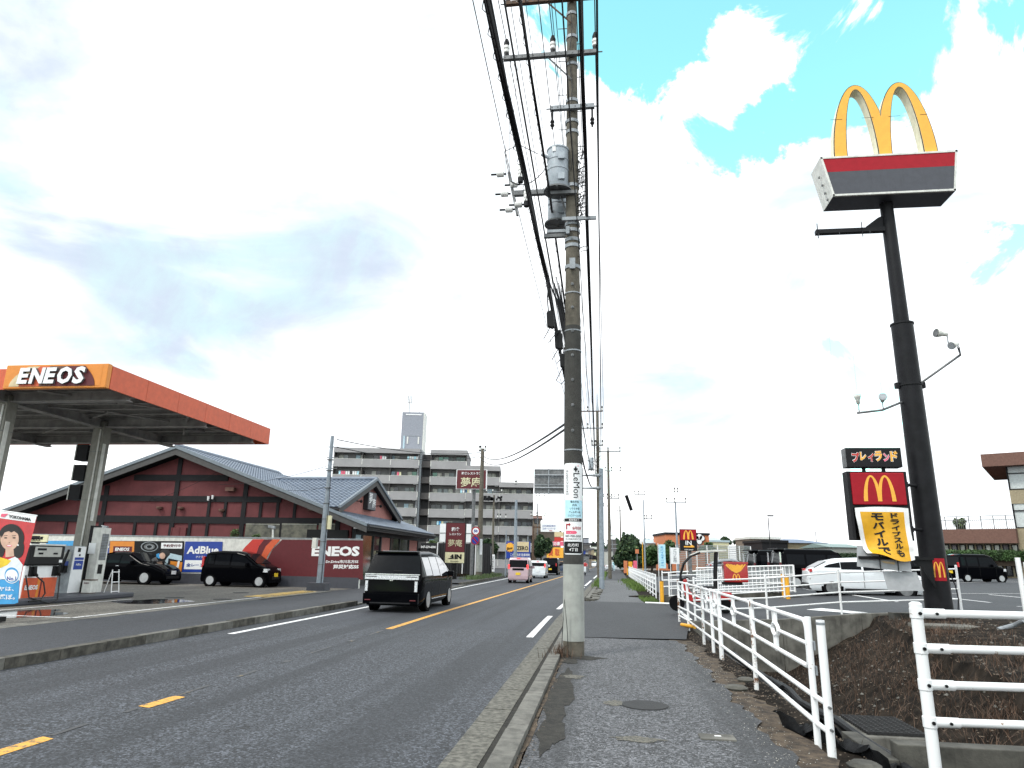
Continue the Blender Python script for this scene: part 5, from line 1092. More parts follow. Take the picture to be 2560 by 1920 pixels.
t = thing('railing', 'free standing white post linked by two short rails to the end of the ornamental railing', 'railing', (1.95, 6.75, 0))
q = MB().m('fence_white'); q.tube([(1.95, 6.78, -.3), (1.95, 6.78, 1.12)], .037, 16); q.m('galv'); q.lathe([(.039, 1.08), (.040, 1.10), (.02, 1.125)], (1.95, 6.78, 0), 14); q.m('galv_dark')
for z in (.22, .40): q.lathe([(.012, -.045), (.012, .0)], (1.95, 6.745, z), 8, 'y')
q.build('post', t, smooth=True)
q = MB().m('fence_white'); q.tube([(1.95, 6.78, .42), (1.95, 7.18, .42)], .024, 10); q.tube([(1.95, 6.78, .19), (1.95, 7.18, .19)], .024, 10); q.build('rail', t, smooth=True)
PF = [(2.35+.012*i, 33.0+2.35*i) for i in range(21)]
ornament_fence('railing', 'long white ornamental railing beyond the driveway on the right of the sidewalk', [(x+bR(y)*.35, y) for x, y in PF], ['fence_white'], False, zb=-.05)
ornament_fence('railing', 'distant white railing beyond the second yellow bollard', [(3.75+.02*i, 88+2.5*i) for i in range(14)], ['fence_white'], False, zb=0)
# gate-like railing at bottom right
GP = [(2.38, 5.81, .0), (4.5, 5.95, .0), (6.6, 6.1, 0)]
rail_fence('railing', 'large white four-rail pipe fence at the bottom right corner', GP, [.50, .755, 1.01, 1.262], 1.30, .030, .042, 'fence_white', bolts=True)
t = thing('fence_bolt', 'row of dark bolts', 'bolt') if False else None
rail_fence('railing', 'white pipe railing along the top of the concrete wall at the car park edge', [(2.55, 20.35, .05), (4.5, 20.38, .16), (6.45, 20.4, .36), (9.55, 20.5, .52)], [.28, .54, .80, 1.06], 1.12, .021, .030)
rail_fence('railing', 'short white railing by the yellow bollard on the far side of the driveway', [(2.62, 28.5, .03), (4.5, 28.55, .12), (7.0, 28.6, .33)], [.30, .57, .84, 1.07], 1.12, .022, .032)
t = thing('railing', 'thick pair of white posts at the right edge of the picture', 'railing', (9.7, 17.9, .62))
for dx, h in ((0, 1.25), (.25, 1.15)):
    q = MB().m('fence_white'); q.tube([(9.72+dx, 17.9+dx*.6, .3), (9.72+dx, 17.9+dx*.6, .62+h)], .055, 12); q.build('post', t, smooth=True)
q = MB().m('fence_white'); [q.tube([(9.97, 18.05, z), (12, 18.6, z)], .03, 8) for z in (.9, 1.2, 1.5)]; q.build('rail', t)
# white mesh railing on far wall of the second ditch
t = thing('mesh_railing', 'white bar railing with pale mesh panels in front of the black vans', 'railing', (2.6, 31.5, .3))
for i in range(26):
    x = 3.9+i*.15; 
n = 24; A_, B_ = Vector((4.15, 32.0, .30)), Vector((8.0, 30.9, .50))
q = MB().m('fence_white')
for i in range(n+1): p = A_.lerp(B_, i/n); q.tube([p, p+Z_*1.08], .016, 5)
q.build('bar', t); q = MB().m('fence_white')
for z in (.05, .4, .72, 1.08): q.tube([A_+Z_*z, B_+Z_*z], .022 if z < 1 else .032, 6)
q.tube([B_, B_+Z_*1.1], .04, 8); q.build('rail', t)
q = MB().m('clear_panel'); o_ = Vector((.02, .06, 0)); q.quad(A_+o_, B_+o_, B_+o_+Z_*1.06, A_+o_+Z_*1.06); q.build('mesh_panel', t)
t = rail_fence('railing', 'faint white railing in front of the hedge left of the mesh railing', [(2.9, 35, 0), (4.2, 34.6, .1), (5.6, 34.2, .25)], [.45, .75, 1.1], 1.15, .03, .03)
# bollards
for x, y, z, lb in ((2.32, 28.4, .02, 'orange yellow bollard at the near end of the far railing'), (6.9, 27.7, .33, 'orange yellow bollard right of the white mesh railing'), (7.15, 29.3, .38, 'second orange yellow bollard just behind the one by the mesh railing'), (3.05, 86.5, 0, 'distant orange yellow bollard farther along the sidewalk')):
    t = tag(MB().m('bollard').tube([(x, y, z-.2), (x, y, z+.85)], .075, 16).build('bollard', smooth=True), lb, 'bollard', 'yellow bollards'); MB().m('rust').lathe([(.076, 0), (.06, .02), (.01, .03)], (x, y, z+.85), 16).build('cap', t)
t = tag(MB().m('bollard').tube([(2.02, 18.9, .05), (2.22, 17.9, .09)], .045, 10).build('pipe', smooth=True), 'short yellow pipe lying at the foot of the railing by the driveway', 'pipe')
t = tag(MB().m('fence_white').tube([(1.65, 28.15, .06), (2.7, 27.95, .06)], .035, 10).build('pipe', smooth=True), 'white pipe lying on the asphalt by the first yellow bollard', 'pipe')
# ================================================================== ditch walls, blocks and debris
def wall(label, mb, name='retaining_wall', cat='wall'): return tag(mb.build(name, bevel=.01), label, cat)
b = MB().m('concrete'); seg = [(2.40, .035), (4.8, .155), (6.85, .36), (9.6, .51)]
for (x0, z0), (x1, z1) in zip(seg, seg[1:]): b.prism([(x0, 20.12, -1.5), (x1-.003, 20.12, -1.5), (x1-.003, 20.12, z1+.01), (x0, 20.12, z0+.01)], (0, .2, 0))
wall('stained concrete retaining wall holding up the driveway edge above the ditch', b)
b = MB().m('concrete_dark'); b.box((2.35, 28.45, -.9), (7.7, 28.62, .30)); wall('dark concrete wall on the near side of the second ditch', b)
b = MB().m('concrete_dark'); b.prism([(2.4, 31.2, -.9), (7.8, 31.2, -.9), (7.8, 31.2, .52), (4.0, 31.2, .30), (2.4, 31.2, .22)], (0, .2, 0)); wall('dark concrete wall carrying the white mesh railing', b)
b = MB().m('concrete_dark'); b.box((2.2, 28.7, -.9), (2.36, 31.2, .0)); wall('concrete side wall of the second ditch next to the sidewalk', b)
b = MB().m('concrete_dark'); b.box((2.66, 7.22, -.9), (7.5, 7.42, .03)); b.box((2.5, 7.22, -.9), (2.66, 8.3, -.10)); wall('mossy low concrete wall behind the bottom right fence', b)
c0_ = atZ(1600+1490/2.304, 1400+300/2.304, .46)
b = MB().m('concrete_dark'); b.box((7.15, 18.75, .1), (7.55, 19.1, .50)); b.box((7.55, 18.78, .1), (14, 19.0, .485)); wall('low concrete edging between the sign pole and the soil slope', b)
t = thing('catch_basin', 'concrete catch basin covered by a rusty grating in the ditch', 'drain', (3.45, 9.7, -.4))
b = MB().m('concrete'); b.box((3.05, 9.25, -.75), (3.85, 10.35, -.34)); b.build('basin', t, bevel=.02)
b = MB().m('iron')
for i in range(13): b.box((3.10, 9.33+.075*i, -.335), (3.78, 9.35+.075*i, -.30))
for i in range(9): b.box((3.11+.08*i, 9.32, -.33), (3.13+.08*i, 10.26, -.305))
b.build('grating', t)
t = thing('stone_bench_block', 'weathered concrete slab on a block standing in the soil below the sign pole', 'concrete block', (7.0, 16.2, .2))
b = MB().m('concrete_dark'); b.box((6.75, 16.0, -.05), (7.35, 16.35, .36)); b.build('block', t, bevel=.02); b = MB().m('concrete'); b.box((6.55, 15.85, .36), (7.75, 16.5, .44)); b.build('slab', t, bevel=.015)
t = tag(MB().m('galv').tube([(7.2, 14.4, .3), (7.75, 13.6, .34)], .02, 6).build('pipe'), 'thin pale stick lying on the soil slope at the right', 'stick')
t = tag(MB().m('galv').tube([(7.9, 15.6, .42), (8.25, 15.7, .50), (8.3, 15.4, .62)], .045, 8).build('pipe'), 'bent grey pipe piece poking from the soil beside the concrete slab', 'pipe')
for i, (x0, y0, z0, x1, y1, z1, r, lb) in enumerate(((2.45, 15.0, -.10, 2.75, 6.6, -.18, .045, 'black corrugated pipe on the left in the ditch'), (2.62, 16.5, -.35, 3.0, 7.2, -.30, .055, 'black pipe running down the middle of the ditch'), (2.35, 17.5, -.05, 2.52, 11.0, -.10, .035, 'thin black pipe right under the ornamental railing'))):
    tag(MB().m('sack').tube([(x0+(x1-x0)*k/14+.04*math.sin(k*1.3+i), y0+(y1-y0)*k/14, z0+(z1-z0)*k/14+.02*math.sin(k*2.1)) for k in range(15)], r, 8).build('drain_pipe', smooth=True), lb, 'pipe')
def tarp(label, pts, w, seed):
    random.seed(seed); b = MB().m('sack'); n = 22; m_ = 8
    for i in range(n+1):
        f = i/n*(len(pts)-1); k = min(int(f), len(pts)-2); p = Vector(pts[k]).lerp(Vector(pts[k+1]), f-k)
        for j in range(m_+1): b.v.append((p.x+w*(j/m_-.5)*(1+.3*math.sin(i)), p.y+random.uniform(-.03, .03), p.z+.07*math.sin(j*1.4+i*.7)+random.uniform(-.02, .02)-.2*(j/m_-.3)))
    for i in range(n):
        for j in range(m_): k = i*(m_+1)+j; b.f.append((k, k+1, k+m_+2, k+m_+1)); b.mi.append(0)
    return tag(b.build('tarpaulin', smooth=True), label, 'tarpaulin')
tarp('crumpled black plastic sheet sunk along the ditch', [(2.75, 15.5, -.3), (2.75, 11, -.32), (2.95, 8.0, -.4), (3.1, 6.6, -.45)], .45, 3)
tarp('torn black sheet edge on the bare verge by the free standing post', [(1.85, 7.9, .02), (2.2, 7.4, .0), (2.55, 6.9, -.1)], .22, 5)
tarp('black sheet lying over the soil slope at the right', [(8.0, 13.5, .50), (9.0, 13.8, .52), (10.0, 14.2, .52)], 1.2, 8)
random.seed(21)
for x, y, s, lb in ((1.72, 9.9, .16, 'flat grey stone on the verge near the rusty post'), (1.98, 10.6, .12, 'small flat stone right beside the rusty post'), (2.1, 6.45, .14, 'brown stone at the foot of the free standing post')):
    q = MB().m('concrete_dark'); q.lathe([(.01, 0), (s*.9, .005), (s, .03), (s*.7, .055), (.01, .06)], (x, y, .0), 9); tag(q.build('stone', bevel=.004), lb, 'stone')
b = MB().m('soil'); b.prism([(1.2, 33.2, .02), (2.2, 34.6, .02), (2.35, 33.0, .02), (1.8, 32.6, .02)], (0, 0, .05)); tag(b.build('broken_slab'), 'tilted broken slab on the verge in front of the far railing', 'slab')
# manholes
b = MB().m('iron'); b.lathe([(.01, .036), (.255, .036), (.255, .032), (.27, .031)], (.46, 8.46, 0), 36); tag(b.build('manhole_cover'), 'round iron cover set in the near sidewalk', 'manhole cover')
t = tag(MB().m('concrete').box((.88, 7.02, .02), (1.20, 7.22, .040)).build('inspection_cover'), 'small square concrete cover in the near sidewalk', 'cover'); MB().m('white').box((1.02, 7.12, .041), (1.08, 7.15, .044)).build('handle_mark', t)
for x, y, lb in ((-12.7, 22.5, 'nearest dark oval cover on the station forecourt'), (-14.2, 26.5, 'dark oval cover farthest back on the forecourt by the small black car'), (-14.5, 22.6, 'dark oval cover between the two cars and the pump island')):
    tag(MB().m('iron').lathe([(.01, .108), (.3, .108), (.3, .10)], (x, y, 0), 24).build('manhole_cover'), lb, 'manhole cover')
# loose stuff: gravel, litter, grass
random.seed(5)
def scatter(name, m, n, fn, s0, s1, label, flat=.5):
    b = MB().m(m)
    for _ in range(n):
        x, y, z = fn(); s = random.uniform(s0, s1); a = random.uniform(0, 6.28); cs, sn = math.cos(a)*s, math.sin(a)*s; h = s*flat
        b.add([(x+cs, y+sn, z), (x-sn, y+cs, z), (x-cs*.8, y-sn*.8, z), (x+sn*.9, y-cs*.9, z), (x+random.uniform(-.3, .3)*s, y, z+h)], [(0, 1, 4), (1, 2, 4), (2, 3, 4), (3, 0, 4)])
    return tag(b.build(name), label, 'gravel', kind='stuff')
def f1(): y = random.uniform(4.5, 15); x = 1.55+random.gauss(0, .16)+jag(y)*.7; return x, y, .03 if x < 1.58 else .012
scatter('gravel', 'gravel', 900, f1, .003, .009, 'pale loose grit along the ragged edge of the near sidewalk')
def f2(): x = random.uniform(3.4, 12); y = random.uniform(5, 20); return x, y, gz(x, y)+.004
scatter('leaf_litter', 'litter', 5200, f2, .008, .026, 'dry leaf litter over the soil slope', .25)
def f3(): y = random.uniform(4.5, 18); x = random.uniform(1.7, 2.5); return x, y, gz(x, y)+.02
scatter('leaf_litter', 'litter', 1500, f3, .005, .018, 'bits of litter on the bare verge under the railing', .3)
def f4(): y = random.uniform(5, 15); x = -.68+random.gauss(0, .05); return x, y, .035
scatter('gravel', 'litter', 500, f4, .004, .012, 'dirt grains in the seam behind the kerb', .4)
def blades(name, m, n, fn, h0, h1, label, lean=.6, w=.004, cat='grass'):
    b = MB().m(m)
    for _ in range(n):
        x, y, z = fn(); h = random.uniform(h0, h1); a = random.uniform(0, 6.28); l = random.uniform(.1, lean)*h; dx, dy = math.cos(a)*l, math.sin(a)*l; ww = w*random.uniform(.6, 1.5); px, py = -math.sin(a)*ww, math.cos(a)*ww
        b.add([(x-px, y-py, z), (x+px, y+py, z), (x+dx*.5+px*.7, y+dy*.5+py*.7, z+h*.7), (x+dx*.5-px*.7, y+dy*.5-py*.7, z+h*.7), (x+dx, y+dy, z+h)], [(0, 1, 2, 3), (3, 2, 4)])
    return tag(b.build(name), label, cat, kind='stuff')
def g1():
    c = random.choice([(4.8, 14), (5.6, 16), (4.4, 11), (6.5, 12), (5.2, 18), (7, 17), (3.8, 8), (4.8, 9)]); x = random.gauss(c[0], .7); y = random.gauss(c[1], 1.2); x = max(3.3, x); y = min(19.9, y); return x, y, gz(x, y)
blades('dry_grass', 'grass_dry', 3800, g1, .04, .16, 'dead brown grass strands on the soil slope', 1.2, .003)
def g2(): x = random.gauss(1.75+bR(40), .25); y = random.uniform(40, 62); return x, y, .0
blades('grass', 'grass_green', 2600, g2, .08, .28, 'green grass patch right of the sidewalk beyond the driveway', .6, .012)
def g3(): x = random.uniform(1.6, 2.3); y = random.uniform(29.5, 34); return x, y, .0
blades('grass', 'grass_green', 1400, g3, .03, .12, 'short weeds beside the first yellow bollard', .8, .008)
def g4(): y = random.uniform(43, 90); x = -.75+bR(y)*.9+random.gauss(0, .12); return x, y, .02
blades('grass', 'grass_green', 2200, g4, .10, .45, 'weeds growing along the kerb behind the pale sign post', .7, .014)
def g5(): y = random.uniform(49, 62); x = -9.3+random.gauss(0, .35); return x, y, .14
blades('grass', 'leaf2', 2000, g5, .08, .35, 'weeds around the foot of the speed limit sign', .7, .012)
def g6(): a = random.uniform(0, 6.28); r = abs(random.gauss(0, .12)); return PX-.24+r*math.cos(a), PY-.25+r*math.sin(a), .01
random.seed(44)
def g7():
    c = random.choice([(4.6, 9.2), (5.9, 10.6), (7.4, 12.5), (6.6, 15.0), (3.9, 7.9), (8.2, 11.0), (5.0, 12.4), (9.4, 14.6)]); x = random.gauss(c[0], .16); y = random.gauss(c[1], .2); return x, y, gz(x, y)
blades('weed', 'grass_dry', 1400, g7, .04, .16, 'tangled tufts of withered weed dotted over the soil slope', 1.6, .004, 'weed')
blades('dry_grass', 'rust', 2600, g1, .05, .20, 'reddish brown dead stalks lying on the soil slope', 2.2, .003)
def f5(): x = random.uniform(3.3, 9); y = random.uniform(6, 19); return x, y, gz(x, y)
scatter('small_stones', 'concrete', 420, f5, .012, .045, 'small stones scattered over the soil slope', .7)
blades('weed', 'grass_dry', 160, g6, .05, .30, 'withered weed at the foot of the near pole', 1.0, .004, 'weed')
blades('weed', 'grass_dry', 500, lambda: (lambda x, y: (x, y, gz(x, y)))(random.gauss(3.75, .5), random.gauss(7.2, .25)), .05, .25, 'tufts of dry weed behind the bottom right fence', 1.1, .005, 'weed')
b = MB().m('wire'); b.tube([(PX-.20, PY-.22, 0), (PX-.17, PY-.3, .5), (PX-.14, PY-.3, .95), (PX-.1, PY-.25, .5), (PX-.08, PY-.22, .05)], .006, 5); tag(b.build('wire_loop'), 'thin dark wire loop standing at the foot of the near pole', 'wire')
b = MB(); random.seed(9)
for i in range(16):
    y = 29+i*.75; b.m('kerb_concrete' if i % 3 else 'kerb_dark'); x = -.72+bR(y)+random.uniform(-.12, .12); b.box((x, y, -.02), (x+.3, y+.62, .07+random.uniform(0, .06)), random.uniform(-.3, .3))
tag(b.build('broken_kerb', bevel=.01), 'row of broken tilted kerb stones at the foot of the pale sign post', 'kerb stones', kind='stuff')
# ================================================================== fuel station
CX0, CX1, CY0, CY1, CZ0, CZ1 = -27.0, -13.62, 16.7, 26.3, 6.0, 6.66
cn = thing('station_canopy', 'large flat fuel station canopy with orange red fascia and grey steel underside', 'canopy', (-16.3, 20.3, .1))
b = MB().m('canopy_deck'); b.box((CX0+.1, CY0+.1, 6.42), (CX1-.1, CY1-.1, 6.5)); deck = b.build('roof_deck', cn)
b = MB().m('canopy_steel')
for i in range(12): y = CY0+.35+i*.80; b.box((CX0+.1, y, 6.20), (CX1-.12, y+.10, 6.41)); b.box((CX0+.1, y-.04, 6.19), (CX1-.12, y+.14, 6.205))
b.build('purlin', cn)
for x in (-23.6, -17.95):
    b = MB().m('canopy_steel'); b.box((x, CY0+.2, 5.86), (x+.30, CY1-.2, 5.89)); b.box((x+.12, CY0+.2, 5.89), (x+.18, CY1-.2, 6.195)); b.build('girder', cn)
for y in (17.82, 21.86, 25.2):
    b = MB().m('canopy_steel'); b.box((CX0+.2, y, 5.90), (CX1-.2, y+.28, 5.925)); b.box((CX0+.2, y+.11, 5.925), (CX1-.2, y+.17, 6.19)); b.build('girder', cn)
b = MB().m('canopy_steel')
for (p, q) in (((-22, 17, 6.1), (-16.4, 20.2, 6.1)), ((-16.3, 20.2, 6.1), (-14, 24.0, 6.1)), ((-22, 24, 6.1), (-16.4, 20.4, 6.1)), ((-16.3, 17.3, 6.1), (-13.9, 20, 6.1)), ((-16.3, 24.5, 6.1), (-13.9, 21, 6.1))): b.tube([p, q], .035, 6)
b.build('cross_brace', cn)
for x, y in ((-15.0, 18.4), (-18.5, 18.4), (-15.0, 23.2), (-19, 23.4), (-22, 21)):
    b = MB().m('galv_dark'); b.box((x-.3, y-.2, 5.98), (x+.3, y+.2, 6.08)); b.box((x-.22, y-.05, 6.08), (x-.16, y+.05, 6.3)); b.box((x+.16, y-.05, 6.08), (x+.22, y+.05, 6.3)); b.build('canopy_lamp', cn)
n = 6
for i in range(n):
    y0 = CY0+.12+(CY1-CY0-.12)*i/n; y1 = CY0+.12+(CY1-CY0-.12)*(i+1)/n-.012
    MB().m('eneos_orange' if i else 'eneos_orange').box((CX1-.05, y0, CZ0), (CX1, y1, CZ1)).build('side_fascia', cn)
MB().m('eneos_orange').box((CX0, CY1-.05, CZ0), (CX1-.06, CY1, CZ1)).build('rear_fascia', cn)
sgx0 = atY(20, 925, CY0).x; sgx1 = CX1
b = MB().m('eneos_orange'); b.box((CX0, CY0+.05, CZ0), (sgx0, CY0+.10, CZ1-.05)); b.build('front_fascia', cn)
b = MB().m('eneos_amber'); b.box((sgx0, CY0-.06, CZ0-.01), (sgx1, CY0+.11, CZ1+.03)); sg = b.build('sign_fascia', cn, bevel=.02)
w_ = sgx1-sgx0; fz0, fz1 = CZ0+.05, CZ1-.03; yy = CY0-.065
def arcband(b, m, c0, c1, y): # slanted curved band between fractions of the sign width at the bottom/top
    b.m(m); L_ = []; R__ = []
    for k in range(9):
        f = k/8; z = fz0+(fz1-fz0)*f; e = (1-math.cos(f*PI/2))
        L_.append((sgx0+w_*(c0[0]+(c0[1]-c0[0])*e), y, z)); R__.append((sgx0+w_*(c1[0]+(c1[1]-c1[0])*e), y, z))
    for k in range(8): b.quad(L_[k], R__[k], R__[k+1], L_[k+1])
b = MB(); b.m('eneos_amber'); b.quad((sgx0+.06, yy, fz0), (sgx1-.16, yy, fz0), (sgx1-.16, yy, fz1), (sgx0+.10, yy, fz1))
arcband(b, 'gold', (.06, .22), (.50, .50), yy-.004); arcband(b, 'eneos_orange', (.16, .34), (.70, .60), yy-.008); arcband(b, 'maroon', (.48, .60), (.90, .78), yy-.012); arcband(b, 'brick_brown', (.36, .44), (.55, .60), yy-.011); b.build('sign_face', sg)
b = MB(); lz = (fz0+fz1)/2; lw = w_*.66; cx = sgx0+w_*.49
for ch, fx, wd in (('E', .08, .15), ('N', .285, .20), ('E', .475, .15), ('O', .69, .215), ('S', .90, .16)):
    c = Vector((cx+lw*(fx-.5), yy-.09, lz)); vs, fs, _, _ = glyphs(ch, .045); wv, hv = lw*wd, (fz1-fz0)*(.86 if ch in 'OS' else .80)
    P0 = [c+X_*((x-.5)*wv)+Z_*((y-.5)*hv)+X_*((y-.5)*.05) for x, y in vs]; o_ = len(P0)
    b.m('white_sign'); b.add(P0, fs); b.m('galv_dark')
    ed = {}
    for f in fs:
        for i in range(len(f)): e = (f[i], f[(i+1) % len(f)]); ed[tuple(sorted(e))] = ed.get(tuple(sorted(e)), 0)+1
    for e, k in ed.items():
        if k == 1: b.quad(P0[e[0]], P0[e[1]], P0[e[1]]+Y_*.08, P0[e[0]]+Y_*.08)
b.build('lettering', sg)
for x, y, lb in ((-17.8, 22.0, 'square'), (-17.85, 17.95, 'square')):
    b = MB().m('column_steel'); b.box((x-.21, y-.2, .1), (x+.21, y+.2, 6.1)); o = b.build('column', cn, bevel=.015)
    b = MB().m('galv_dark'); b.box((x-.22, y-.21, 3.3), (x+.22, y+.21, 3.315)); b.box((x-.22, y-.21, 5.0), (x+.22, y+.21, 5.015)); b.m('frame_white'); b.box((x+.215, y-.14, 2.6), (x+.24, y+.0, 5.3)); b.tube([(x+.12, y-.23, .3), (x+.12, y-.23, 5.8)], .028, 6); b.build('column_joint', o)
for i, (px_, yt_, yb_) in enumerate(((211, 1113, 1152), (204, 1163, 1202), (193, 1213, 1250))):
    p_ = atY(px_, (yt_+yb_)/2, 21.9); z = p_.z; hh_ = (atY(px_, yt_, 21.9).z-atY(px_, yb_, 21.9).z)/2
    b = MB().m('dark_frame'); b.box((p_.x-.22, 21.75, z-hh_), (p_.x+.22, 22.15, z+hh_)); b.m('galv_dark'); b.box((p_.x+.2, 21.9, z-.05), (-17.95, 22.0, z+.05)); o = b.build('light_box', cn)
    b = MB().m('frame_white'); b.box((p_.x-.23, 21.73, z-hh_-.01), (p_.x-.2, 21.75, z+hh_+.01)); b.build('edge_trim', o)
# pump island
t = tag(MB().m('grey_panel').box((-18.3, 12.5, .1), (-15.8, 22.3, .26)).build('pump_island', bevel=.04), 'low grey concrete island under the fuel pumps', 'island')
def hose(b, pts, r=.02): b.m('hose'); b.tube(pts, r, 8)
pm = thing('fuel_pump', 'wide fuel pump with orange base and two black nozzles behind the tyre banner', 'fuel pump', (-16.02, 18.40, 0), R_(90), local=True)
px0, px1, py0, py1 = -.62, .60, 0, .55
b = MB().m('white_sign'); b.box((px0, py0, .26), (px1, py1, 1.16)); b.build('lower_cabinet', pm, bevel=.02)
b = MB().m('plastic_black'); b.box((px0-.03, py0-.08, 1.16), (px1+.04, py1, 1.72)); o = b.build('display_head', pm, bevel=.04)
b = MB().m('frame_white'); b.box((px0-.02, py0-.07, 1.72), (px1+.05, py1+.02, 1.76)); b.build('head_top', o)
b = MB().m('offwhite'); b.box((px0+.12, py0-.10, 1.40), (px1-.12, py0-.075, 1.68)); b.m('timber'); b.box((px0+.20, py0-.108, 1.58), (px0+.52, py0-.10, 1.64)); b.box((px0+.26, py0-.108, 1.47), (px0+.42, py0-.10, 1.52)); b.box((px1-.42, py0-.108, 1.47), (px1-.26, py0-.10, 1.52)); b.m('white_sign'); b.box((px1-.14, py0-.09, 1.24), (px1-.02, py0-.08, 1.32)); b.build('display', o)
b = MB().m('eneos_orange'); b.box((px0+.02, py0-.02, .28), (px1-.02, py0, .82)); b.m('eneos_amber'); b.box((px0+.50, py0-.026, .28), (px0+.58, py0-.02, .82)); b.m('maroon'); b.box((px0+.62, py0-.026, .28), (px0+.66, py0-.02, .82))
write_on(b, 'ENEOS', (px0+.30, py0-.03, .56), X_, Z_, .46, .13, 'white', .05); b.build('orange_panel', pm)
for x in (px0+.22, px1-.15):
    b = MB().m('plastic_black'); b.box((x-.09, py0-.07, .86), (x+.09, py0, 1.14)); b.tube([(x, py0-.12, 1.14), (x+.02, py0-.13, .95), (x+.10, py0-.12, .88)], .04, 8); o = b.build('nozzle', pm)
b = MB(); hose(b, [(px1-.05, py0-.12, .9), (px1-.10, py0-.2, .5), (px1-.25, py0-.35, .20), (px1-.55, py0-.35, .12), (px0+.1, py0-.2, .3), (px0-.05, py0-.1, .9)]); hose(b, [(px0+.3, py0-.12, .88), (px0+.46, py0-.25, .7), (px0+.55, py0-.28, .4), (px0+.4, py0-.3, .22), (px0+.05, py0-.25, .2)]); b.build('hose', pm, smooth=True)
pm = thing('fuel_pump', 'narrow grey and white diesel additive pump with long hanging hoses', 'fuel pump', (-16.9, 20.4, .26))
qx0, qx1, qy0, qy1 = -17.40, -16.88, 20.55, 21.02
b = MB().m('galv'); b.box((qx0, qy0, .26), (qx1-.02, qy1, 1.74)); b.build('cabinet', pm, bevel=.015)
b = MB().m('white_sign'); b.box((qx1-.02, qy0+.01, .28), (qx1+.01, qy1+.02, 1.72)); o = b.build('side_panel', pm)
b = MB().m('blue_sign'); b.box((qx1+.01, qy0+.06, 1.0), (qx1+.016, qy1-.02, 1.28)); b.box((qx1+.01, qy0+.06, 1.30), (qx1+.016, qy1-.02, 1.38)); b.m('black'); b.box((qx1+.01, qy0+.14, 1.55), (qx1+.016, qy0+.26, 1.68)); b.box((qx1+.01, qy0+.22, 1.42), (qx1+.02, qy0+.28, 1.48)); write_on(b, 'AdBlue', (qx1+.02, (qy0+qy1)/2+.02, 1.16), Y_, Z_, .22, .07, 'white', .02); b.build('blue_label', o)
b = MB().m('offwhite'); b.box((qx0+.18, qy0-.01, 1.32), (qx0+.42, qy0, 1.55)); b.m('blue_sign'); b.box((qx0+.15, qy0-.01, 1.12), (qx0+.38, qy0, 1.26)); b.m('plastic_black'); b.box((qx0+.10, qy0-.10, .90), (qx0+.38, qy0, 1.12)); b.tube([(qx0+.42, qy0-.12, 1.62), (qx0+.34, qy0-.14, 1.2), (qx0+.28, qy0-.12, .95)], .035, 8); b.tube([(qx0+.02, qy0-.12, 1.62), (qx0+.05, qy0-.12, 1.3)], .04, 8); b.build('nozzle', pm)
b = MB(); hose(b, [(qx0+.04, qy0-.1, 1.64), (qx0+.08, qy0-.14, 1.1), (qx0+.18, qy0-.2, .6), (qx0+.16, qy0-.24, .22), (qx0+.04, qy0-.24, .12), (qx0-.02, qy0-.2, .3), (qx0+.02, qy0-.16, 1.0)]); hose(b, [(qx0+.40, qy0-.12, 1.6), (qx0+.22, qy0-.16, 1.0), (qx0+.06, qy0-.18, .55), (qx0-.08, qy0-.16, .9)]); b.build('hose', pm, smooth=True)
cb = thing('equipment_cabinet', 'tall white louvred cabinet with a grey side, right end of the island', 'cabinet', (-16.3, 21.4, .26))
kx, ky = -16.66, 21.35
b = MB().m('frame_white'); b.box((kx-.32, ky, .26), (kx, ky+.45, 2.36)); b.build('case', cb, bevel=.01)
b = MB().m('galv_dark'); b.box((kx, ky+.07, 1.30), (kx+.006, ky+.38, 2.16)); b.m('galv')
for i in range(16): b.box((kx+.004, ky+.08, 1.33+.052*i), (kx+.016, ky+.37, 1.35+.052*i))
b.m('black'); b.box((kx, ky+.10, .86), (kx+.01, ky+.30, 1.16)); b.build('louvre', cb)
b = MB().m('dark_frame'); b.box((kx-.42, ky-.02, .26), (kx-.33, ky+.4, 2.42)); b.m('white_sign'); b.box((kx-.36, ky-.028, 1.5), (kx-.10, ky-.02, 1.85)); b.build('side_cover', cb)
t = thing('oil_can', 'rusty white oil can standing on the island against the white cabinet', 'can', (-15.95, 20.35, .26))
b = MB().m('frame_white'); b.box((-16.72, 20.95, .26), (-16.42, 21.22, .68)); b.m('rust'); b.box((-16.73, 20.94, .66), (-16.41, 21.23, .69)); b.box((-16.73, 20.94, .26), (-16.41, 21.23, .28)); b.build('can', t); b = MB(); write_on(b, 'ENEOS', (-16.57, 20.935, .58), X_, Z_, .17, .05, 'maroon', .03); b.build('lettering', t)
t = thing('step_ladder', 'white step ladder leaning at the right end of the pump island', 'ladder', (-15.75, 22.3, .1))
b = MB().m('white')
for dx in (0, .38): b.tube([(-16.05+dx*.0, 21.5+dx, .1), (-16.22, 21.6+dx*.8, 1.0)], .018, 6)
b.build('rail', t); b = MB().m('white')
for z in (.3, .6, .92): b.tube([(-16.05-.17*z, 21.5+.1*z, z), (-16.05-.17*z, 21.88+.05*z, z)], .018, 6)
b.tube([(-16.22, 21.6, 1.0), (-16.45, 21.6, .1)], .015, 6); b.build('step', t)
t = thing('lane_sign', 'cream sign reading TRUCK above the wide fuel pump', 'sign', (-16.5, 18.6, 1.7)); p0 = atY(74, 1336, 18.6); p1 = atY(117, 1355, 18.6)
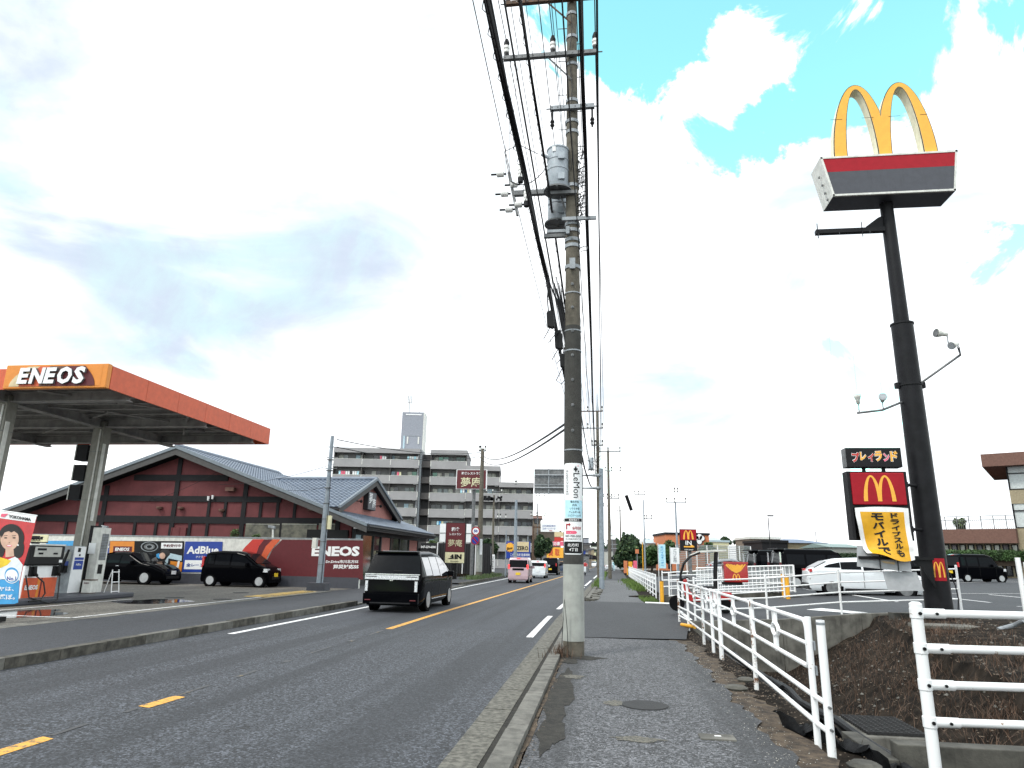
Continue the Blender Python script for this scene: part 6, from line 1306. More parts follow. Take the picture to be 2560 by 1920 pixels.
b = MB().m('cream'); b.box((p0.x, 18.6, p1.z), (p1.x, 18.64, p0.z)); b.m('timber'); b.box((p0.x+.06, 18.59, p0.z-.14), (p0.x+.36, 18.6, p0.z-.04)); b.box((p0.x+.38, 18.59, p0.z-.14), (p0.x+.46, 18.6, p0.z-.06)); write_on(b, 'TRUCK', ((p0.x+p1.x)/2-.06, 18.59, p1.z+.06), X_, Z_, .32, .085, 'timber', .02); b.m('dark_frame'); b.box((p0.x-.02, 18.605, p1.z-.03), (p1.x+.02, 18.63, p1.z)); b.box((p0.x+.1, 18.6, 1.70), (p0.x+.35, 18.64, p1.z)); b.build('board', t)
# tyre banner on a pole
BYY = 13.4
bt = thing('banner', 'tall red and blue tyre advertising banner with a woman portrait at the left edge', 'banner', (-12.6, BYY, .12))
g_ = lambda x, y: atY(x/4.147, 1200+y/4.147, BYY)
def bq(b, m, pts, d=0): b.m(m); b.add([g_(*p)-Y_*d for p in pts], [tuple(range(len(pts)))])
b = MB(); bq(b, 'lamp_red', [(-60, 310), (70, 318), (384, 372), (350, 520), (300, 700), (240, 900), (205, 1080), (190, 1270), (150, 1284), (-90, 1290)]); b.m('eneos_red'); clb = b.build('cloth', bt)
b = MB()
bq(b, 'white_sign', [(-60, 312), (72, 320), (382, 374), (362, 445), (0, 395), (-62, 386)], .004)
bq(b, 'blue_light', [(205, 1040), (190, 1270), (150, 1284), (-90, 1290), (-80, 1020), (60, 1030)], .004); bq(b, 'cloth_white', [(170, 790), (238, 880), (205, 1050), (60, 1035), (-20, 1030), (-70, 960), (0, 860)], .004)
bq(b, 'plate_yellow', [(-60, 800), (0, 800), (120, 835), (80, 880), (-10, 920), (-70, 930)], .006)
b.build('printed_field', clb)
b = MB()
def bell(b, m, cx, cy_, rx, ry, d, n=26, a0=0, a1=2*PI): b.m(m); P = [g_(cx+rx*math.cos(a0+(a1-a0)*i/n), cy_+ry*math.sin(a0+(a1-a0)*i/n))-Y_*d for i in range(n)]; b.add(P, [tuple(range(n))])
bell(b, 'hair', 118, 600, 135, 145, .006); bell(b, 'hair', 190, 700, 62, 110, .0065); bell(b, 'hair', 15, 690, 40, 110, .0065)
bq(b, 'skin', [(60, 690), (140, 690), (150, 790), (60, 800)], .0075); bell(b, 'skin', 102, 610, 96, 118, .008)
bq(b, 'hair', [(10, 570), (30, 500), (100, 478), (190, 490), (220, 560), (190, 560), (150, 530), (120, 545), (95, 530), (50, 545), (20, 600)], .0095)
for x in (62, 150): bell(b, 'hair', x, 600, 17, 7, .0095); b.m('hair'); bq(b, 'hair', [(x-22, 578), (x+20, 572), (x+20, 577), (x-22, 583)], .0095)
bell(b, 'pinkred', 98, 682, 30, 10, .0095); bell(b, 'white', 98, 680, 22, 5, .0105); bell(b, 'brick_brown', 100, 650, 8, 3, .0095); bell(b, 'white', 190, 675, 8, 9, .0095)
b.build('portrait', clb)
b = MB(); bell(b, 'white_sign', 125, 985, 82, 88, .008); bell(b, 'blue_light', 125, 985, 74, 80, .010); bell(b, 'white_sign', 125, 990, 64, 62, .012)
def bw_(b, s, x0, y0, x1, y1, m, sl=0, bold=.02): b.m(m); write(b, s, lambda x, y: g_(x0+(x1-x0)*x, (y1+(y0-y1)*y)+sl*x)-Y_*.014, bold)
bw_(b, 'YOKOHAMA', 95, 358, 325, 392, 'black', 36, .03); b.m('pinkred'); b.add([g_(*p)-Y_*.014 for p in ((20, 350), (92, 350), (50, 385), (10, 380))], [(0, 1, 2, 3)]); bw_(b, 'No.1', 78, 1000, 172, 1042, 'blue_sign', 0, .03); bw_(b, 'ヤは、', -10, 1105, 150, 1150, 'white', 0, .02); bw_(b, '選ぼ。', -5, 1185, 160, 1240, 'white', 0, .02); b.build('lettering', clb)
a = g_(-80, 1300); b = MB().m('white'); b.tube([g_(-72, 300), (a.x, BYY, .15)], .015, 8); b.tube([g_(-75, 304), g_(386, 370)], .012, 8); b.build('pole', bt); MB().m('plastic_black').box((a.x-.2, BYY-.2, .12), (a.x+.2, BYY+.2, .22)).build('foot', bt)
# station boundary wall with adverts
WA, WB = Vector((-11.47, 32.32, .1)), Vector((-41.15, 34.1, .1)); wd = (WB-WA).normalized(); wn = Vector((-wd.y, wd.x, 0)); wn = wn if wn.y < 0 else -wn
def wp(px, py, d=0): return atP(px, py, WA, wn)+wn*d
ws = thing('boundary_wall', 'long station wall with pale panels, posters and a big dark red end section', 'wall', WA)
TOPZ = wp(700, 1346.5).z
L0 = 0; 
b = MB().m('frame_white'); b.obox(WA, wd*33, -wn*.15, Z_*(TOPZ-.1)); base = b.build('pale_panel', ws)
b = MB().m('galv'); b.obox(WA+wn*.03+Z_*(TOPZ-.1), wd*33, -wn*.21, Z_*.05); b.build('coping', ws)
b = MB().m('grey_panel'); b.obox(WA+wn*.06, wd*33, -wn*.05, Z_*.50); b.build('plinth', ws)
def wpoly(b, m, pts, d): b.m(m); b.add([wp(*p, d) for p in pts], [tuple(range(len(pts)))])
def Zb(x, y): return (240+x/4.608, 1320+y/4.608)
b = MB(); rx0 = Zb(2135, 0)[0]
wpoly(b, 'maroon', [(908, 1351), (706, 1349), (683, 1372), (668, 1400), (662, 1443), (908, 1449)], .02); 
wpoly(b, 'eneos_red', [Zb(1810, 130), Zb(1942, 130), Zb(1880, 210), Zb(1850, 300), Zb(1820, 560), Zb(1600, 560), Zb(1660, 300), Zb(1720, 220)], .03)
wpoly(b, 'maroon', [Zb(1942, 131), Zb(2040, 131), Zb(1960, 210), Zb(1900, 330), Zb(1880, 560), Zb(1821, 560), Zb(1851, 300), Zb(1881, 210)], .034)
wpoly(b, 'eneos_orange', [Zb(2040, 131), Zb(2130, 131), Zb(2050, 220), Zb(1975, 330), Zb(1940, 560), Zb(1881, 560), Zb(1901, 330), Zb(1961, 210)], .038); b.build('coloured_section', ws)
def wtext(b, s, x0, y0, x1, y1, m, bold=.02, d=.045, y0b=None): # x0,y0 top-left ; x1,y1 bottom-right (px)
    A, B = wp(x0, y1, d), wp(x1, y1 if y0b is None else y0b, d); h = (wp(x0, y0, d)-A).z
    b.m(m); write(b, s, lambda x, y: A+(B-A)*x*Vector((1, 1, 1)).x+Z_*(h*y) if False else (A.x+(B.x-A.x)*x, A.y+(B.y-A.y)*x, A.z+(B.z-A.z)*x+h*y), bold)
def Z2(x, y): return (700+x/2.592, 960+y/2.592)
b = MB(); wtext(b, 'ENEOS', *Z2(205, 1052), *Z2(515, 1116), 'white', .05, .03); wtext(b, 'Dr.Drive市川北方SS', *Z2(298, 1140), *Z2(508, 1162), 'white', .03, .03); wtext(b, '震災対応SS', *Z2(345, 1170), *Z2(510, 1198), 'white', .04, .03); b.build('lettering', ws)
b = MB(); wpoly(b, 'timber', [Zb(165, 148), Zb(1020, 152), Zb(1000, 508), Zb(145, 508)], .02); wpoly(b, 'eneos_amber', [Zb(168, 152), Zb(448, 154), Zb(440, 300), Zb(480, 504), Zb(148, 504)], .026); wpoly(b, 'eneos_amber', [Zb(860, 380), Zb(1000, 395), Zb(985, 504), Zb(860, 504)], .024)
pst = b.build('poster', ws)
b = MB(); wpoly(b, 'maroon', [Zb(205, 210), Zb(422, 214), Zb(416, 283), Zb(200, 283)], .032); wtext(b, 'ENEOS', *Zb(225, 226), *Zb(388, 264), 'white', .04, .04); wpoly(b, 'white_sign', [Zb(758, 170), Zb(1000, 172), Zb(994, 238), Zb(752, 236)], .032); wtext(b, '予約受付中', *Zb(775, 186), *Zb(982, 222), 'maroon', .02, .04)
def well(b, m, cx, cy_, rx, ry, d, n=28): wpoly(b, m, [Zb(cx+rx*math.cos(2*PI*i/n), cy_+ry*math.sin(2*PI*i/n)) for i in range(n)], d)
well(b, 'black', 600, 230, 120, 74, .030) if False else None
wpoly(b, 'black', [Zb(450, 156), Zb(760, 156), Zb(740, 300), Zb(640, 360), Zb(520, 300), Zb(455, 240)], .028); 
for r_, m in ((1, 'galv'), (.88, 'black'), (.62, 'galv_dark'), (.4, 'galv'), (.3, 'black')): well(b, m, 620, 215, 100*r_, 58*r_, .029+.002*(1-r_)*4)
well(b, 'hair', 800, 290, 60, 45, .036); well(b, 'skin', 770, 320, 34, 36, .038); wpoly(b, 'blue_light', [Zb(700, 300), Zb(735, 290), Zb(745, 350), Zb(700, 350)], .034); wpoly(b, 'pale_blue', [Zb(860, 290), Zb(995, 320), Zb(990, 380), Zb(840, 350), Zb(830, 420), Zb(800, 380)], .034); wpoly(b, 'white', [Zb(950, 376), Zb(972, 380), Zb(950, 480), Zb(925, 470)], .034)
b.build('printed_picture', pst)
b = MB(); wpoly(b, 'blue_sign', [Zb(1032, 155), Zb(1463, 158), Zb(1440, 510), Zb(995, 508)], .024); wpoly(b, 'white_sign', [Zb(1030, 370), Zb(1440, 374), Zb(1432, 478), Zb(1016, 474)], .03); bl2 = b.build('poster', ws)
b = MB(); wtext(b, 'AdBlue', *Zb(1048, 210), *Zb(1415, 298), 'white', .035, .04); wtext(b, 'アドブルー', *Zb(1155, 320), *Zb(1295, 347), 'white', .02, .04); wtext(b, '全レーン補給OK', *Zb(1042, 405), *Zb(1425, 445), 'blue_sign', .03, .04); b.build('lettering', bl2)
b = MB(); wpoly(b, 'blue_light', [(117, 1352), (205, 1352), (205, 1440), (105, 1440)], .024); wpoly(b, 'blue_sign', [Zb(100, 150), Zb(160, 150), Zb(148, 300), Zb(90, 300)], .024); wpoly(b, 'white_sign', [Zb(105, 190), Zb(158, 165), Zb(155, 185), Zb(103, 215)], .028); wpoly(b, 'white_sign', [Zb(103, 240), Zb(156, 205), Zb(154, 225), Zb(100, 262)], .028); b.build('poster', ws)
for px, lb in ((263, 'security camera on a white post above the wall, by the tall cabinet'), (681, 'security camera on a white post above the wall, near the orange stripes')):
    p = wp(px, 1347, -.05); q = wp(px, 1319, -.05); t = thing('security_camera', lb, 'camera', p, 0, 'cameras on the station wall')
    MB().m('frame_white').tube([p-Z_*.1, q], .045, 10).build('post', t); b = MB().m('galv'); b.obox(q+Vector((-.22, -.1, .0)), (.34, 0, -.05), (0, .14, 0), (0, 0, .12)); b.m('black'); b.obox(q+Vector((-.235, -.09, .015)), (.02, 0, 0), (0, .12, 0), (0, 0, .09)); b.build('housing', t, bevel=.01)
t = tag(MB().m('frame_white').lathe([(.01, 0), (.22, .01), (.24, .1), (.18, .2), (.05, .24), (.01, .24)], (wp(842, 1470).x+.0, wp(842, 1470).y-1.5, .1), 14).build('plastic_tank', bevel=.01), 'small white plastic lump at the foot of the red station wall', 'container')
# ================================================================== restaurant with tiled roof
GY0 = 36.3; AP = (-23.9, 7.42); EV = (-12.36, 3.24); SL = (AP[1]-EV[1])/(EV[0]-AP[0]); XL = -35.2
rs = thing('restaurant', 'red gabled restaurant with black timbers and a blue grey tiled roof', 'building', (-22, 42, 0))
zr = lambda x: AP[1]-abs(x-AP[0])*SL
b = MB().m('wall_red'); b.prism([(-34.2, GY0, .05), (-13.5, GY0, .05), (-13.5, GY0, zr(-13.5)-.4), (-23.9, GY0, AP[1]-.4), (-34.2, GY0, zr(-34.2)-.4)], (0, .3, 0)); b.box((-13.9, GY0+.32, .05), (-13.5, 50, 3.0)); b.box((-34.2, GY0+.32, .05), (-33.9, 50, 3.0)); b.box((-34.2, 49.7, .05), (-13.5, 50, 3.0)); b.build('wall', rs)
def Z6(x, y): return (420+x/4.254, 1080+y/4.254)
b = MB().m('timber'); yb = GY0-.07
def beam(x0, x1, z0, z1): b.box((x0, yb, z0), (x1, GY0-.005, z1))
for zc, h in ((5.75, .17), (4.56, .16), (3.39, .19)):
    xr = min(-13.5, AP[0]+(AP[1]-.45-zc-h)/SL); xl_ = max(-34.2, AP[0]-(AP[1]-.45-zc-h)/SL); beam(xl_, xr, zc-h, zc+h)
yb = GY0-.075
for x in (-33.2, -28.4, -24.05, -19.85, -14.3):
    z1 = zr(x)-.5; b.box((x-.13, GY0-.078, .05), (x+.13, GY0-.003, z1)) if True else None
for x, z0, z1 in ((-26.3, .1, 3.2), (-22.95, .1, 3.2), (-21.95, 3.58, 4.4), (-20.95, 3.58, 4.4), (-21.9, .1, 3.2), (-18.85, 3.58, 4.4), (-17.85, 3.58, 4.4), (-16.85, 3.58, 4.4), (-17.6, .1, 3.2), (-30.6, .1, 3.2), (-25.0+.0, .1, 3.2)): b.box((x-.08, GY0-.074, z0), (x+.08, GY0-.002, z1))
b.build('timber_frame', rs)
for p0, p1 in (((830, 970), (1175, 1125)), ((1212, 970), (1570, 1125)), ((1605, 970), (1765, 1125))):
    a, c = atY(*Z6(*p0), GY0-.09), atY(*Z6(*p1), GY0-.09); b = MB().m('blind'); b.box((a.x, GY0-.09, 1.6), (c.x, GY0-.075, a.z)); o = b.build('window', rs)
    q = MB().m('curtain'); [q.box((a.x, GY0-.098, a.z-.05-.1*i), (c.x, GY0-.092, a.z-.035-.1*i)) for i in range(1)]; q.m('blind'); q.build('blind_top', o)
for x, z in ((-24.9, 4.05), (-23.6, 4.05), (-21.1, 3.95)):
    q = MB().m('brick_brown'); q.lathe([(.02, -.12), (.14, -.08), (.17, 0), (.17, .05), (.01, .06)], (x, GY0-.12, z), 12); q.build('wall_vent', rs)
q = MB().m('brick_brown'); q.box((-20.95, GY0-.3, 5.0), (-20.45, GY0, 5.2)); q.box((-18.7, GY0-.25, 4.95), (-18.3, GY0, 5.05)); q.box((-16.0, GY0-.3, 3.95), (-15.5, GY0, 4.1)); q.build('vent_hood', rs)
q = MB().m('white'); q.lathe([(.05, -.16), (.07, .08)], (-21.95, GY0-.2, 4.62), 8); q.lathe([(.05, -.12), (.07, .1)], (-21.7, GY0-.2, 4.66), 8); q.build('flood_lamp', rs)
q = MB().m('wall_red'); q.box((-24.0, GY0-.12, 2.0), (-23.1, GY0-.0, 2.95)); q.m('maroon'); q.box((-23.98, GY0-.14, 2.0), (-23.92, GY0-.12, 2.95)); q.box((-23.5, GY0-.14, 2.0), (-23.45, GY0-.12, 2.95)); q.build('service_door', rs)
q = MB().m('wire'); q.tube(sag((-20.9, GY0-.7, 6.25), (-25.3, GY0-.1, 4.5), .15, 8), .012, 5, False); q.tube([(-25.3, GY0-.1, 4.5), (-25.5, GY0-.1, 4.65), (-25.6, GY0-.1, 4.45), (-25.35, GY0-.1, 4.4)], .012, 5, False); q.build('wall_cable', rs)
RY0, RY1 = 35.5, 50.8
def tiled(name, P, ua, va, uL, vL, parent, cl=None, tu=.30, tv=.33, mask=None):
    """rows of curved tiles: P origin at eave, ua along eave, va up the slope"""
    b = MB().m('tile_roof'); P, ua, va = Vector(P), Vector(ua).normalized(), Vector(va).normalized(); nn = ua.cross(va).normalized()
    if nn.z < 0: nn = -nn
    nv = int(vL/tv); nu = int(uL/tu); prof = [(0, 0), (.22, .030), (.42, .042), (.62, .030), (.8, .0), (1, -.004)]
    cols_ = [(i+f)*tu for i in range(nu) for f, _ in prof[:-1]]+[nu*tu]; hs = [h for i in range(nu) for _, h in prof[:-1]]+[0]
    for j in range(nv):
        o = len(b.v); v0, v1 = j*tv, (j+1)*tv
        for u, h in zip(cols_, hs): b.v += [tuple(P+ua*u+va*v0+nn*(h+.045)), tuple(P+ua*u+va*v0+nn*(h*.4+.0)), tuple(P+ua*u+va*v1+nn*(h+.012))]
        for k in range(len(cols_)-1):
            if mask and not mask((cols_[k]+cols_[k+1])/2, (v0+v1)/2): continue
            a = o+3*k; b.f += [(a, a+3, a+5, a+2), (a+1, a+4, a+3, a)]; b.mi += [0, 0]
    return b.build(name, parent)
sv = Vector((-1, 0, SL)).normalized(); slen = (EV[0]-AP[0])/abs(sv.x)
def mask_main(u, v):  # hide under the dormer
    return True
tiled('roof', (EV[0], RY0, EV[1]), (0, 1, 0), sv, RY1-RY0, slen, rs, tu=.30, tv=.34)
sv2 = Vector((1, 0, SL)).normalized(); b = MB().m('tile_roof'); b.prism([(XL, RY0, zr(XL)), (AP[0], RY0, AP[1]), (AP[0], RY0, AP[1]+.05), (XL, RY0, zr(XL)+.05)], (0, RY1-RY0, 0)); b.build('left_roof', rs)
b = MB().m('trim_dark'); th = .10
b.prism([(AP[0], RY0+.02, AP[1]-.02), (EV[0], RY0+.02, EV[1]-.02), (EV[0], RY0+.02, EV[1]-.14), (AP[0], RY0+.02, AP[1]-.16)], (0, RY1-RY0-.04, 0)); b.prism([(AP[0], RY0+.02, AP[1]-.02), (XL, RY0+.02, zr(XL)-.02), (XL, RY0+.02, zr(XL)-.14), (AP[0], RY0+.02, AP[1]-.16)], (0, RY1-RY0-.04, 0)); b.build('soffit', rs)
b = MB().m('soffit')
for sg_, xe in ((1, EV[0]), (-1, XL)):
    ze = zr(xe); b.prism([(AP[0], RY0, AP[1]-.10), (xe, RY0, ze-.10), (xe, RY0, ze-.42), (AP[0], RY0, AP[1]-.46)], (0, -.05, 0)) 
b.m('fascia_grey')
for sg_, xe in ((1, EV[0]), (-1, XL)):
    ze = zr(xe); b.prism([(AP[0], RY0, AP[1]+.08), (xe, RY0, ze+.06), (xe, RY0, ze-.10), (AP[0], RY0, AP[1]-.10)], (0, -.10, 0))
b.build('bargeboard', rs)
b = MB().m('trim_dark'); b.box((EV[0]-.02, RY0, EV[1]-.22), (EV[0]+.06, RY1, EV[1]-.02)); b.box((EV[0]-.5, RY0+.1, EV[1]-.30), (EV[0]-.02, RY1, EV[1]-.20)); b.tube([(EV[0]+.1, RY0, EV[1]-.1), (EV[0]+.1, RY1, EV[1]-.12)], .06, 8); b.build('gutter', rs)
b = MB().m('tile_roof'); b.tube([(AP[0], RY0-.05, AP[1]+.05), (AP[0], 48, AP[1]+.08), (AP[0], RY1, AP[1]-.5)], .14, 10); b.build('ridge', rs)
# dormer
DX, DY, DZ = -14.0, 41.2, 6.22; DE = 4.12; hwid = 5.75; dsl = (DZ-DE)/hwid
dm = MB().m('wall_red_lit').prism([(DX-.35, DY-5.0, 4.0), (DX-.35, DY+5.0, 4.0), (DX-.35, DY+5.0, 4.3), (DX-.35, DY, DZ-.25), (DX-.35, DY-5.0, 4.3)], (-.2, 0, 0)).build('dormer', rs)  # gable face coloured as the red wall in stronger light
xin = AP[0]+(AP[1]-DZ)/SL
for sgn in (-1, 1):
    va = Vector((0, -sgn, dsl)).normalized(); L = hwid/abs(va.y)
    f = lambda u, v: (DE+v*va.z) > zr(DX-u if sgn > 0 else DX-u)-.02
    tiled('roof', (DX, DY+sgn*hwid, DE), (-1, 0, 0), va, abs(xin-DX), L, dm, tu=.30, tv=.34, mask=f)
    b = MB().m('trim_dark'); b.prism([(DX+.0, DY, DZ-.02), (DX+.0, DY+sgn*hwid, DE-.02), (DX+.0, DY+sgn*hwid, DE-.12), (DX+.0, DY, DZ-.14)], (-.8, 0, 0)); b.build('soffit', dm)
    b = MB().m('soffit'); b.prism([(DX+.02, DY, DZ+.02), (DX+.02, DY+sgn*hwid, DE), (DX+.02, DY+sgn*hwid, DE-.34), (DX+.02, DY, DZ-.36)], (.06, 0, 0)); b.m('fascia_grey'); b.prism([(DX+.02, DY, DZ+.16), (DX+.02, DY+sgn*(hwid+.1), DE+.12), (DX+.02, DY+sgn*(hwid+.1), DE-.02), (DX+.02, DY, DZ+.0)], (.14, 0, 0)); b.build('bargeboard', dm)
MB().m('tile_roof').tube([(DX+.1, DY, DZ+.1), (xin, DY, DZ+.08)], .12, 10).build('ridge', dm)
b = MB().m('trim_dark'); b.box((DX-.34, 40.2, 4.35), (DX-.05, 41.7, 5.45)); o = b.build('sign_box', dm, bevel=.02)
b = MB().m('grey_panel'); b.box((DX-.05, 40.24, 4.38), (DX-.03, 41.66, 5.42)); write_on(b, '夢', (DX-.015, 40.62, 5.05), Y_, Z_, .62, .66, 'white', .01); write_on(b, '庵', (DX-.015, 41.25, 4.78), Y_, Z_, .62, .62, 'white', .01); b.build('sign_face', o)
for y, z in ((39.2, 4.75), (42.9, 4.75)): q = MB().m('black'); q.lathe([(.03, 0), (.10, .1)], (DX-.15, y, z), 8, 'y'); q.tube([(DX-.35, y-.2, z), (DX-.1, y, z)], .03, 5); q.build('spot_lamp', dm)
# entrance side glazing under the eave
b = MB().m('trim_dark'); 
for y in (36.4, 37.6, 39.6, 41.0, 43.0, 45.0, 47.2, 49.6): b.box((-13.45, y-.09, .05), (-13.30, y+.09, 3.0))
b.box((-13.44, 36.3, 2.75), (-13.28, 50, 3.05)); b.box((-13.44, 36.3, .05), (-13.30, 50, .55)); b.build('door_frame', rs)
for i, (y0, y1, m) in enumerate(((36.5, 37.5, 'pale_blue'), (37.7, 39.5, 'glass_green'), (39.7, 40.9, 'glass_dark'), (41.1, 42.9, 'wall_red_lit'), (43.1, 44.9, 'glass_green'), (45.1, 47.1, 'glass_green'), (47.3, 49.5, 'wall_red_lit'))):
    MB().m(m).box((-13.42, y0, .56), (-13.36, y1, 2.74)).build('glazing' if 'glass' in m else 'side_panel', rs)
b = MB().m('black'); b.box((-15.9, GY0-.3, .05), (-13.6, GY0-.1, 2.95)); b.build('dark_shutter', rs)
# roadside restaurant signs
t = thing('roadside_sign', 'maroon restaurant sign with a cream IN panel standing on a black post by the road', 'sign', (-12.2, 56, 0)); Ys = 53.0
a, c, m_ = atY(1112, 1311, Ys), atY(1155, 1408, Ys), atY(1112, 1380, Ys)
b = MB().m('dark_frame'); b.box((a.x, Ys, c.z), (c.x, Ys+.3, a.z)); o = b.build('sign_box', t); b = MB().m('maroon'); b.box((a.x+.04, Ys-.01, m_.z), (c.x-.04, Ys, a.z-.04)); b.m('cream'); b.box((a.x+.03, Ys-.012, c.z+.03), (c.x-.03, Ys, m_.z-.03)); b.build('sign_face', o)
mx = (a.x+c.x)/2; b = MB(); H_ = a.z-m_.z; write_on(b, '和食', (mx, Ys-.03, a.z-H_*.23), X_, Z_, .62, .30, 'white', .03); write_on(b, 'レストラン', (mx, Ys-.03, a.z-H_*.40), X_, Z_, .85, .16, 'white', .02); write_on(b, '夢庵', (mx, Ys-.03, a.z-H_*.70), X_, Z_, 1.05, .50, 'cream', .0)
h2 = m_.z-c.z; write_on(b, 'IN', (mx+.26, Ys-.03, c.z+h2*.58), X_, Z_, .52, .34, 'black', .06); b.m('black'); b.quad(*[(mx+x, Ys-.03, c.z+h2*.58+z) for x, z in ((-.55, -.16), (-.06, -.16), (-.06, -.02), (-.12, -.02))]); b.quad(*[(mx+x, Ys-.031, c.z+h2*.58+z) for x, z in ((-.34, -.0), (-.06, -.05), (-.1, .16), (-.16, .17))]); write_on(b, '市川大野店', (mx, Ys-.03, c.z+h2*.17), X_, Z_, .62, .12, 'black', .01); b.build('lettering', o)
MB().m('black').box((mx-.16, Ys+.05, 0), (mx+.16, Ys+.25, c.z)).build('post', t); t.location = (mx, Ys, 0)
t = thing('roadside_sign', 'maroon restaurant board high up behind the dark square pole', 'sign', (-9.8, 56, 0)); Ys = 56.0; a, c = atY(1157, 1175, Ys), atY(1228, 1222, Ys)
b = MB().m('white_sign'); b.box((a.x-.06, Ys+.02, c.z-.04), (c.x+.06, Ys+.3, a.z+.04)); o = b.build('sign_box', t); b = MB().m('maroon'); b.box((a.x, Ys, c.z), (c.x, Ys+.02, a.z)); b.build('sign_face', o); b = MB(); mx = (a.x+c.x)/2; H_ = a.z-c.z
write_on(b, '和食レストラン', (mx, Ys-.02, a.z-H_*.18), X_, Z_, 1.7, .24, 'white', .02); write_on(b, '夢庵', (mx, Ys-.02, c.z+H_*.35), X_, Z_, 1.75, .80, 'cream', .01); b.build('lettering', o); MB().m('galv_dark').tube([(mx+.2, Ys+.4, 0), (mx+.2, Ys+.4, a.z)], .14, 10).build('post', t); t.location = (mx, Ys, 0)
t = thing('billboard', 'blank white hoarding partly hidden behind the maroon restaurant sign', 'billboard', (-14, 60, 0)); a, c = atY(1103, 1309, 60), atY(1187, 1356, 60)
MB().m('white_sign').box((a.x, 60, c.z), (c.x, 60.1, a.z)).build('board', t); b = MB().m('galv_dark'); b.box((a.x, 59.97, (a.z+c.z)/2-.05), (c.x, 60, (a.z+c.z)/2)); [b.box((x, 60.1, 0), (x+.12, 60.2, c.z+.2)) for x in (a.x+.3, c.x-.4)]; b.build('post', t); t.location = (a.x, 60, 0)
# dark fence / shed with phone number
t = thing('hoarding', 'dark grey corrugated hoarding with a white phone number behind the minivan', 'hoarding', (-15, 58, 0)); a, c = atY(1057, 1357, 58), atY(1232, 1357, 58)
b = MB().m('trim_dark'); n = 60
for i in range(n): x = a.x+(c.x-a.x)*i/n; b.box((x, 58+(.05 if i % 2 else 0), .02), (x+(c.x-a.x)/n-.002, 58.1, a.z))
b.build('panel', t); b = MB(); p, q = atY(1057, 1364, 57.9), atY(1094, 1371, 57.9); write_on(b, '047-339-6000', ((p.x+q.x)/2, 57.9, (p.z+q.z)/2), X_, Z_, q.x-p.x, p.z-q.z, 'white', .03); b.build('lettering', t)
b = MB().m('white'); [b.tube([(atY(px, 1400, 57.7).x, 57.7, 0), (atY(px, 1400, 57.7).x, 57.7, atY(px, y, 57.7).z)], .05, 6) for px, y in ((1097, 1357), (1161, 1380))]; b.build('post', t); t.location = (a.x, 58, 0)
t = thing('hoarding', 'dark hoarding with black and white poster panels right of the 50 sign pole', 'hoarding', (-11, 62, 0)); a, c = atY(1200, 1358, 62), atY(1226, 1424, 62)
b = MB().m('black'); b.box((a.x, 62, 0), (c.x, 62.2, a.z)); b.build('panel', t); b = MB().m('white_sign'); b.box((a.x+.35, 61.98, c.z+.4), (c.x-.08, 62, a.z-.25)); b.m('leaf2'); b.box((a.x+.38, 61.96, c.z+.45), (a.x+.6, 61.98, a.z-.7)); b.m('black'); [b.box((a.x+.42+.12*i, 61.95, c.z+.6+.2*i), (a.x+.5+.12*i, 61.96, a.z-.5)) for i in range(3)]; b.build('poster', t); write_on(MB(), '企', (0, 0, 0), X_, Z_, 1, 1, 'white'); t.location = (a.x, 62, 0)
t = thing('notice_post', 'narrow white notice board beside the side lot entrance', 'sign', (-10.2, 64, 0)); a, c = atY(1228, 1386, 64), atY(1236, 1429, 64); MB().m('white_sign').box((a.x, 64, c.z), (c.x, 64.08, a.z)).build('board', t, bevel=.01); q = MB(); write_down(q, '来客用駐車場', ((a.x+c.x)/2, 63.98, (a.z+c.z)/2), X_, Z_, .15, 1.2, 'galv_dark'); q.build('lettering', t)
b = MB().m('soil'); b.prism([(-13.5, 57.6, .05), (-9.0, 57.6, .05), (-9.0, 63, .05), (-13.5, 63, .05)], (0, 0, .3)); tag(b.build('planter_bed'), 'raised earth bed with weeds under the dark hoardings', 'planter')
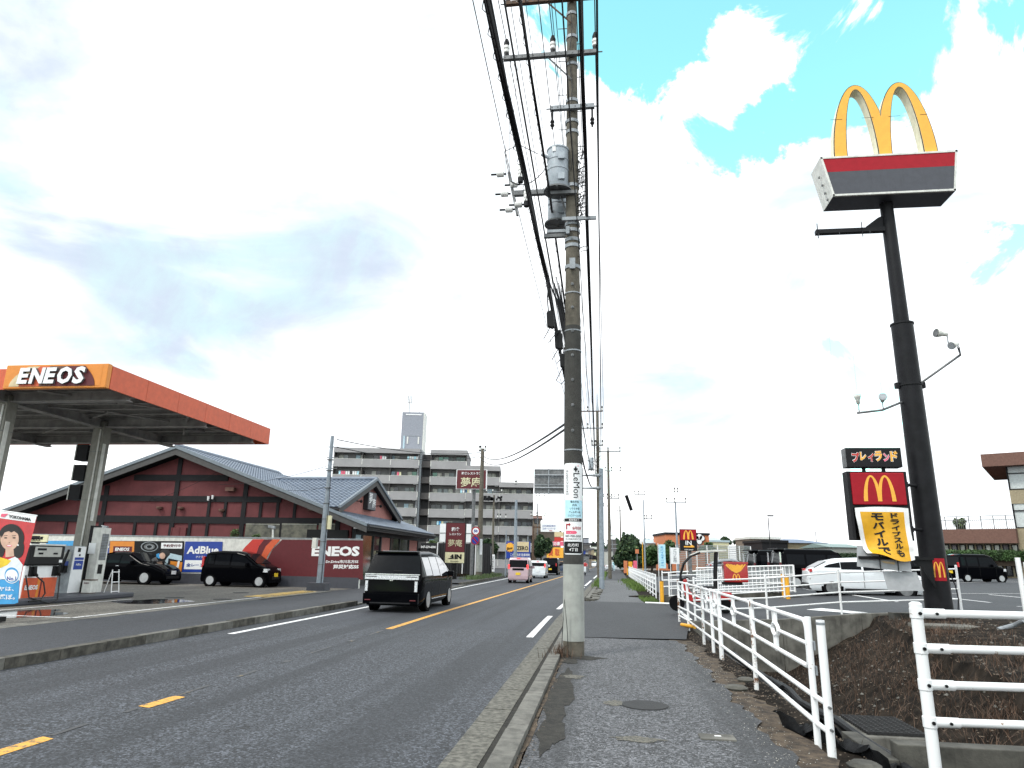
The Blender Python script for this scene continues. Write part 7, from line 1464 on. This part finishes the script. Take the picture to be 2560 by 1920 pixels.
# ================================================================== apartment block
UA, VA = Vector((.9917, .1274, 0)), Vector((-.1274, .9917, 0))
ap = thing('apartment_block', 'grey stepped apartment block with long concrete balconies behind the restaurant', 'building', (-30, 125, 0))
O0 = Vector((-49.4, 119.7, 0)); O0.z = 0
def ap_box(b, u0, u1, d0, d1, z0, z1, m=None):
    if m: b.m(m)
    b.obox(O0+UA*u0+VA*d0+Z_*z0, UA*(u1-u0), VA*(d1-d0), Z_*(z1-z0))
FH = 2.93; ZT = 20.75
def floors(u0, u1, top, name, nwin, seed):
    random.seed(seed); nfl = int(round(top/FH)); 
    b = MB(); ap_box(b, u0, u1, 1.6, 12, 0, top, 'apt_wall'); ap_box(b, u0-.1, u1+.1, -.1, 12.1, top, top+.35, 'apt_balcony'); ap_box(b, u0-.1, u1+.1, -.1, 1.7, top-.55, top-.001); wl = b.build('wall', ap)
    for k in range(nfl+1):
        z = top-2.75-k*FH
        if z < -1: break
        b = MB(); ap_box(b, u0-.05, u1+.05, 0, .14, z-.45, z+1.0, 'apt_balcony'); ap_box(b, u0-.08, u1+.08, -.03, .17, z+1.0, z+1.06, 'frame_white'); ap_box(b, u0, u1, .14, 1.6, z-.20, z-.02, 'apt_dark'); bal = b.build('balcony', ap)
        b = MB(); u = u0; step = (u1-u0)/max(1, round((u1-u0)/5.6))
        while u < u1+.1: 
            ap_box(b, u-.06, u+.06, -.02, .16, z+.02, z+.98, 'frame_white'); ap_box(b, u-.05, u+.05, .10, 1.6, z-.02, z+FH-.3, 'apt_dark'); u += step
        b.build('balcony_divider', bal)
        for i in range(nwin):
            uc = u0+(u1-u0)*(i+.5)/nwin+random.uniform(-.2, .2); w_ = 1.7; b = MB(); ap_box(b, uc-w_/2-.07, uc+w_/2+.07, 1.55, 1.6, z, z+2.0, 'apt_dark'); o = b.build('window', ap)
            b = MB(); ap_box(b, uc-w_/2, uc-.03, 1.50, 1.55, z+.05, z+1.93, random.choice(['curtain', 'glass_dark', 'apt_glass', 'pale_blue', 'offwhite'])); ap_box(b, uc+.03, uc+w_/2, 1.50, 1.55, z+.05, z+1.93, random.choice(['glass_dark', 'glass_dark', 'apt_glass', 'curtain'])); b.build('pane', o)
        b = MB(); ap_box(b, u1-.9, u1-.3, .5, .9, z+FH-.55, z+FH-.32, 'white'); b.build('balcony_lamp', bal)
floors(0.4, 16.2, ZT, 'a', 5, 1); floors(18.4, 25.0, ZT-.1, 'b', 3, 2); floors(25.02, 31.2, ZT-2.93, 'c', 2, 3); floors(31.22, 37.4, ZT-5.85, 'd', 3, 4)
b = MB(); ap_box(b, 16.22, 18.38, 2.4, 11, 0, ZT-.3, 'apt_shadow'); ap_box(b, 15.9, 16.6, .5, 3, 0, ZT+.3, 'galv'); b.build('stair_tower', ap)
for k in range(8): b = MB(); z = ZT-2.6-k*FH; ap_box(b, 16.6, 18.35, 1.2, 2.3, z-.3, z+.85, 'apt_dark'); b.build('stair_parapet', ap)
b = MB(); ap_box(b, 11.9, 16.1, 4, 8, ZT, 28.9, 'tower'); ap_box(b, 16.1, 16.25, 3.9, 8, ZT, 28.95, 'frame_white'); tw = b.build('lift_tower', ap)
b = MB(); [ap_box(b, u, u+.25, 3.9, 4, ZT+1.9, ZT+3.3, 'frame_white') for u in (13.1, 15.2)]; ap_box(b, 12.4, 15.7, 3.95, 4, 24.2, 24.28, 'galv'); ap_box(b, 12.4, 12.7, 3.9, 4, ZT, 24.2, 'pale_blue'); ap_box(b, 12.6, 15.7, 3.94, 4, 28.3, 28.5, 'white'); b.build('ladder', tw)
p = O0+UA*12.9+VA*6; q = MB().m('galv'); q.tube([p+Z_*28.8, p+Z_*32.2], .08, 6); [q.tube([p+X_*dx+Z_*31.0, p+X_*dx+Z_*32.6], .08, 6) for dx in (-.35, .35, 0)]; q.tube([p+X_*-.35+Z_*31.3, p+X_*.35+Z_*31.3], .05, 5); p2 = p+UA*2; q.tube([p2+Z_*28.8, p2+Z_*31.8], .05, 5); q.build('antenna', tw)
random.seed(77)
for k in range(26):
    u = random.choice([random.uniform(1, 15), random.uniform(19, 36)]); fl = random.randint(0, 5); z = ZT-2.75-fl*FH+(-5.85 if u > 31 else -2.93 if u > 25 else 0); b = MB()
    if k % 3: ap_box(b, u, u+.8, 1.1, 1.5, z, z+.62, 'offwhite'); b.build('air_unit', ap)
    else:
        for j in range(random.randint(2, 5)): ap_box(b, u+j*.42, u+j*.42+.34, .5, .53, z+1.1, z+1.75, random.choice(['white', 'cyan_tint', 'pinkred', 'cream', 'blue_light']))
        b.build('laundry', ap)
b = MB(); ap_box(b, 20.6, 21.5, 1.2, 1.5, 18.6, 19.4, 'white'); b.m('dark_frame'); b.build('air_unit', ap)
# ================================================================== trees
def tree(name, label, c, rad, n, leaf, m='leaf', trunk=None, seed=1, group=None, cat='tree', lobes=9):
    random.seed(seed); c = Vector(c); t = thing(name, label, cat, (c.x, c.y, 0), 0, group)
    L = [(Vector((random.gauss(0, .42)*rad[0], random.gauss(0, .42)*rad[1], random.gauss(0, .42)*rad[2])), random.uniform(.35, .62)) for _ in range(lobes)]+[(Vector((0, 0, 0)), .7)]
    b = MB().m(m); b.m('leaf2' if m != 'leaf2' else 'leaf'); b.m(m)
    for _ in range(n):
        lc, lr = random.choice(L); d = Vector((random.gauss(0, 1), random.gauss(0, 1), random.gauss(0, 1))).normalized()*(random.random()**.4)
        p = c+lc*.75+Vector((d.x*rad[0], d.y*rad[1], d.z*rad[2]))*lr
        a = Vector((random.gauss(0, 1), random.gauss(0, 1), random.gauss(0, 1))).normalized()*leaf*random.uniform(.5, 1.3); u = a.cross(Vector((random.gauss(0, 1), random.gauss(0, 1), random.gauss(0, 1)))).normalized()*leaf*random.uniform(.35, .8)
        if random.random() < .12: b.cur = 1
        else: b.cur = 0
        b.quad(p-a, p-a*.2+u, p+a, p-a*.2-u)
    b.mats = [m, 'leaf2' if m != 'leaf2' else 'leaf']
    b.build('crown', t)
    zb = trunk if trunk is not None else 0
    q = MB().m('bark'); q.tube([(c.x, c.y, zb-.2), (c.x+.1, c.y, c.z*.5+zb*.5), (c.x, c.y, c.z+rad[2]*.4)], [rad[0]*.075+.05, rad[0]*.055+.04, .03], 8)
    for k in range(5): a = 2*PI*k/5; q.tube([(c.x, c.y, c.z-rad[2]*.5), (c.x+math.cos(a)*rad[0]*.6, c.y+math.sin(a)*rad[1]*.6, c.z+rad[2]*random.uniform(0, .5))], [.05+rad[0]*.03, .02], 6)
    q.build('trunk', t); return t
def tree_px(label, x0, x1, y0, y1, D, n, leaf, m='leaf', seed=1, cat='tree', nm='round_tree'):
    c = atD((x0+x1)/2, (y0+y1)/2, D); w = (x1-x0)/F_PX*D/2; h = (y1-y0)/F_PX*D/2
    return tree(nm, label, c, (w*.92, w*.8, h*.95), n, leaf, m, 0, seed, None, cat)
tree_px('large dark round evergreen tree right of the far utility poles', 1532, 1618, 1330, 1412, 100, 9000, .30, 'leaf_dark', 3)
tree_px('lighter bushy tree just left of the pale blue banner', 1590, 1665, 1362, 1416, 85, 5000, .24, 'leaf', 4)
tree_px('dark shrub between the pale blue and the white banner', 1650, 1700, 1362, 1412, 80, 3500, .22, 'leaf', 5)
tree_px('dark pointed trees behind the pale roofed house', 1600, 1650, 1345, 1372, 160, 1500, .35, 'leaf_dark', 6)
tree_px('dark rounded tree on the far ridge right of the orange building', 1795, 1830, 1338, 1366, 150, 2000, .3, 'leaf_dark', 7)
tree_px('small dark tree on the far ridge with pointed tops', 1845, 1890, 1348, 1370, 150, 1500, .3, 'leaf_dark', 17)
tree_px('green bush in front of the orange building behind the wire net', 1735, 1790, 1362, 1382, 100, 1800, .25, 'leaf2', 8)
tree_px('dark green tree between the 50 sign pole and the billboard', 1203, 1252, 1342, 1395, 76, 5000, .2, 'leaf_dark', 9)
tree_px('dark green tree right of the short brown pole', 1326, 1376, 1334, 1402, 84, 7000, .22, 'leaf_dark', 10)
tree_px('small bush on the restaurant hoarding', 1072, 1092, 1350, 1362, 60, 500, .12, 'leaf2', 11)
tree_px('wispy shrub peeking over the station wall at the red gable', 572, 598, 1318, 1352, 35, 500, .05, 'leaf2', 12, 'shrub', 'shrub')
tree_px('second wispy shrub peeking over the station wall by the window', 628, 655, 1332, 1352, 35, 350, .05, 'leaf2', 13, 'shrub', 'shrub')
tree_px('leafy garden tree behind the annex railing at the right', 2384, 2420, 1296, 1330, 80, 1000, .14, 'leaf2', 14)
def hedge(label, x0, x1, y0, y1, D, n, leaf, m='leaf', seed=1):
    random.seed(seed); t = thing('hedge', label, 'hedge', atD((x0+x1)/2, y1, D)); b = MB().m(m)
    A_, B_ = atD(x0, y1, D), atD(x1, y1, D); h = (y1-y0)/F_PX*D
    for _ in range(n):
        p = A_.lerp(B_, random.random())+Z_*(random.random()**.8*h*random.uniform(.75, 1.05))+Y_*random.uniform(-.7, .7); a = Vector((random.gauss(0, 1), random.gauss(0, 1), random.gauss(0, 1))).normalized()*leaf; u = a.cross(Vector((random.gauss(0, 1), 1, random.gauss(0, 1)))).normalized()*leaf*.6
        b.quad(p-a, p+u, p+a, p-u)
    b.build('foliage', t); MB().m('bark').obox(A_-Z_*.5, (B_-A_), (0, .2, 0), Z_*(h*.5+.5)).build('branches', t); return t
hedge('clipped hedge in front of the brown annex at the right', 2345, 2562, 1376, 1402, 68, 9000, .10, 'leaf', 21)
hedge('low dark hedge behind the white crossover car', 2076, 2160, 1384, 1402, 66, 3500, .10, 'leaf_dark', 22)
hedge('dark hedge row along the back of the right sidewalk', 1590, 1640, 1392, 1412, 95, 2500, .15, 'leaf_dark', 23)
# ================================================================== other buildings
def house(label, x0, x1, ytop, D, depth=8, wallm='offwhite', roofm='roof_dark', rh=0.0, z0=0, win=(), cat='building', nm='house', hip=False, yeave=None):
    a, c = atD(x0, ytop, D), atD(x1, ytop, D); zt2 = a.z if yeave is None else atD(x0, yeave, D).z
    t = thing(nm, label, cat, ((a.x+c.x)/2, a.y, z0)); U = (c-a); U.z = 0; L = U.length; U.normalize(); V = Vector((-U.y, U.x, 0)); o = Vector((a.x, a.y, z0))
    MB().m(wallm).obox(o, U*L, V*depth, Z_*(zt2-z0)).build('wall', t)
    if rh or yeave is not None:
        H_ = a.z-zt2 if yeave is not None else rh; b = MB().m(roofm); e = .4; z = zt2+.003; ov = .4
        P = [o+U*(-ov)+V*(-ov), o+U*(L+ov)+V*(-ov), o+U*(L+ov)+V*(depth+ov), o+U*(-ov)+V*(depth+ov)]; P = [Vector((p.x, p.y, z)) for p in P]
        if hip: R1, R2 = o+U*L*.3+V*depth/2, o+U*L*.7+V*depth/2
        else: R1, R2 = o+U*(-ov)+V*depth/2, o+U*(L+ov)+V*depth/2
        R1, R2 = Vector((R1.x, R1.y, z+H_)), Vector((R2.x, R2.y, z+H_))
        b.add(P+[R1, R2], [(0, 1, 5, 4), (2, 3, 4, 5), (1, 2, 5), (3, 0, 4), (0, 3, 2, 1)]); b.build('roof', t)
    else:
        b = MB().m(roofm); b.obox(o-U*.15-V*.15+Z_*(zt2-z0+.003), U*(L+.3), V*(depth+.3), Z_*.35); b.build('roof', t)
    for (u, z, w, h) in win:
        q = MB().m('dark_frame'); q.obox(o+U*(u*L)-V*.05+Z_*(z), U*w, V*.04, Z_*h); f = q.build('window', t); q = MB().m('glass_dark'); q.obox(o+U*(u*L+.08)-V*.07+Z_*(z+.08), U*(w-.16), V*.02, Z_*(h-.16)); q.build('pane', f)
    return t
house('orange two storey building with a white round logo behind the arch IN sign', 1664, 1772, 1336, 112, 10, 'orange_wall', 'timber', win=((.03, 3.2, .6, 1.6), (.12, 3.2, .6, 1.6), (.03, .6, .6, 1.5)))
p = atD(1748, 1347, 111.7); b = MB(); [disc(b, 'black' if k == 0 else 'white', (p.x+dx, p.z+dz), r_+(.12 if k == 0 else 0), p.y-.02-.03*k) for k in (0, 1) for dx, dz, r_ in ((-.45, .1, .4), (.45, .1, .4), (0, .3, .5), (0, -.45, .4))]; tag(b.build('wall_logo'), 'white cloud shaped logo outlined in black on the orange wall', 'sign')
house('pale blue roofed house left of the orange building', 1618, 1668, 1346, 120, 10, 'offwhite', 'roof_pale', yeave=1358, win=((.3, 1.5, 1.2, 1.2),))
house('pale grey roofed house right of the orange building', 1775, 1804, 1340, 130, 10, 'offwhite', 'roof_pale', yeave=1356, win=((.2, 1.2, 1.2, 1.2),))
house('cream house below the far ridge right of the orange building', 1778, 1822, 1355, 125, 8, 'cream', 'roof_pale', win=((.5, .8, 1.4, 1.0),))
house('low open car port with a thin flat roof behind the black vans', 1880, 1950, 1347, 105, 8, 'beige', 'frame_white')
house('dark flat building beside the car port', 1905, 1968, 1356, 98, 8, 'dark_frame', 'dark_frame', cat='building')
house('beige hall with a blue grey hipped roof', 1968, 2066, 1344, 100, 12, 'tile_beige', 'roof_blue', yeave=1357, hip=True, win=((.1, 1.2, 2.2, .9), (.35, 1.2, 2.2, .9), (.6, 1.2, 2.2, .9)))
house('grey house with a green grey roof left of the torn yellow cover', 2078, 2150, 1357, 78, 8, 'offwhite', 'roof_green', yeave=1368, win=((.12, 1.3, 1.4, 1.0), (.42, 1.3, 1.6, 1.0)))
house('beige gabled house between the apartment block and the sports sign', 1320, 1352, 1286, 145, 8, 'beige', 'brick_brown', yeave=1296, win=((.5, 9, 1, 1.2),))
house('wide beige house under the white sports sign', 1345, 1402, 1330, 135, 8, 'beige', 'beige', win=((.35, 2.5, 1.6, 1.4),))
# tall net behind the car park
t = thing('wire_net', 'tall green grey wire net on white posts behind the IN sign', 'net', (6, 70, 0)); A_, B_ = atD(1690, 1362, 72), atD(1876, 1366, 68); z0 = .5
q = MB().m('net'); q.quad((A_.x, A_.y, z0), (B_.x, B_.y, z0), tuple(B_), tuple(A_)); q.build('net', t)
q = MB().m('galv'); [q.tube([A_.lerp(B_, f)-Z_*dz, B_.lerp(A_, 1-min(1, f+.999))-Z_*dz], .028, 4) for f in (0,) for dz in [.18*k for k in range(12)]]; q.build('net_wire', t)
for i in range(8): p = A_.lerp(B_, i/7); MB().m('white').tube([(p.x, p.y, z0-.4), p], .05, 6).build('post', t)
# brown building at the right edge
rb = thing('office_building', 'brown and beige tiled office building cut by the right picture edge', 'building', (42, 78, 0))
def Z6r(x, y): return (2340+x/3.95, 1080+y/3.95)
def rpt(x, y, d=70): return atD(*Z6r(x, y), d)
c0 = rpt(722, 572); zr0 = rpt(487, 230, 67).z; bu = Vector((.85, -.52, 0)).normalized(); bv = Vector((.52, .85, 0)).normalized(); cz0 = Vector((c0.x, c0.y, 0))
b = MB().m('tile_beige'); b.obox(cz0+Z_*rpt(735, 712).z, bu*16, bv*12, Z_*(rpt(712, 572).z-rpt(735, 712).z)); b.obox(cz0+Z_*.3, bu*16, bv*12, Z_*(rpt(775, 955).z-.3)); b.build('wall', rb)
b = MB().m('brick_brown'); zt0, zb0 = rpt(487, 230, 67).z+.75, rpt(515, 340, 67).z+.5; b.obox(cz0-bu*1.9-bv*1.3+Z_*zb0, bu*19, bv*14, Z_*(zt0-zb0)); b.build('roof', rb)
for i, (z0, z1) in enumerate(((rpt(712, 572).z, zb0), (rpt(775, 955).z, rpt(735, 712).z))):
    b = MB().m('window_sky_pale'); b.obox(cz0+bu*.1+bv*.1+Z_*z0, bu*15.6, bv*.1, Z_*(z1-z0)); b.m('curtain'); b.obox(cz0+bu*2.2+bv*.0+Z_*(z0+.1), bu*3.5, bv*.05, Z_*(z1-z0-.4)); w = b.build('window', rb)  # pane colour painted pale for the white sky showing in the glass
    b = MB().m('dark_frame'); [b.obox(cz0+bu*u-bv*.03+Z_*z0, bu*.14, bv*.12, Z_*(z1-z0)) for u in (0, 2.05, 5.8, 8.5, 11, 14)]; b.obox(cz0-bv*.03+Z_*(z1-.75), bu*16, bv*.1, Z_*.10); b.obox(cz0-bv*.04+Z_*(z0), bu*16, bv*.1, Z_*.10); b.build('frame', w)
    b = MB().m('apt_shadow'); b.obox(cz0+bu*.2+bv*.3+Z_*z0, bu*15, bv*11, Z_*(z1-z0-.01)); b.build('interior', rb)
ax = thing('annex', 'low brown banded annex with a roof terrace railing at the right', 'building', (30, 76, 0)); a, c = rpt(-120, 990, 74), rpt(790, 955, 68.5); U = (c-a); U.z = 0; L = U.length; U.normalize(); V = Vector((-U.y, U.x, 0)); o = Vector((a.x, a.y, 0)); zt3 = c.z; zb3 = rpt(790, 1100, 68.5).z
MB().m('brick_brown').obox(o+Z_*zb3-V*.5, U*L, V*10, Z_*(zt3-zb3)).build('roof_band', ax); MB().m('tile_beige').obox(o+V*.4, U*L, V*9, Z_*zb3).build('wall', ax)
for i in range(11): q = MB().m('dark_frame'); q.obox(o+U*(L*(i+.1)/11)+V*.3+Z_*.9, U*(L/11*.78), V*.06, Z_*(zb3-1.0)); w = q.build('window', ax); q = MB().m('curtain' if i % 3 else 'glass_dark'); q.obox(o+U*(L*(i+.1)/11+.12)+V*.26+Z_*1.0, U*(L/11*.78-.24), V*.03, Z_*(zb3-1.2)); q.build('pane', w)
q = MB().m('galv_dark'); n = 46
for i in range(n+1): q.tube([o+U*(L*i/n)+Z_*zt3, o+U*(L*i/n)+Z_*(zt3+(1.35 if i % 6 == 0 else .95))], .05 if i % 6 == 0 else .022, 4)
q.tube([o+Z_*(zt3+1.35), o+U*L+Z_*(zt3+1.35)], .03, 4); q.tube([o+Z_*(zt3+.95), o+U*L+Z_*(zt3+.95)], .03, 4); q.build('railing', ax)
# left roadside boards
t = thing('billboard', 'blue billboard with a pale ZERO panel and a yellow starburst', 'billboard', (-8.6, 84, 0)); Ys = 84; a, c = atY(1264, 1353, Ys), atY(1325, 1397, Ys)
b = MB().m('blue_sign'); b.box((a.x, Ys, c.z), (c.x, Ys+.2, a.z)); o = b.build('board', t); k1, k2 = atY(1291, 1354, Ys), atY(1322, 1380, Ys); b = MB().m('gold'); b.box((k1.x, Ys-.03, k2.z), (k2.x, Ys, k1.z)); b.build('pale_panel', o)
b = MB(); write_on(b, 'ZERO', ((k1.x+k2.x)/2, Ys-.05, k2.z+(k1.z-k2.z)*.36), X_, Z_, (k2.x-k1.x)*.9, (k1.z-k2.z)*.42, 'black', .03); write_on(b, 'この先右折 駐車場有', ((a.x+c.x)/2+.3, Ys-.03, c.z+.45), X_, Z_, 2.4, .32, 'white', .01); 
p = atY(1275, 1368, Ys); b.m('yellow_mc'); b.add([(p.x+(.62 if i % 2 else .46)*math.cos(2*PI*i/28), Ys-.06, p.z+(.62 if i % 2 else .46)*math.sin(2*PI*i/28)) for i in range(28)], [tuple(range(28))]); write_on(b, 'Box', (p.x, Ys-.09, p.z-.12), X_+Z_*.2, Z_, .7, .3, 'black', .03); b.build('lettering', o)
[MB().m('galv').tube([(x, Ys+.1, 0), (x, Ys+.1, a.z+.6)], .06, 6).build('post', t) for x in (a.x+.3, (a.x+c.x)/2, c.x-.3)]
t = thing('billboard', 'white sports park sign with blue writing hanging out over the road edge', 'billboard', (-5, 82, 0)); Ys = 80; a, c = atY(1352, 1309, Ys), atY(1399, 1330, Ys); b = MB().m('white_sign'); b.box((a.x, Ys, c.z), (c.x, Ys+.12, a.z)); o = b.build('board', t); b = MB(); mx = (a.x+c.x)/2; write_on(b, 'J:COM北市川', (mx-.15, Ys-.02, a.z-.26), X_, Z_, 1.5, .26, 'blue_sign', .02); write_on(b, 'スポーツパーク', (mx-.15, Ys-.02, a.z-.56), X_, Z_, 1.5, .22, 'blue_sign', .01); b.m('red_mc'); b.box((mx-.1, Ys-.02, c.z+.08), (mx+.25, Ys-.01, c.z+.16)); b.build('lettering', o); MB().m('rust').box((atY(1332, 1318, Ys).x, Ys+.1, a.z-.5), (a.x+.3, Ys+.2, a.z-.32)).build('arm', t)
t = thing('shop_sign', 'red and yellow shop signboards with big buying characters beyond the trees', 'sign', (-5, 105, 0)); Ys = 104; b = MB()
for (x0, y0, x1, y1, m) in ((1365, 1353, 1412, 1365, 'pinkred'), (1367, 1368, 1412, 1395, 'yellow_mc'), (1386, 1330, 1412, 1342, 'gold'), (1386, 1343, 1412, 1353, 'eneos_red')): p, q = atY(x0, y0, Ys), atY(x1, y1, Ys); b.m(m); b.box((p.x, Ys, q.z), (q.x, Ys+.2, p.z))
o = b.build('board', t); b = MB()
for s, x0, y0, x1, y1, m in (('取', 1387, 1372, 1399, 1390, 'eneos_orange'), ('買', 1371, 1372, 1383, 1390, 'eneos_orange'), ('家電の高', 1368, 1354, 1400, 1364, 'white')): p, q = atY(x0, y0, Ys-.05), atY(x1, y1, Ys-.05); write_on(b, s, ((p.x+q.x)/2, Ys-.05, (p.z+q.z)/2), X_, Z_, q.x-p.x, p.z-q.z, m, .03)
b.build('lettering', o); MB().m('galv_dark').box((-9.5, Ys+.3, 0), (-2, Ys+6, 2.2)).build('shop_wall', t)
# far street: buildings, bridge deck, gantry
random.seed(31)
spec = [(1456, 1475, 1362, 230, 'apt_dark'), (1462, 1472, 1346, 330, 'tower'), (1458, 1464, 1376, 150, 'blue_sign'), (1465, 1470, 1380, 160, 'offwhite'), (1472, 1478, 1376, 180, 'beige'), (1478, 1485, 1374, 200, 'tile_beige'), (1484, 1490, 1380, 230, 'cream'), (1505, 1522, 1374, 260, 'apt_wall'), (1518, 1532, 1378, 220, 'offwhite'), (1500, 1512, 1384, 300, 'pale_blue'), (1524, 1540, 1350, 320, 'apt_dark')]
nm_ = ['dark flat block', 'grey tower block', 'blue fronted shop', 'white shop', 'beige shop', 'tan shop', 'cream shop', 'grey office', 'white office', 'pale blue house', 'dark distant tower']
for (x0, x1, yt, D, m), n_ in zip(spec, nm_): house(n_+' far away at the end of the street', x0, x1, yt, D, 8, m, 'roof_dark', win=((.2, 2, D*.008, 1), (.6, 2, D*.008, 1)), nm='distant_building')
t = thing('footbridge', 'white footbridge crossing the street in the far distance', 'footbridge', (0, 235, 0)); a, c = atD(1455, 1367, 235), atD(1492, 1367, 235); b = MB().m('frame_white'); b.obox(a, c-a, (0, 2, 0), Z_*-.8); b.m('dark_frame'); b.obox(a+Z_*.4, c-a, (0, .1, 0), Z_*.9); b.build('deck', t); MB().m('galv').tube([a, (a.x, a.y, 0)], .5, 8).build('pier', t)
b = MB().m('leaf_dark'); 
for _ in range(5200):
    D = random.uniform(420, 520); px = random.uniform(1440, 1600); h = 30+14*math.sin(px*.11)+8*math.sin(px*.31+1)-abs(px-1520)*.1; p = atD(px, 1400, D); z = random.uniform(0, max(4, h*.42)); a = Vector((random.gauss(0, 1), random.gauss(0, 1), random.gauss(0, 1))).normalized()*1.5; u = a.cross(Y_).normalized()*1.1
    b.quad((p.x-a.x, p.y, z-a.z), (p.x+u.x, p.y, z+u.z), (p.x+a.x, p.y, z+a.z), (p.x-u.x, p.y, z-u.z))
tag(b.build('far_wood'), 'dark wooded ridge at the end of the street', 'wood', kind='stuff')
t = thing('street_board', 'small orange signboard in front of the large round tree', 'sign', (3, 98, 0)); a, c = atD(1588, 1373, 90), atD(1597, 1384, 90); MB().m('orange_wall').obox(a, (c.x-a.x, 0, 0), (0, .1, 0), (0, 0, c.z-a.z)).build('board', t); MB().m('galv').tube([((a.x+c.x)/2, a.y+.15, 0), ((a.x+c.x)/2, a.y+.15, a.z)], .05, 6).build('post', t)
t = thing('convex_mirror', 'white round traffic mirror beside the green grey pole', 'mirror', atD(1606, 1354, 76)); p = atD(1606, 1354, 76); MB().m('white').lathe([(.01, -.05), (.32, 0), (.32, .05)], p, 20, 'y').build('mirror', t); MB().m('bollard').tube([p, (p.x, p.y+.1, 0)], .05, 6).build('post', t)
b = MB()
for px0, m, yt in ((1559, 'orange_wall', 1402), (1571, 'bollard', 1404), (1583, 'pinkred', 1402)):
    a, c = atY(px0, yt, 88), atY(px0+10, 1418, 88); q = MB().m(m); q.box((a.x, 88, .2), (c.x, 88.3, a.z)); q.m('dark_frame'); q.box((a.x+.05, 88.0-.02, .0), (c.x-.05, 88.28, .2)); tag(q.build('vending_box', bevel=.02), {'orange_wall': 'salmon coloured box under the round tree', 'bollard': 'yellow box between two pinkish boxes under the round tree', 'pinkred': 'pink box under the right side of the round tree'}[m], 'box')
t = thing('signal_tower', 'grey lattice mast base behind the near utility poles', 'mast', (1.8, 140, 0)); q = MB().m('galv'); [q.tube([(1.4+dx, 140, 0), (1.7, 140, 11)], .06, 5) for dx in (0, 1.0)]; [q.box((1.2, 139.9, z), (3.1, 140, z+.12)) for z in (4, 4.8, 6.5)]; q.build('lattice', t)
SPLIT = {'bracket', 'steel_band', 'climbing_step', 'meter_box', 'cable_hook', 'bolt', 'panel_joint', 'cable_clamp', 'hanger', 'vent_hood', 'flood_lamp', 'purlin', 'cross_brace', 'stay_wire', 'ladder', 'balcony_divider', 'frame', 'pier', 'lattice', 'sign_face_piece'}
for o in list(bpy.data.objects):
    if '_abs' in o: del o['_abs']
    if o.type != 'MESH' or o.parent is None or o.name.split('.')[0] not in SPLIT: continue
    bm = bmesh.new(); bm.from_mesh(o.data); bm.faces.ensure_lookup_table(); seen = set(); isl = []
    for f in bm.faces:
        if f.index in seen: continue
        st = [f]; seen.add(f.index); cur = []
        while st:
            q = st.pop(); cur.append(q)
            for e in q.edges:
                for g2 in e.link_faces:
                    if g2.index not in seen: seen.add(g2.index); st.append(g2)
        isl.append(cur)
    if 1 < len(isl) <= 40:
        mats_ = list(o.data.materials)
        for k, fc in enumerate(isl):
            vm = {}; vs = []; fs = []
            for f in fc:
                for v in f.verts:
                    if v.index not in vm: vm[v.index] = len(vs); vs.append(v.co.copy())
                fs.append([vm[v.index] for v in f.verts])
            me = bpy.data.meshes.new(o.name.split('.')[0]); me.from_pydata(vs, [], fs); [me.materials.append(x) for x in mats_]
            for p, f in zip(me.polygons, fc): p.material_index = f.material_index; p.use_smooth = f.smooth
            if k == 0: first = me; continue
            c = o.copy(); c.data = me; COL.objects.link(c)
        o.data = first
    bm.free()
bpy.context.view_layer.update()
